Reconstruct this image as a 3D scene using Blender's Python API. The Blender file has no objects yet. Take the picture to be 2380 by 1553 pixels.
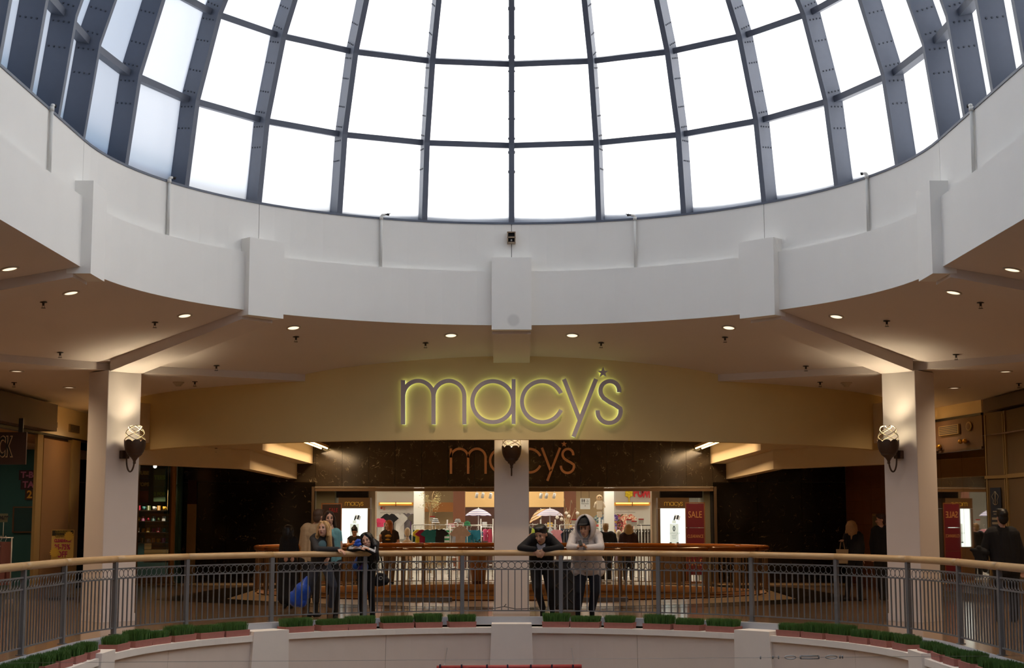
import bpy, math, random
import numpy as np
from mathutils import Vector, Matrix

# ------------------------------------------------------------------ camera, sky, sun, exposure
SC = bpy.context.scene
COL = SC.collection
F, HOR, CX, CY, EYE = 3511.36, 1210.46, 1189.0, 776.5, 1.6
TILT = math.atan2(HOR - CY, F)
cam_d = bpy.data.cameras.new('camera')
cam_d.sensor_width = 36.0
cam_d.lens = 36.0 * F / 2380.0
cam_d.shift_x = 1.0 / 2380.0
cam_d.clip_end = 400
cam = bpy.data.objects.new('camera', cam_d)
cam.location = (0, 0, EYE)
cam.rotation_euler = (math.pi / 2 + TILT, 0, 0)
COL.objects.link(cam)
SC.camera = cam

W = bpy.data.worlds.new('sky')
SC.world = W
W.use_nodes = True
wn = W.node_tree.nodes
wl = W.node_tree.links
wn.clear()
w_out = wn.new('ShaderNodeOutputWorld')
w_bg = wn.new('ShaderNodeBackground')
w_sky = wn.new('ShaderNodeTexSky')
w_sky.sky_type = 'NISHITA'
w_sky.sun_disc = False
w_sky.sun_elevation = math.radians(34)
w_sky.sun_rotation = math.radians(24)
w_sky.air_density = 1.2
w_sky.dust_density = 2.5
wl.new(w_sky.outputs[0], w_bg.inputs[0])
w_bg.inputs[1].default_value = 0.385
wl.new(w_bg.outputs[0], w_out.inputs[0])
sun_d = bpy.data.lights.new('sun', 'SUN')
sun_d.energy = 9.5
sun_d.angle = math.radians(3)
sun_d.color = (1.0, 0.96, 0.9)
sun = bpy.data.objects.new('sun', sun_d)
_az, _el = math.radians(24), math.radians(34)
_d = Vector((math.sin(_az) * math.cos(_el), math.cos(_az) * math.cos(_el), math.sin(_el)))
sun.rotation_euler = _d.to_track_quat('Z', 'Y').to_euler()
sun.location = (10, 60, 40)
COL.objects.link(sun)

vs = SC.view_settings
vs.view_transform = 'Standard'
vs.look = 'None'
vs.exposure = 0.0
vs.gamma = 1.0
vs.use_curve_mapping = False
try:
    cy = SC.cycles
    cy.max_bounces = 9
    cy.diffuse_bounces = 5
    cy.glossy_bounces = 4
    cy.transmission_bounces = 6
    cy.transparent_max_bounces = 8
    cy.caustics_reflective = False
    cy.caustics_refractive = False
    cy.sample_clamp_indirect = 4.0
    cy.use_denoising = True
except Exception:
    pass

# ------------------------------------------------------------------ pixel helpers (photo frame 2380 x 1553)
_ct, _st = math.cos(TILT), math.sin(TILT)
def ray(px, py):
    a = (px - CX) / F
    b = (CY - py) / F
    return Vector((a, _ct - b * _st, _st + b * _ct))
def atY(px, py, Y):
    r = ray(px, py)
    r = r * (Y / r.y)
    return Vector((r.x, r.y, r.z + EYE))
def atZ(px, py, z):
    r = ray(px, py)
    r = r * ((z - EYE) / r.z)
    return Vector((r.x, r.y, z))
def px_size(npx, Y):
    return npx * Y / F

# ------------------------------------------------------------------ mesh helpers
def link(o, parent=None):
    COL.objects.link(o)
    if parent is not None:
        o.parent = parent
    return o
def tag(o, label=None, cat=None, group=None, kind=None):
    if label: o['label'] = label
    if cat: o['category'] = cat
    if group: o['group'] = group
    if kind: o['kind'] = kind
    return o
def empty(name, loc=(0, 0, 0), rz=0.0, label=None, cat=None, group=None, kind=None):
    o = bpy.data.objects.new(name, None)
    o.empty_display_size = 0.1
    o.location = loc
    o.rotation_euler = (0, 0, rz)
    COL.objects.link(o)
    return tag(o, label, cat, group, kind)
def inst(name, mesh, parent=None, loc=(0, 0, 0), rot=(0, 0, 0), scale=(1, 1, 1)):
    o = bpy.data.objects.new(name, mesh)
    o.location = loc
    o.rotation_euler = rot
    o.scale = scale
    return link(o, parent)

class MB:
    def __init__(s):
        s.v = []; s.f = []; s.sm = []; s.mi = []
        s.cur = 0
    def add(s, vs_, fs_, smooth=False):
        b = len(s.v)
        s.v += [tuple(p) for p in vs_]
        for f in fs_:
            s.f.append([i + b for i in f]); s.sm.append(smooth); s.mi.append(s.cur)
        return s
    def box(s, c, d, rz=0.0, M=None):
        x, y, z = d[0] / 2, d[1] / 2, d[2] / 2
        pts = [Vector((sx * x, sy * y, sz * z)) for sz in (-1, 1) for sy in (-1, 1) for sx in (-1, 1)]
        R = M if M is not None else Matrix.Rotation(rz, 3, 'Z')
        pts = [R @ p + Vector(c) for p in pts]
        return s.add(pts, [(0, 2, 3, 1), (4, 5, 7, 6), (0, 1, 5, 4), (2, 6, 7, 3), (0, 4, 6, 2), (1, 3, 7, 5)])
    def hexa(s, p):   # 8 points: bottom 4 ccw, top 4 ccw
        return s.add(p, [(3, 2, 1, 0), (4, 5, 6, 7), (0, 1, 5, 4), (1, 2, 6, 5), (2, 3, 7, 6), (3, 0, 4, 7)])
    def prism(s, poly, vec, smooth=False):   # planar polygon extruded by a vector
        n = len(poly); vec = Vector(vec)
        a = [Vector(p) for p in poly]; b = [p + vec for p in a]
        s.add(a + b, [tuple(range(n))[::-1], tuple(range(n, 2 * n))] )
        s.add(a + b, [(i, (i + 1) % n, n + (i + 1) % n, n + i) for i in range(n)], smooth)
        return s
    def tube(s, pts, r, n=8, closed=False, caps=True):
        pts = [Vector(p) for p in pts]; m = len(pts)
        rr = r if hasattr(r, '__len__') else [r] * m
        vv = []; ref = None
        for i, p in enumerate(pts):
            if closed: t = pts[(i + 1) % m] - pts[i - 1]
            else: t = pts[min(i + 1, m - 1)] - pts[max(i - 1, 0)]
            t.normalize()
            if ref is None:
                ref = Vector((0, 0, 1)) if abs(t.z) < .9 else Vector((1, 0, 0))
            a = t.cross(ref)
            if a.length < 1e-5: a = t.orthogonal()
            a.normalize(); b = a.cross(t).normalized(); ref = b
            for k in range(n):
                an = 2 * math.pi * k / n
                vv.append(p + rr[i] * (a * math.cos(an) + b * math.sin(an)))
        ff = []
        for i in range(m if closed else m - 1):
            j = (i + 1) % m
            for k in range(n):
                l = (k + 1) % n
                ff.append((i * n + k, i * n + l, j * n + l, j * n + k))
        s.add(vv, ff, True)
        if caps and not closed:
            b0 = len(s.v) - len(vv)
            s.f.append([b0 + k for k in range(n)][::-1]); s.sm.append(False); s.mi.append(s.cur)
            s.f.append([b0 + (m - 1) * n + k for k in range(n)]); s.sm.append(False); s.mi.append(s.cur)
        return s
    def lathe(s, prof, n=24, c=(0, 0, 0), smooth=True, M=None):
        vv = []
        for r, z in prof:
            for k in range(n):
                a = 2 * math.pi * k / n
                p = Vector((r * math.cos(a), r * math.sin(a), z))
                if M is not None: p = M @ p
                vv.append(p + Vector(c))
        ff = [(i * n + k, i * n + (k + 1) % n, (i + 1) * n + (k + 1) % n, (i + 1) * n + k) for i in range(len(prof) - 1) for k in range(n)]
        return s.add(vv, ff, smooth)
    def ball(s, c, r, n=12, m=8, M=None):
        rx, ry, rz = r if hasattr(r, '__len__') else (r, r, r)
        vv = []
        for i in range(m + 1):
            t = math.pi * i / m
            for k in range(n):
                a = 2 * math.pi * k / n
                p = Vector((rx * math.sin(t) * math.cos(a), ry * math.sin(t) * math.sin(a), -rz * math.cos(t)))
                if M is not None: p = M @ p
                vv.append(p + Vector(c))
        ff = [(i * n + k, i * n + (k + 1) % n, (i + 1) * n + (k + 1) % n, (i + 1) * n + k) for i in range(m) for k in range(n)]
        return s.add(vv, ff, True)
    def grid(s, P, smooth=False):   # P[i][j] points
        a, b = len(P), len(P[0])
        return s.add([p for r in P for p in r], [(i * b + j, i * b + j + 1, (i + 1) * b + j + 1, (i + 1) * b + j) for i in range(a - 1) for j in range(b - 1)], smooth)
    def mesh(s, name, mats=None):
        me = bpy.data.meshes.new(name)
        me.from_pydata([tuple(v) for v in s.v], [], s.f)
        me.polygons.foreach_set('use_smooth', s.sm)
        me.polygons.foreach_set('material_index', s.mi)
        if mats is not None:
            for m in (mats if isinstance(mats, (list, tuple)) else [mats]): me.materials.append(m)
        me.update()
        return me
    def build(s, name, mat, parent=None, loc=(0, 0, 0), rot=(0, 0, 0)):
        return inst(name, s.mesh(name, mat), parent, loc, rot)

def bevel(o, w=.01, seg=2):
    m = o.modifiers.new('bevel', 'BEVEL'); m.width = w; m.segments = seg; m.limit_method = 'ANGLE'
    return o

def fill(name, outer, holes, z, mat, parent=None):   # flat polygon with holes
    cu = bpy.data.curves.new(name, 'CURVE'); cu.dimensions = '2D'; cu.fill_mode = 'BOTH'
    for poly in [outer] + list(holes):
        sp = cu.splines.new('POLY'); sp.points.add(len(poly) - 1)
        for i, p in enumerate(poly): sp.points[i].co = (p[0], p[1], 0, 1)
        sp.use_cyclic_u = True
    tmp = bpy.data.objects.new('tmp', cu); COL.objects.link(tmp)
    dg = bpy.context.evaluated_depsgraph_get()
    me = bpy.data.meshes.new_from_object(tmp.evaluated_get(dg))
    bpy.data.objects.remove(tmp); bpy.data.curves.remove(cu)
    me.materials.clear(); me.materials.append(mat); me.name = name
    return inst(name, me, parent, (0, 0, z))

_tc = {}
def text_mesh(txt, size, depth, mat, align='CENTER', stretch=1.0, bold=0.0, shear=0.0):
    cu = bpy.data.curves.new('t', 'FONT'); cu.body = txt; cu.size = size; cu.extrude = depth / 2
    cu.align_x = align; cu.align_y = 'CENTER'; cu.offset = bold; cu.shear = shear; cu.resolution_u = 3
    tmp = bpy.data.objects.new('tmp', cu); COL.objects.link(tmp)
    dg = bpy.context.evaluated_depsgraph_get()
    me = bpy.data.meshes.new_from_object(tmp.evaluated_get(dg))
    bpy.data.objects.remove(tmp); bpy.data.curves.remove(cu)
    me.materials.clear(); me.materials.append(mat)
    if stretch != 1.0: me.transform(Matrix.Diagonal((stretch, 1, 1, 1)))
    return me
FACE = (math.pi / 2, 0, 0)     # text standing up, readable from -Y

# ------------------------------------------------------------------ materials
_mats = {}
def mat(name, col, rough=.6, metal=0.0, spec=.5, noise=0.0, nscale=8.0, bump=0.0, bscale=200.0, coat=0.0):
    if name in _mats: return _mats[name]
    m = bpy.data.materials.new(name); m.use_nodes = True
    nt = m.node_tree; b = nt.nodes['Principled BSDF']
    b.inputs['Base Color'].default_value = (*col, 1)
    b.inputs['Roughness'].default_value = rough
    b.inputs['Metallic'].default_value = metal
    b.inputs['Specular IOR Level'].default_value = spec
    if coat: b.inputs['Coat Weight'].default_value = coat; b.inputs['Coat Roughness'].default_value = .08
    if noise or bump:
        tc = nt.nodes.new('ShaderNodeTexCoord')
    if noise:
        n = nt.nodes.new('ShaderNodeTexNoise'); n.inputs['Scale'].default_value = nscale; n.inputs['Detail'].default_value = 4
        nt.links.new(tc.outputs['Object'], n.inputs['Vector'])
        mx = nt.nodes.new('ShaderNodeMix'); mx.data_type = 'RGBA'
        mx.inputs['A'].default_value = (*[c * (1 - noise) for c in col], 1)
        mx.inputs['B'].default_value = (*[min(1, c * (1 + noise)) for c in col], 1)
        nt.links.new(n.outputs['Fac'], mx.inputs['Factor'])
        nt.links.new(mx.outputs['Result'], b.inputs['Base Color'])
    if bump:
        n2 = nt.nodes.new('ShaderNodeTexNoise'); n2.inputs['Scale'].default_value = bscale
        nt.links.new(tc.outputs['Object'], n2.inputs['Vector'])
        bp = nt.nodes.new('ShaderNodeBump'); bp.inputs['Strength'].default_value = bump; bp.inputs['Distance'].default_value = .01
        nt.links.new(n2.outputs['Fac'], bp.inputs['Height']); nt.links.new(bp.outputs['Normal'], b.inputs['Normal'])
    _mats[name] = m
    return m
def emis(name, col, strength):
    if name in _mats: return _mats[name]
    m = bpy.data.materials.new(name); m.use_nodes = True
    b = m.node_tree.nodes['Principled BSDF']
    b.inputs['Base Color'].default_value = (*[min(.8, c) for c in col], 1)
    b.inputs['Emission Color'].default_value = (*col, 1)
    b.inputs['Emission Strength'].default_value = strength
    _mats[name] = m
    return m
def srgb(r, g, b):
    f_ = lambda c: (c / 255 / 12.92) if c / 255 <= .04045 else ((c / 255 + .055) / 1.055) ** 2.4
    return (f_(r), f_(g), f_(b))

def mat_pane():
    m = bpy.data.materials.new('frosted_glazing'); m.use_nodes = True
    nt = m.node_tree; nt.nodes.clear()
    out = nt.nodes.new('ShaderNodeOutputMaterial')
    tr = nt.nodes.new('ShaderNodeBsdfTranslucent'); tr.inputs[0].default_value = (.86, .88, .90, 1)
    df = nt.nodes.new('ShaderNodeBsdfDiffuse'); df.inputs[0].default_value = (.5, .52, .55, 1)
    gl = nt.nodes.new('ShaderNodeBsdfGlossy'); gl.inputs[0].default_value = (1, 1, 1, 1); gl.inputs['Roughness'].default_value = .25
    a = nt.nodes.new('ShaderNodeMixShader'); a.inputs[0].default_value = .12
    nt.links.new(tr.outputs[0], a.inputs[1]); nt.links.new(df.outputs[0], a.inputs[2])
    b = nt.nodes.new('ShaderNodeMixShader'); b.inputs[0].default_value = .04
    nt.links.new(a.outputs[0], b.inputs[1]); nt.links.new(gl.outputs[0], b.inputs[2])
    nt.links.new(b.outputs[0], out.inputs[0])
    return m
def mat_granite(name, base, vein, rough=.12, dens=.03, vscale=2.2):
    m = bpy.data.materials.new(name); m.use_nodes = True
    nt = m.node_tree; b = nt.nodes['Principled BSDF']; L = nt.links
    tc = nt.nodes.new('ShaderNodeTexCoord')
    geo = nt.nodes.new('ShaderNodeNewGeometry')
    n1 = nt.nodes.new('ShaderNodeTexNoise'); n1.inputs['Scale'].default_value = 3.0; n1.inputs['Detail'].default_value = 8; n1.inputs['Roughness'].default_value = .7
    L.new(geo.outputs['Position'], n1.inputs['Vector'])
    wv = nt.nodes.new('ShaderNodeTexNoise'); wv.inputs['Scale'].default_value = vscale; wv.inputs['Detail'].default_value = 5; wv.inputs['Distortion'].default_value = 2.2
    L.new(geo.outputs['Position'], wv.inputs['Vector'])
    # thin veins where the distorted noise crosses its middle
    s1 = nt.nodes.new('ShaderNodeMath'); s1.operation = 'SUBTRACT'; s1.inputs[1].default_value = .5
    L.new(wv.outputs['Fac'], s1.inputs[0])
    s2 = nt.nodes.new('ShaderNodeMath'); s2.operation = 'ABSOLUTE'; L.new(s1.outputs[0], s2.inputs[0])
    r = nt.nodes.new('ShaderNodeValToRGB'); r.color_ramp.elements[0].position = 0; r.color_ramp.elements[0].color = (1, 1, 1, 1)
    r.color_ramp.elements[1].position = dens * .25; r.color_ramp.elements[1].color = (0, 0, 0, 1)
    L.new(s2.outputs[0], r.inputs[0])
    n2 = nt.nodes.new('ShaderNodeTexNoise'); n2.inputs['Scale'].default_value = 5.5; n2.inputs['Detail'].default_value = 2
    L.new(geo.outputs['Position'], n2.inputs['Vector'])
    r2 = nt.nodes.new('ShaderNodeValToRGB'); r2.color_ramp.elements[0].position = .50; r2.color_ramp.elements[1].position = .64
    L.new(n2.outputs['Fac'], r2.inputs[0])
    mu = nt.nodes.new('ShaderNodeMath'); mu.operation = 'MULTIPLY'
    L.new(r.outputs[0], mu.inputs[0]); L.new(r2.outputs[0], mu.inputs[1])
    mx0 = nt.nodes.new('ShaderNodeMix'); mx0.data_type = 'RGBA'
    mx0.inputs['A'].default_value = (*[c * .6 for c in base], 1); mx0.inputs['B'].default_value = (*[c * 1.5 for c in base], 1)
    L.new(n1.outputs['Fac'], mx0.inputs['Factor'])
    mx = nt.nodes.new('ShaderNodeMix'); mx.data_type = 'RGBA'
    L.new(mu.outputs[0], mx.inputs['Factor']); L.new(mx0.outputs['Result'], mx.inputs['A']); mx.inputs['B'].default_value = (*vein, 1)
    L.new(mx.outputs['Result'], b.inputs['Base Color'])
    b.inputs['Roughness'].default_value = rough
    return m
def mat_glass(name, tint=(1, 1, 1), refl=.12, rough=.02):
    m = bpy.data.materials.new(name); m.use_nodes = True
    nt = m.node_tree; nt.nodes.clear()
    out = nt.nodes.new('ShaderNodeOutputMaterial')
    tp = nt.nodes.new('ShaderNodeBsdfTransparent'); tp.inputs[0].default_value = (*tint, 1)
    gl = nt.nodes.new('ShaderNodeBsdfGlossy'); gl.inputs['Roughness'].default_value = rough
    fr = nt.nodes.new('ShaderNodeFresnel'); fr.inputs[0].default_value = 1.5
    ad = nt.nodes.new('ShaderNodeMath'); ad.operation = 'ADD'; ad.inputs[1].default_value = refl; ad.use_clamp = True
    nt.links.new(fr.outputs[0], ad.inputs[0])
    mx = nt.nodes.new('ShaderNodeMixShader')
    nt.links.new(ad.outputs[0], mx.inputs[0]); nt.links.new(tp.outputs[0], mx.inputs[1]); nt.links.new(gl.outputs[0], mx.inputs[2])
    nt.links.new(mx.outputs[0], out.inputs[0])
    return m
def mat_floor():
    m = bpy.data.materials.new('polished_stone_floor'); m.use_nodes = True
    nt = m.node_tree; b = nt.nodes['Principled BSDF']; L = nt.links
    geo = nt.nodes.new('ShaderNodeNewGeometry')
    br = nt.nodes.new('ShaderNodeTexBrick'); br.offset = 0.0; br.inputs['Scale'].default_value = 1.0
    br.inputs['Color1'].default_value = (.44, .29, .18, 1); br.inputs['Color2'].default_value = (.39, .25, .155, 1); br.inputs['Mortar'].default_value = (.24, .15, .09, 1)
    br.inputs['Mortar Size'].default_value = .006; br.inputs['Brick Width'].default_value = .61; br.inputs['Row Height'].default_value = .61
    L.new(geo.outputs['Position'], br.inputs['Vector'])
    n = nt.nodes.new('ShaderNodeTexNoise'); n.inputs['Scale'].default_value = 6; n.inputs['Detail'].default_value = 6
    L.new(geo.outputs['Position'], n.inputs['Vector'])
    mx = nt.nodes.new('ShaderNodeMix'); mx.data_type = 'RGBA'; mx.blend_type = 'MULTIPLY'; mx.inputs['Factor'].default_value = .35
    L.new(br.outputs['Color'], mx.inputs['A']); L.new(n.outputs['Color'], mx.inputs['B'])
    L.new(mx.outputs['Result'], b.inputs['Base Color'])
    b.inputs['Roughness'].default_value = .13
    b.inputs['Specular IOR Level'].default_value = .55
    return m
def mat_wood(name, c1, c2, rough=.3):
    m = bpy.data.materials.new(name); m.use_nodes = True
    nt = m.node_tree; b = nt.nodes['Principled BSDF']; L = nt.links
    tc = nt.nodes.new('ShaderNodeTexCoord'); mp = nt.nodes.new('ShaderNodeMapping'); mp.inputs['Scale'].default_value = (3, 3, 40)
    L.new(tc.outputs['Object'], mp.inputs[0])
    n = nt.nodes.new('ShaderNodeTexNoise'); n.inputs['Scale'].default_value = 2; n.inputs['Detail'].default_value = 5
    L.new(mp.outputs[0], n.inputs['Vector'])
    r = nt.nodes.new('ShaderNodeValToRGB'); r.color_ramp.elements[0].color = (*c1, 1); r.color_ramp.elements[1].color = (*c2, 1)
    L.new(n.outputs['Fac'], r.inputs[0]); L.new(r.outputs[0], b.inputs['Base Color'])
    b.inputs['Roughness'].default_value = rough
    return m
def mat_pattern(name, cols, scale=40, rough=.8):     # printed / patterned cloth
    if name in _mats: return _mats[name]
    m = bpy.data.materials.new(name); m.use_nodes = True
    nt = m.node_tree; b = nt.nodes['Principled BSDF']; L = nt.links
    tc = nt.nodes.new('ShaderNodeTexCoord')
    v = nt.nodes.new('ShaderNodeTexVoronoi'); v.inputs['Scale'].default_value = scale
    L.new(tc.outputs['Object'], v.inputs['Vector'])
    sp = nt.nodes.new('ShaderNodeSeparateColor'); L.new(v.outputs['Color'], sp.inputs[0])
    r = nt.nodes.new('ShaderNodeValToRGB'); r.color_ramp.interpolation = 'CONSTANT'
    while len(r.color_ramp.elements) < len(cols): r.color_ramp.elements.new(.5)
    for i, c in enumerate(cols):
        r.color_ramp.elements[i].position = i / len(cols); r.color_ramp.elements[i].color = (*c, 1)
    L.new(sp.outputs[0], r.inputs[0]); L.new(r.outputs[0], b.inputs['Base Color'])
    b.inputs['Roughness'].default_value = rough
    _mats[name] = m
    return m
def mat_stripes(name, cols, freq=20, axis=2, rough=.8):
    if name in _mats: return _mats[name]
    m = bpy.data.materials.new(name); m.use_nodes = True
    nt = m.node_tree; b = nt.nodes['Principled BSDF']; L = nt.links
    tc = nt.nodes.new('ShaderNodeTexCoord'); sx = nt.nodes.new('ShaderNodeSeparateXYZ'); L.new(tc.outputs['Object'], sx.inputs[0])
    mu = nt.nodes.new('ShaderNodeMath'); mu.operation = 'MULTIPLY'; mu.inputs[1].default_value = freq; L.new(sx.outputs[axis], mu.inputs[0])
    fr = nt.nodes.new('ShaderNodeMath'); fr.operation = 'FRACT'; L.new(mu.outputs[0], fr.inputs[0])
    r = nt.nodes.new('ShaderNodeValToRGB'); r.color_ramp.interpolation = 'CONSTANT'
    while len(r.color_ramp.elements) < len(cols): r.color_ramp.elements.new(.5)
    for i, c in enumerate(cols):
        r.color_ramp.elements[i].position = i / len(cols); r.color_ramp.elements[i].color = (*c, 1)
    L.new(fr.outputs[0], r.inputs[0]); L.new(r.outputs[0], b.inputs['Base Color'])
    b.inputs['Roughness'].default_value = rough
    _mats[name] = m
    return m

PANE = mat_pane()
STEEL = mat('blue_grey_steel', srgb(92, 98, 112), .5, .0, .4, noise=.06, nscale=12)
STEEL_D = mat('bolt_steel', srgb(66, 70, 80), .45, .2)
PLASTER = mat('white_plaster', (.83, .80, .75), .85, noise=.03, nscale=1.5, bump=.08, bscale=300)
SOFFIT = mat('soffit_plaster', (.70, .62, .57), .9, noise=.03, nscale=1.2)
YELLOW = mat('yellow_paint', srgb(222, 199, 142), .85, noise=.03, nscale=2, bump=.05, bscale=300)
CREAM = mat('cream_paint', srgb(232, 214, 180), .85, noise=.03, nscale=2)
COLPAINT = mat('column_paint', (.75, .67, .61), .8, noise=.03, nscale=3, bump=.06, bscale=250)
FLOOR = mat_floor()
STONE_L = mat('light_stone_inlay', srgb(226, 196, 156), .2, noise=.12, nscale=5)
STONE_D = mat('dark_stone_inlay', srgb(52, 44, 34), .16, noise=.4, nscale=4)
GRANITE_B = mat_granite('brown_granite', (.046, .033, .021), (.42, .34, .21), .12, .05, 2.2)
GRANITE_K = mat_granite('black_granite', (.008, .0055, .003), (.28, .21, .10), .10, .022, 1.7)
WOOD_RAIL = mat_wood('pale_wood_rail', srgb(176, 140, 96), srgb(205, 170, 122), .35)
WOOD_OR = mat_wood('orange_wood_rail', srgb(150, 84, 30), srgb(182, 108, 44), .22)
RAILMETAL = mat('grey_rail_metal', srgb(118, 116, 116), .45, .3)
BRONZE = mat('bronze_rail_metal', srgb(140, 108, 72), .45, .3)
SCONCE = mat('dark_bronze', srgb(80, 62, 50), .5, .5, noise=.2, nscale=20)
BLACK = mat('matte_black', (.012, .011, .011), .7)
DARK = mat('dark_grey', (.04, .036, .034), .6)
WHITE = mat('white_enamel', (.78, .78, .76), .5)
GLASS = mat_glass('shop_glass')
# ------------------------------------------------------------------ plan of the rotunda: half circle with straight sides running towards the viewer
CC, NEAR = 18.8, 8.1
def pos(r, u):
    """plan point at radius r; u = degrees from the far apex, past 90 in decimetres along the straight side"""
    s = 1 if u >= 0 else -1
    a = abs(u)
    if a <= 90:
        t = math.radians(a)
        return Vector((s * r * math.sin(t), CC + r * math.cos(t), 0))
    return Vector((s * r, CC - (a - 90) / 10.0, 0))
def nrm(u):      # unit vector outward in plan
    a = max(-90, min(90, u))
    return Vector((math.sin(math.radians(a)), math.cos(math.radians(a)), 0))
UEND = 90 + (CC - NEAR) * 10
def stadium(r, n=48):
    pts = [pos(r, -90 + 180 * i / n) for i in range(n + 1)]
    pts += [Vector((r * math.sin(math.radians(90 + 180 * i / n)), NEAR + r * math.cos(math.radians(90 + 180 * i / n)), 0)) for i in range(n + 1)]
    return pts
def u_range(a, b, step=3.0):
    us = [a]
    k = math.floor(a / step) + 1
    while k * step < b - 1e-6:
        if -90 <= k * step <= 90: us.append(k * step)
        k += 1
    for e in (-90, 90):
        if a < e < b and e not in us: us.append(e)
    us.append(b)
    return sorted(set(round(x, 5) for x in us))
def sweep(mb, prof, a, b, step=3.0, caps=True, smooth=False):
    """closed (r, z) profile swept along the rotunda plan"""
    us = u_range(a, b, step); n = len(prof)
    vv = []
    for u in us:
        for r, z in prof:
            p = pos(r, u); vv.append((p.x, p.y, z))
    ff = []
    for i in range(len(us) - 1):
        for k in range(n):
            l = (k + 1) % n
            ff.append((i * n + k, i * n + l, (i + 1) * n + l, (i + 1) * n + k))
    mb.add(vv, ff, smooth)
    if caps:
        mb.add(vv[:n], [tuple(range(n))])
        mb.add(vv[-n:], [tuple(range(n))[::-1]])
    return mb

RF, ZFB, ZFT = 5.346, 4.726, 5.609     # fascia radius, bottom, top
RD, ZD = 5.454, 6.41                   # skylight springing
ZC = 4.03                              # flat ceiling of the concourse
FACY = 40.0                            # department store front

# ------------------------------------------------------------------ skylight: ribs, purlins, frosted panes
PROF = [(5.454, 6.38), (5.28, 7.68), (4.90, 8.91), (4.296, 10.06), (3.5, 11.09), (2.53, 11.96), (1.42, 12.64), (.25, 13.10)]
def prof_n(i):
    def seg(k):
        a, b = PROF[k], PROF[k + 1]
        t = Vector((b[0] - a[0], b[1] - a[1])).normalized()
        return Vector((t.y, -t.x))
    if i == 0: return seg(0)
    if i == len(PROF) - 1: return seg(i - 1)
    n1, n2 = seg(i - 1), seg(i)
    m = (n1 + n2).normalized()
    return m / max(.2, m.dot(n1))
PN = [prof_n(i) for i in range(len(PROF))]
def dome_pt(i, d, u):
    r, z = PROF[i][0] + PN[i].x * d, PROF[i][1] + PN[i].y * d
    p = pos(r, u); return Vector((p.x, p.y, z))
sky = empty('window_1', (0, CC, ZD), label='steel ribbed glass vault and half dome of frosted panes over the atrium', kind='structure')
sky.location = (0, 0, 0)
BAY = 1.07
RIBU = [15 * k for k in range(-6, 7)] + [s * (90 + BAY * 10 * k) for s in (-1, 1) for k in range(1, 11)]
RIBU.sort()
HW = .045
for u in RIBU:
    n_ = nrm(u); t_ = Vector((n_.y, -n_.x, 0))
    mb = MB(); sec = []
    for i in range(len(PROF)):
        a, b = dome_pt(i, 0, u), dome_pt(i, .32, u)
        sec.append([a - t_ * HW, a + t_ * HW, b + t_ * HW, b - t_ * HW])
    vv = [p for s_ in sec for p in s_]
    ff = [(i * 4 + k, i * 4 + (k + 1) % 4, (i + 1) * 4 + (k + 1) % 4, (i + 1) * 4 + k) for i in range(len(sec) - 1) for k in range(4)]
    mb.add(vv, ff); mb.add(sec[0], [(3, 2, 1, 0)]); mb.add(sec[-1], [(0, 1, 2, 3)])
    # thin bent edge plate along the inner edge, as welded flange
    rib = mb.build('rib', STEEL, sky)
    bb = MB()
    if abs(u) < 150:
        for i in (1, 2, 3):
            for off in (-.42, -.10, .10, .42):
                j = i - 1 if off < 0 else i
                p0, p1 = Vector(PROF[j]), Vector(PROF[j + 1])
                L_ = (p1 - p0).length
                f_ = (1 + off / L_) if off < 0 else off / L_
                q = p0.lerp(p1, f_); tn = (p1 - p0).normalized(); nn = Vector((tn.y, -tn.x))
                for d in (.065, .13, .195, .26):
                    rz = q + nn * d
                    c = pos(rz.x, u); c.z = rz.y
                    for sg in (-1, 1):
                        M = Matrix((t_ * sg, n_, Vector((0, 0, 1)))).transposed()
                        M = t_.cross(Vector((0, 0, 1)))
                        bx = Vector((0, 0, 1)); by = n_
                        cc = c + t_ * sg * HW
                        ring0 = [cc + (bx * math.cos(a_) + by * math.sin(a_)) * .0145 for a_ in [k * math.pi / 3 for k in range(6)]]
                        ring1 = [cc + t_ * sg * .012 + (bx * math.cos(a_) + by * math.sin(a_)) * .0105 for a_ in [k * math.pi / 3 for k in range(6)]]
                        bb.add(ring0 + ring1, [(k, (k + 1) % 6, 6 + (k + 1) % 6, 6 + k) for k in range(6)] + [(6, 7, 8, 9, 10, 11)])
        b_ = bb.build('bolt_rows', STEEL_D, rib); b_['kind'] = 'stuff'
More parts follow.
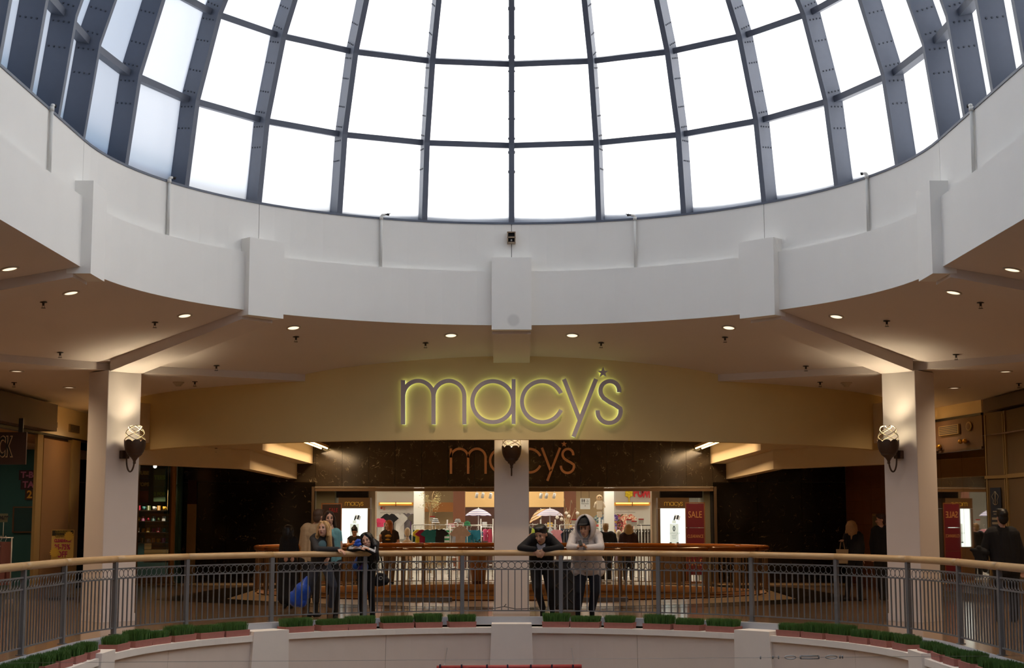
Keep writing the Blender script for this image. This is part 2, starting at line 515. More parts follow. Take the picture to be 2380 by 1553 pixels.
for ua, ub in zip(RIBU[:-1], RIBU[1:]):
    na, nb = nrm(ua), nrm(ub)
    ta, tb = Vector((na.y, -na.x, 0)), Vector((nb.y, -nb.x, 0))
    for i in range(1, len(PROF) - 1):
        d0, d1, hh = .13, .30, .045
        z_ = Vector((0, 0, 1))
        tn = Vector((PN[i].y * -1, PN[i].x)).normalized()
        def P(u, t, sg, d, h):
            r, z = PROF[i][0] + PN[i].x * d - PN[i].y * h, PROF[i][1] + PN[i].y * d + PN[i].x * h
            p = pos(r, u); return Vector((p.x, p.y, z)) + t * sg * (HW - .01)
        mb = MB()
        mb.hexa([P(ua, ta, 1, d0, -hh), P(ub, tb, -1, d0, -hh), P(ub, tb, -1, d1, -hh), P(ua, ta, 1, d1, -hh),
                 P(ua, ta, 1, d0, hh), P(ub, tb, -1, d0, hh), P(ub, tb, -1, d1, hh), P(ua, ta, 1, d1, hh)])
        mb.build('purlin', STEEL, sky)
    for i in range(len(PROF) - 1):
        mb = MB()
        a0, b0, b1, a1 = dome_pt(i, .30, ua), dome_pt(i, .30, ub), dome_pt(i + 1, .30, ub), dome_pt(i + 1, .30, ua)
        nn = (b0 - a0).cross(a1 - a0).normalized()
        if nn.z < 0: nn = -nn
        o = nn * .02
        mb.hexa([a0, b0, b1, a1, a0 + o, b0 + o, b1 + o, a1 + o])
        mb.build('pane', PANE, sky)
# end of the vault behind the viewer, closed by the same glazing
mb = MB()
for i in range(len(PROF) - 1):
    row = []
    for k in range(13):
        an = math.radians(90 + 15 * k)
        row.append([Vector(((PROF[j][0] + PN[j].x * .3) * math.sin(an), NEAR + (PROF[j][0] + PN[j].x * .3) * math.cos(an), PROF[j][1] + PN[j].y * .3)) for j in (i, i + 1)])
    mb.grid(row)
o = mb.build('window_2', PANE); tag(o, 'frosted glazing closing the near end of the skylight', kind='structure')
# crown cap
mb = MB(); sweep(mb, [(.0, 13.35), (.65, 13.2), (.65, 13.3), (.0, 13.45)], -UEND, UEND, 15)
mb.build('crown_cap', STEEL, sky)

# ------------------------------------------------------------------ upper drum wall (panels with open joints) and projecting fascia band with piers
wall_up = empty('wall_rotunda', label='white upper drum wall below the skylight', kind='structure')
RU = RF + .10
joints = [-UEND, -90, -45, 0, 45, 90, UEND]
for a, b in zip(joints[:-1], joints[1:]):
    g = .055
    mb = MB(); sweep(mb, [(RU, ZFT - .3), (RU + .16, ZFT - .3), (RU + .16, ZD), (RU, ZD)], a + (g if abs(a) != UEND else 0), b - (g if abs(b) != UEND else 0))
    mb.build('wall_panel', PLASTER, wall_up)
mb = MB(); sweep(mb, [(RU + .03, ZFT), (RU + .12, ZFT), (RU + .12, ZD - .005), (RU + .03, ZD - .005)], -UEND, UEND)
mb.build('joint_backing', mat('joint_grey_board', (.25, .24, .22), .9), wall_up)  # grey board closing the open panel joints from behind
mb = MB(); sweep(mb, [(RU - .012, ZD - .012), (RU + .45, ZD - .012), (RU + .45, ZD + .02), (RU - .012, ZD + .02)], -UEND, UEND)
mb.build('sill_cap', STEEL, wall_up)
mb = MB(); sweep(mb, [(RU + .42, ZD - .3), (RU + .6, ZD - .3), (RU + .6, ZD + .25), (RU + .42, ZD + .25)], -UEND, UEND)
mb.build('kerb', STEEL, wall_up)

fas = empty('trim_1', label='white projecting fascia band around the atrium with five square piers', kind='structure')
for a, b in zip(joints[:-1], joints[1:]):
    mb = MB(); sweep(mb, [(RF, ZFB), (RF + .12, ZFB), (RF + .12, ZFT), (RF, ZFT)], a, b)
    mb.build('fascia_panel', PLASTER, fas)
STAINED = PLASTER.copy(); STAINED.name = 'white_plaster_stained'
_nt = STAINED.node_tree; _b = _nt.nodes['Principled BSDF']; _src = _b.inputs['Base Color'].links[0].from_socket
_g = _nt.nodes.new('ShaderNodeNewGeometry'); _vm = _nt.nodes.new('ShaderNodeVectorMath'); _vm.operation = 'DISTANCE'; _vm.inputs[1].default_value = (.03, CC + RF - .13, 4.79)
_nt.links.new(_g.outputs['Position'], _vm.inputs[0])
_r = _nt.nodes.new('ShaderNodeMapRange'); _r.interpolation_type = 'SMOOTHSTEP'; _r.inputs['From Min'].default_value = .07; _r.inputs['From Max'].default_value = .12; _r.inputs['To Min'].default_value = .82; _r.inputs['To Max'].default_value = 1.0
_nt.links.new(_vm.outputs['Value'], _r.inputs['Value'])
_mx = _nt.nodes.new('ShaderNodeMix'); _mx.data_type = 'RGBA'; _mx.blend_type = 'MULTIPLY'; _mx.inputs['Factor'].default_value = 1
_nt.links.new(_src, _mx.inputs['A']); _nt.links.new(_r.outputs['Result'], _mx.inputs['B']); _nt.links.new(_mx.outputs['Result'], _b.inputs['Base Color'])
PIERW, RP = .64, RF - .13
ZPT, ZPB = 5.815, 4.64
PW_OUT = {0: (Vector((0, 26.75, 0)), 3.98), 45: None, 90: None}
COLP = {-45: Vector((-6.51, 24.73, 0)), 45: Vector((6.51, 24.73, 0)), 0: Vector((0, 26.92, 0)), -90: Vector((-9.0, CC, 0)), 90: Vector((9.0, CC, 0))}
for u in (-90, -45, 0, 45, 90):
    n_ = nrm(u); t_ = Vector((n_.y, -n_.x, 0)); c = pos(RP, u)
    def Q(d, s_, z): return c + n_ * d + t_ * s_ * PIERW / 2 + Vector((0, 0, z))
    mb = MB()
    mb.hexa([Q(0, -1, ZPB), Q(0, 1, ZPB), Q(.3, 1, ZPB), Q(.3, -1, ZPB), Q(0, -1, ZPT), Q(0, 1, ZPT), Q(.3, 1, ZPT), Q(.3, -1, ZPT)])
    mb.build('pier', PLASTER if u else STAINED, fas)

# ------------------------------------------------------------------ sloping soffit out to the columns, flat ceiling beyond
OUTER = [(0, 26.6), (-3.4, 26.55), (-6.35, 24.72), (-8.3, 22.7), (-8.7, CC), (-8.7, NEAR)]
def outer_hit(u):
    a = abs(u)
    if a >= 90: return Vector((8.7, CC - (a - 90) / 10, 0))
    d = Vector((math.sin(math.radians(a)), math.cos(math.radians(a))))
    best = None
    for (x0, y0), (x1, y1) in zip(OUTER[:-1], OUTER[1:]):
        x0, x1 = -x0, -x1
        e = Vector((x1 - x0, y1 - y0)); w = Vector((x0, y0 - CC))
        den = d.x * e.y - d.y * e.x
        if abs(den) < 1e-9: continue
        t = (w.x * e.y - w.y * e.x) / den; s = (w.x * d.y - w.y * d.x) / den
        if t > 0 and -1e-6 <= s <= 1 + 1e-6:
            if best is None or t < best: best = t
    return Vector((d.x * best, CC + d.y * best, 0))
ZSO = 4.15
SUS = sorted(set([round(-UEND + i * (UEND - 90) / 6, 3) for i in range(7)] + [-90 + 2.5 * i for i in range(73)] + [round(90 + i * (UEND - 90) / 6, 3) for i in range(7)]))
ceil = empty('ceiling', label='sloping brown soffit around the atrium and flat concourse ceiling', kind='structure')
mb = MB(); P = []
edge = []
for u in SUS:
    a = pos(RF + .01, u); b = outer_hit(u); b.x = abs(b.x) * (1 if u >= 0 else -1)
    P.append([Vector((a.x, a.y, ZFB)), Vector((b.x, b.y, ZSO))]); edge.append(b)
mb.grid(P, True)
mb.build('soffit', SOFFIT, ceil)
mb = MB(); mb.grid([[Vector((b.x, b.y, ZSO + .02)), Vector((b.x, b.y, ZC))] for b in edge])
mb.build('soffit_edge', SOFFIT, ceil)
def soffit_z(x, y):
    if y <= CC: u = 90 + (CC - y) * 10; r = abs(x)
    else: u = math.degrees(math.atan2(abs(x), y - CC)); r = math.hypot(x, y - CC)
    o = outer_hit(u); ro = abs(o.x) if y <= CC else math.hypot(o.x, o.y - CC)
    f_ = (r - RF) / max(.01, ro - RF)
    return ZFB + (ZSO - ZFB) * f_, f_
def on_ceiling(px, py):
    d = ray(px, py)
    best = None
    for k in range(4000):
        Y = 14 + k * .006
        p = d * (Y / d.y); p.z += EYE
        z, f_ = soffit_z(p.x, p.y)
        if 0 <= f_ <= 1 and p.z >= z: return Vector((p.x, p.y, z)), True
        if f_ > 1 and p.z >= ZC: return Vector((p.x, p.y, ZC)), False
    return atZ(px, py, ZC), False
# sloped beams from the piers to the columns
beam_end = {}
for u in (-90, -45, 0, 45, 90):
    a = pos(RP + .22, u); b = COLP[u].copy()
    if u == 0: b.y = 26.62
    else:
        nn = (b - pos(0, 0 if abs(u) != 90 else 0)); 
        b = b - nrm(u) * .31
    dirv = (b - a); dirv.normalize(); t_ = Vector((dirv.y, -dirv.x, 0))
    za, zb = ZPB - .045, (3.995 if u else 4.03)
    e = b + dirv * (.62 if u else .1); sl = (zb - za) / (b - a).length
    ze = zb + sl * (e - b).length * 0
    hw = .31
    mb = MB()
    pts = []
    A = [a - t_ * hw, a + t_ * hw]; B = [b - t_ * hw, b + t_ * hw]
    mb.hexa([A[0] + Vector((0, 0, za)), A[1] + Vector((0, 0, za)), B[1] + Vector((0, 0, zb)), B[0] + Vector((0, 0, zb)),
             A[0] + Vector((0, 0, za + .3)), A[1] + Vector((0, 0, za + .3)), B[1] + Vector((0, 0, zb + .3)), B[0] + Vector((0, 0, zb + .3))])
    mb.build('beam', SOFFIT, ceil)

DRC, DRR, DRZ0 = Vector((0, 34.1)), 8.5, 2.965     # drum over the second opening
oct_hole = [(b.x, b.y) for b in edge]
flat = [(-16, 62), (16, 62), (16, -4), (-16, -4)]
hole2 = [(p[0], p[1]) for p in oct_hole] + [(8.7, 2.0), (-8.7, 2.0)]
well = [(DRR * .985 * math.sin(2 * math.pi * k / 48), DRC.y + DRR * .985 * math.cos(2 * math.pi * k / 48)) for k in range(48)]
# the flat ceiling stops at the drum; the notch of the soffit in front of the drum stays open
fill('flat_ceiling', flat, [hole2], ZC, SOFFIT, ceil)
# near end: close soffit behind the viewer
mb = MB(); mb.grid([[Vector((x, y, ZC + .68)) for x in (-8.7, 8.7)] for y in (1.5, NEAR - 5.3)])
mb.build('soffit_return', SOFFIT, ceil)
mb = MB(); mb.grid([[Vector((-8.7, y, ZC)), Vector((-8.7, y, ZC + .68))] for y in (2.0, NEAR)]); mb.grid([[Vector((8.7, y, ZC)), Vector((8.7, y, ZC + .68))] for y in (2.0, NEAR)])
mb.grid([[Vector((x, 2.0, ZC)), Vector((x, 2.0, ZC + .9))] for x in (-8.7, 8.7)])
for sx in (-1, 1):
    mb.grid([[Vector((sx * 5.3, NEAR, ZFB)), Vector((sx * 8.7, NEAR, ZC))], [Vector((sx * 5.3, 2.0, ZFB)), Vector((sx * 8.7, 2.0, ZC))]])
mb.build('soffit_side', SOFFIT, ceil)
mb = MB()
arcn = [Vector((RU * math.sin(math.radians(90 + 15 * k)), NEAR + RU * math.cos(math.radians(90 + 15 * k)), 0)) for k in range(13)]
mb.grid([[p + Vector((0, 0, ZFB - .1)), p + Vector((0, 0, ZD + .3))] for p in arcn], True)
mb.build('near_drum_wall', PLASTER, wall_up)
mb = MB()
mb.grid([[p + Vector((0, 0, ZFB)), Vector((p.x * 1.7, min(p.y, NEAR) - 8, ZFB - .02))] for p in arcn])
mb.build('near_soffit', SOFFIT, ceil)

# ------------------------------------------------------------------ yellow drum (sign bulkhead)
drum = empty('wall_drum', label='curved yellow bulkhead carrying the large illuminated sign', kind='structure')
a0, a1, ns = -100, 100, 80
mb = MB()
inner, outer_ = [], []
for k in range(ns + 1):
    t = math.radians(a0 + (a1 - a0) * k / ns)
    outer_.append(Vector((DRR * math.sin(t), DRC.y - DRR * math.cos(t), 0)))
    inner.append(Vector(((DRR - .2) * math.sin(t), DRC.y - (DRR - .2) * math.cos(t), 0)))
zt = 4.62
mb.grid([[p + Vector((0, 0, DRZ0)), p + Vector((0, 0, zt))] for p in outer_], True)
mb.grid([[p + Vector((0, 0, zt)), p + Vector((0, 0, DRZ0))] for p in inner], True)
mb.grid([[a + Vector((0, 0, DRZ0)), b + Vector((0, 0, DRZ0))] for a, b in zip(inner, outer_)])
mb.build('bulkhead', YELLOW, drum)

# ------------------------------------------------------------------ stepped ceiling of the second well
W1, W2, WZ1, WZ2, WZ3 = [], [], 2.69, 3.09, 3.86
def mirror(pl): return pl + [(-x, y) for x, y in pl[::-1]]
lowL = [(-5.66, FACY), (-5.58, 32.3), (-7.2, 29.4), (-7.5, 28.9)]
upL = [(-5.25, FACY), (-5.30, 32.2), (-6.3, 30.6), (-7.3, 28.8)]
well_c = empty('ceiling_well', label='cream stepped ceiling well above the second opening', kind='structure')
def step(poly, z0, z1, name):
    for sx in (1, -1):
        mb = MB(); mb.grid([[Vector((sx * x, y, z0)), Vector((sx * x, y, z1))] for x, y in poly]); mb.build(name, CREAM, well_c)
step(lowL, WZ1, WZ2 + .001, 'low_step'); step(upL, WZ2, WZ3, 'high_step')
for sx in (1, -1):
    mb = MB(); mb.grid([[Vector((sx * a[0], a[1], WZ2)), Vector((sx * b[0], b[1], WZ2))] for a, b in zip(lowL, upL)]); mb.build('step_ledge', CREAM, well_c)
    back = [(x - .22, y + .12 * k) for k, (x, y) in enumerate(lowL)]
    mb = MB(); mb.grid([[Vector((sx * a[0], a[1], WZ1)), Vector((sx * b[0], b[1], WZ1))] for a, b in zip(lowL, back)]); mb.build('low_step_underside', CREAM, well_c)
    mb = MB(); mb.grid([[Vector((sx * x, y, WZ1)), Vector((sx * x, y, 3.22))] for x, y in back]); mb.build('low_step_back', CREAM, well_c)
    o = fill('low_ceiling', [(sx * x, y) for x, y in back + [(-8.2, 30.0), (-9.6, 34.6), (-9.6, FACY + .2)]], [], 3.2, CREAM, well_c)
fill('high_ceiling', [((DRR - .1) * math.sin(math.radians(t)), DRC.y - (DRR - .1) * math.cos(math.radians(t))) for t in range(-90, 91, 5)] + [(DRR - .1, FACY + .2), (-DRR + .1, FACY + .2)], [], WZ3, CREAM, well_c)

# ------------------------------------------------------------------ floor with the two openings, inlays
ROPEN = 5.36
EA, EB, ECY = 5.70, 3.75, 34.4
ell = [(EA * math.cos(2 * math.pi * k / 72), ECY + EB * math.sin(2 * math.pi * k / 72)) for k in range(72)]
floor = empty('floor', label='polished brown stone concourse floor', kind='structure')
fill('floor_slab', [(-16, -4), (16, -4), (16, FACY + .3), (-16, FACY + .3)], [[(p.x, p.y) for p in stadium(ROPEN)], ell], 0.0, FLOOR, floor)
def arc3(p, q, r_):   # circular arc p -> q bulging by r_ towards -y
    (x0, y0), (x1, y1) = p, q
    out = []
    for k in range(25):
        t = k / 24; out.append((x0 + (x1 - x0) * t, y0 + (y1 - y0) * t - r_ * 4 * t * (1 - t)))
    return out
dark_poly = arc3((-7.3, 31.2), (7.3, 31.2), 3.35) + [(6.9, 36.5), (5.5, 38.8), (-5.5, 38.8), (-6.9, 36.5)]
light_poly = arc3((-5.85, 31.5), (5.85, 31.5), 3.0) + [(5.95, 35.6), (4.4, 37.9), (2, 38.7), (-2, 38.7), (-4.4, 37.9), (-5.95, 35.6)]
fill('dark_inlay', dark_poly, [ell], .003, STONE_D, floor)
fill('light_inlay', light_poly, [ell], .006, STONE_L, floor)
for sx in (-1, 1):
    fill('light_inlay', [(sx * x, y) for x, y in [(5.2, 38.2), (9.6, 37.9), (9.6, 39.2), (5.2, 39.4)]], [], .004, STONE_L, floor)
# sides of the second opening
gold = mat('tan_slab_edge', srgb(190, 142, 84), .7, noise=.06, nscale=3)
mb = MB(); mb.grid([[Vector((x, y, .0)), Vector((x, y, -1.3))] for x, y in ell + ell[:1]], True); mb.build('opening_edge', gold, floor)
mb = MB(); mb.grid([[Vector((x, y, .03)), Vector((x * .985, ECY + (y - ECY) * .985, .03)), Vector((x * .985, ECY + (y - ECY) * .985, -.12))] for x, y in ell + ell[:1]], True)
mb.build('opening_lip', mat('brown_lip', srgb(150, 104, 58), .6), floor)

# ------------------------------------------------------------------ slab edge of the atrium: kerb, ledge, parapet panels, piers
edge_w = empty('wall_parapet', label='cream curved parapet under the railing with ledge for planters', kind='structure')
KERB = mat('grey_kerb_metal', srgb(170, 172, 178), .5, .1)
LEDGE = mat('ledge_paint', (.80, .73, .66), .8, noise=.04, nscale=4)
PANEL = mat('parapet_paint', (.72, .62, .54), .85, noise=.04, nscale=3)
UV = 90 + 75
mb = MB(); sweep(mb, [(ROPEN - .06, -.02), (ROPEN + .10, -.02), (ROPEN + .10, .10), (ROPEN - .06, .10)], -UEND, UEND); mb.build('kerb', KERB, edge_w)
RL, ZL = 4.95, -.04
piers_u = [-UEND, -90, -45, 0, 45, 90, UEND]
mb = MB(); sweep(mb, [(5.03, -.3), (ROPEN, -.3), (ROPEN, ZL - .01), (5.03, ZL - .01)], -UEND, UEND); mb.build('ledge', LEDGE, edge_w)
for a, b in zip(piers_u[:-1], piers_u[1:]):
    ga = 3.35 if abs(a) != UEND else 0; gb = 3.35 if abs(b) != UEND else 0
    mb = MB(); sweep(mb, [(RL, ZL - .085), (5.06, ZL - .085), (5.06, ZL), (RL, ZL)], a + ga, b - gb); mb.build('ledge_lip', LEDGE, edge_w)
    m_ = (a + b) / 2
    for p, q in ((a + ga, m_ - .03), (m_ + .03, b - gb)):
        mb = MB(); sweep(mb, [(RL + .05, ZL - .085), (RL + .2, ZL - .085), (RL + .2, -1.25), (RL + .10, -1.25)], p, q); mb.build('parapet_panel', PANEL, edge_w)
for u in (-90, -45, 0, 45, 90):
    n_ = nrm(u); t_ = Vector((n_.y, -n_.x, 0)); c = pos(RL - .03, u)
    def Q(d, w, z): return c + n_ * d + t_ * w + Vector((0, 0, z))
    mb = MB(); w0, w1 = .36, .31
    mb.hexa([Q(.06, -w0, -1.25), Q(.06, w0, -1.25), Q(.40, w0, -1.25), Q(.40, -w0, -1.25), Q(0, -w1, .015), Q(0, w1, .015), Q(.40, w1, .015), Q(.40, -w1, .015)])
    mb.build('parapet_pier', LEDGE, edge_w)
mb = MB(); mb.grid([[p + Vector((0, 0, -1.25)), p + Vector((0, 0, .1))] for p in [Vector((5.0 * math.sin(math.radians(90 + 15 * k)), NEAR + 5.0 * math.cos(math.radians(90 + 15 * k)), 0)) for k in range(13)]], True)
mb.build('near_parapet', PANEL, edge_w)
fill('slab_underside', [(-16, -4), (16, -4), (16, 62), (-16, 62)], [[(p.x, p.y) for p in stadium(5.1)], ell], -1.25, SOFFIT, edge_w)

# ------------------------------------------------------------------ enclosing shell of the mall
LOW = mat('lower_floor_stone', srgb(170, 140, 110), .3, noise=.1, nscale=2)
o = fill('floor_lower', [(-16, -4), (16, -4), (16, 62), (-16, 62)], [], -5.0, LOW); tag(o, 'tan stone floor of the level below', kind='structure')
def wall(name, x0, y0, x1, y1, z0, z1, m, label):
    mb = MB(); d = Vector((x1 - x0, y1 - y0, 0)); n_ = Vector((d.y, -d.x, 0)).normalized() * .12
    a, b = Vector((x0, y0, 0)), Vector((x1, y1, 0))
    mb.hexa([a + Vector((0, 0, z0)), b + Vector((0, 0, z0)), b + n_ + Vector((0, 0, z0)), a + n_ + Vector((0, 0, z0)), a + Vector((0, 0, z1)), b + Vector((0, 0, z1)), b + n_ + Vector((0, 0, z1)), a + n_ + Vector((0, 0, z1))])
    return tag(mb.build(name, m), label, kind='structure')
DIM = mat('dim_wall_paint', srgb(150, 122, 96), .9)
wall('wall_west', -16, 62, -16, -4, -5, 5, DIM, 'tan outer wall of the shops on the west side')
wall('wall_east', 16, -4, 16, 62, -5, 5, DIM, 'tan outer wall of the shops on the east side')
wall('wall_south', -16, -4, 16, -4, -5, 5.3, DIM, 'tan wall closing the concourse behind the viewer')
wall('wall_north', 16, 62, -16, 62, -5, 5, DIM, 'tan wall closing the department store')

# columns
def column(u):
    c = COLP[u]; h = 4.02 if u else 4.3
    rz = {0: 0, 45: -math.pi / 4, -45: math.pi / 4, 90: 0, -90: 0}[u]
    mb = MB(); mb.box((0, 0, h / 2), (.61, .61, h)); 
    e = empty('column', (c.x, c.y, 0), rz, kind='structure')
    sh = mb.build('shaft', COLPAINT, e); bevel(sh, .012, 2)
    mb = MB(); mb.box((0, 0, .06), (.63, .63, .12)); mb.build('plinth', COLPAINT, e)
    return e
tag(column(0), 'square cream column below the yellow sign bulkhead, in front of the store entrance')
tag(column(-45), 'square cream column beside the teen clothing shop, wall torch on it')
tag(column(45), 'square cream column beside the glass shopfront and the walking couple')
for u in (-90, 90): tag(column(u), 'square cream column at the straight side of the atrium')
# ------------------------------------------------------------------ atrium railing
def proj_px(p):
    z = p.z - EYE; d = p.y * _ct + z * _st; v = z * _ct - p.y * _st
    return CX + F * p.x / d, CY - F * v / d
RR = 5.497
def railing(name, label, fpos, ftan, bays, zr, rtube, mats, zt, zm, zb, nring, gap, z0, posts, postw=(.062, .05)):
    """fpos(i, t): plan point in bay i at fraction t; one child per post, rail length, ring and baluster"""
    wood, metal = mats
    e = empty(name, label=label, cat='railing')
    mpost = MB(); mpost.box((0, 0, (z0 + zr) / 2), (postw[0], postw[1], zr - z0)); mpost.box((0, 0, z0 + .006), (.1, .09, .012)); mpost = mpost.mesh('post', metal)
    ang = lambda i, t: math.atan2(ftan(i, t).y, ftan(i, t).x)
    for i, t in posts:
        p = fpos(i, t); inst('post', mpost, e, (p.x, p.y, 0), (0, 0, ang(i, t)))
    for i in bays:
        pts = [fpos(i, k / 8) for k in range(9)]
        mb = MB(); mb.tube([Vector((p.x, p.y, zr)) for p in pts], rtube, 12); mb.build('handrail', wood, e)
        for z, nm in ((zt, 'upper_bar'), (zm, 'middle_bar'), (zb, 'lower_bar')):
            if z is None: continue
            mb = MB()
            for a, b in zip(pts[:-1], pts[1:]):
                d = b - a; mb.box(((a.x + b.x) / 2, (a.y + b.y) / 2, z), (d.length + .002, .022, .018), math.atan2(d.y, d.x))
            mb.build(nm, metal, e)
        L_ = sum((b - a).length for a, b in zip(pts[:-1], pts[1:]))
        if nring:
            sp = (L_ - 2 * gap) / nring
            rad = (zt - zm) / 2 - .012
            key = ('ring', round(rad, 3))
            if key not in _tc:
                mb = MB(); mb.tube([Vector((rad * math.cos(a), 0, rad * math.sin(a))) for a in [2 * math.pi * k / 14 for k in range(14)]], .0055, 4, closed=True)
                _tc[key] = mb.mesh('ring', metal)
            for k in range(nring):
                t = (gap + sp * (k + .5)) / L_; p = fpos(i, t)
                inst('ring', _tc[key], e, (p.x, p.y, (zt + zm) / 2), (0, 0, ang(i, t)))
            nb = nring + 1
        else:
            nb = 12; sp = (L_ - 2 * gap) / (nb - 1)
        zz = zm if zm is not None else zt
        key = ('bal', name)
        if key not in _tc:
            mb = MB(); mb.box((0, 0, (zz + zb) / 2), (.016, .016, zz - zb)); _tc[key] = mb.mesh('baluster', metal)
        for k in range(nb):
            t = (gap + sp * k) / L_; p = fpos(i, t)
            inst('baluster', _tc[key], e, (p.x, p.y, 0), (0, 0, ang(i, t)))
    return e
DP = 180 / 11.0
def rail_pos(i, t):
    q = i + t       # post index coordinate; arc posts at +-0.5 .. +-5.5
    if abs(q) <= 5.5: return pos(RR, q * DP)
    m = (abs(q) - 5.5) * math.radians(DP) * RR
    return pos(RR, (90 + m * 10) * (1 if q > 0 else -1))
def rail_tan(i, t):
    a = rail_pos(i, t - .02); b = rail_pos(i, t + .02); return (b - a)
bays = [-10.5 + k for k in range(21)]
railing('atrium_railing', 'grey metal railing with ring frieze and pale wooden handrail around the atrium opening', rail_pos, rail_tan, bays, 1.09, .046, (WOOD_RAIL, RAILMETAL), .962, .832, .185, 13, .10, .10,
        [(-10.5 + k, 0) for k in range(22)])
def ell_pos(i, t):
    a = 2 * math.pi * (i + t) / 16
    return Vector(((EA + .03) * math.sin(a), ECY - (EB + .03) * math.cos(a), 0))
def ell_tan(i, t): return ell_pos(i, t + .02) - ell_pos(i, t - .02)
railing('oval_railing', 'bronze railing with orange wooden handrail around the oval opening before the store entrance', ell_pos, ell_tan, range(16), 1.0, .055, (WOOD_OR, BRONZE), .90, None, .12, 0, .11, .0, [(k, 0) for k in range(16)], (.07, .06))

# ------------------------------------------------------------------ planters with wheat grass on the ledge
TERRA = mat('terracotta_box', srgb(158, 100, 90), .8, noise=.12, nscale=30)
SOIL = mat('soil', (.03, .02, .012), .95)
GRASS1 = mat('grass_blades', srgb(70, 106, 40), .6, noise=.3, nscale=25)
random.seed(4)
def planter_meshes(w):
    d, h = .25, .085
    mb = MB()
    o = [(-w / 2, -d / 2), (w / 2, -d / 2), (w / 2, d / 2), (-w / 2, d / 2)]
    i_ = [(-w / 2 + .02, -d / 2 + .02), (w / 2 - .02, -d / 2 + .02), (w / 2 - .02, d / 2 - .02), (-w / 2 + .02, d / 2 - .02)]
    V = [(x * .96, y * .96, 0) for x, y in o] + [(x, y, h) for x, y in o] + [(x, y, h) for x, y in i_] + [(x, y, h - .025) for x, y in i_]
    mb.add(V, [(3, 2, 1, 0)] + [(k, (k + 1) % 4, 4 + (k + 1) % 4, 4 + k) for k in range(4)] + [(4 + k, 4 + (k + 1) % 4, 8 + (k + 1) % 4, 8 + k) for k in range(4)] + [(8 + k, 8 + (k + 1) % 4, 12 + (k + 1) % 4, 12 + k) for k in range(4)])
    box = mb.mesh('box', TERRA)
    mb = MB(); mb.add([(x, y, h - .02) for x, y in i_], [(0, 1, 2, 3)]); soil = mb.mesh('soil', SOIL)
    mb = MB()
    for k in range(1700):
        x, y = random.uniform(-w / 2 + .02, w / 2 - .02), random.uniform(-d / 2 + .03, d / 2 - .03)
        hh = random.uniform(.112, .142); a = random.uniform(0, math.pi); lx, ly = random.gauss(0, .010), random.gauss(0, .009)
        ex = .0045
        c, s_ = math.cos(a) * ex, math.sin(a) * ex
        ox = x * .05
        p = Vector((x, y, h - .02))
        m_ = p + Vector((lx * .4 + ox, ly * .4, hh * .6)); t = p + Vector((lx * 1.6 + ox * 2.2, ly * 1.6, hh))
        q = Vector((c, s_, 0))
        mb.add([p - q, p + q, m_ + q * .8, m_ - q * .8, t], [(0, 1, 2, 3), (3, 2, 4)])
    return box, soil, mb.mesh('grass', GRASS1)
PM = [planter_meshes(w) for w in (.43, .46, .50)]
def u_at_px(px, r, z):
    lo, hi = -UEND, UEND
    for _ in range(50):
        m_ = (lo + hi) / 2; p = pos(r, m_); p.z = z
        if proj_px(p)[0] < px: lo = m_
        else: hi = m_
    return (lo + hi) / 2
PLANTERS = [(684, 2), (767, 1), (834, 1), (920, 2), (993, 0), (1072, 0), (1294, 0), (1363, 1), (1443, 1), (1535, 1), (1606, 0), (1686, 2),
            (1848, 0), (1907, 0), (1965, 0), (2018, 0), (2067, 0), (2119, 1), (2176, 0), (2206, 0), (2238, 0), (2275, 0), (2316, 0), (2356, 0),
            (534, 1), (475, 1), (410, 1), (352, 0), (308, 0), (258, 1), (188, 0), (156, 0), (122, 0), (84, 0), (44, 0), (6, 0)]
for n_i, (px, k) in enumerate(PLANTERS):
    u = u_at_px(px, 5.17, 0.0)
    p = pos(5.125 + random.uniform(-.006, .004), u); n_ = nrm(u)
    rz = math.atan2(-n_.x, n_.y) + random.uniform(-.05, .05)
    where = ('along the straight ledge on the teen shop side' if px < 230 else 'on the ledge before the teen shop column' if px < 600 else 'on the ledge below the leaning women' if px < 1150 else
             'on the ledge below the two leaning men' if px < 1750 else 'on the ledge before the column of the walking couple' if px < 2150 else 'along the straight ledge on the glass shopfront side')
    e = empty('grass_planter', (p.x, p.y, ZL + .001), rz, 'terracotta tray of short green grass ' + where, 'planter', 'grass trays ' + where)
    b_, s_, g_ = PM[k]
    inst('box', b_, e); inst('soil', s_, e)
    g = inst('grass', g_, e, scale=(1, 1, random.uniform(.88, 1.15))); g['kind'] = 'stuff'

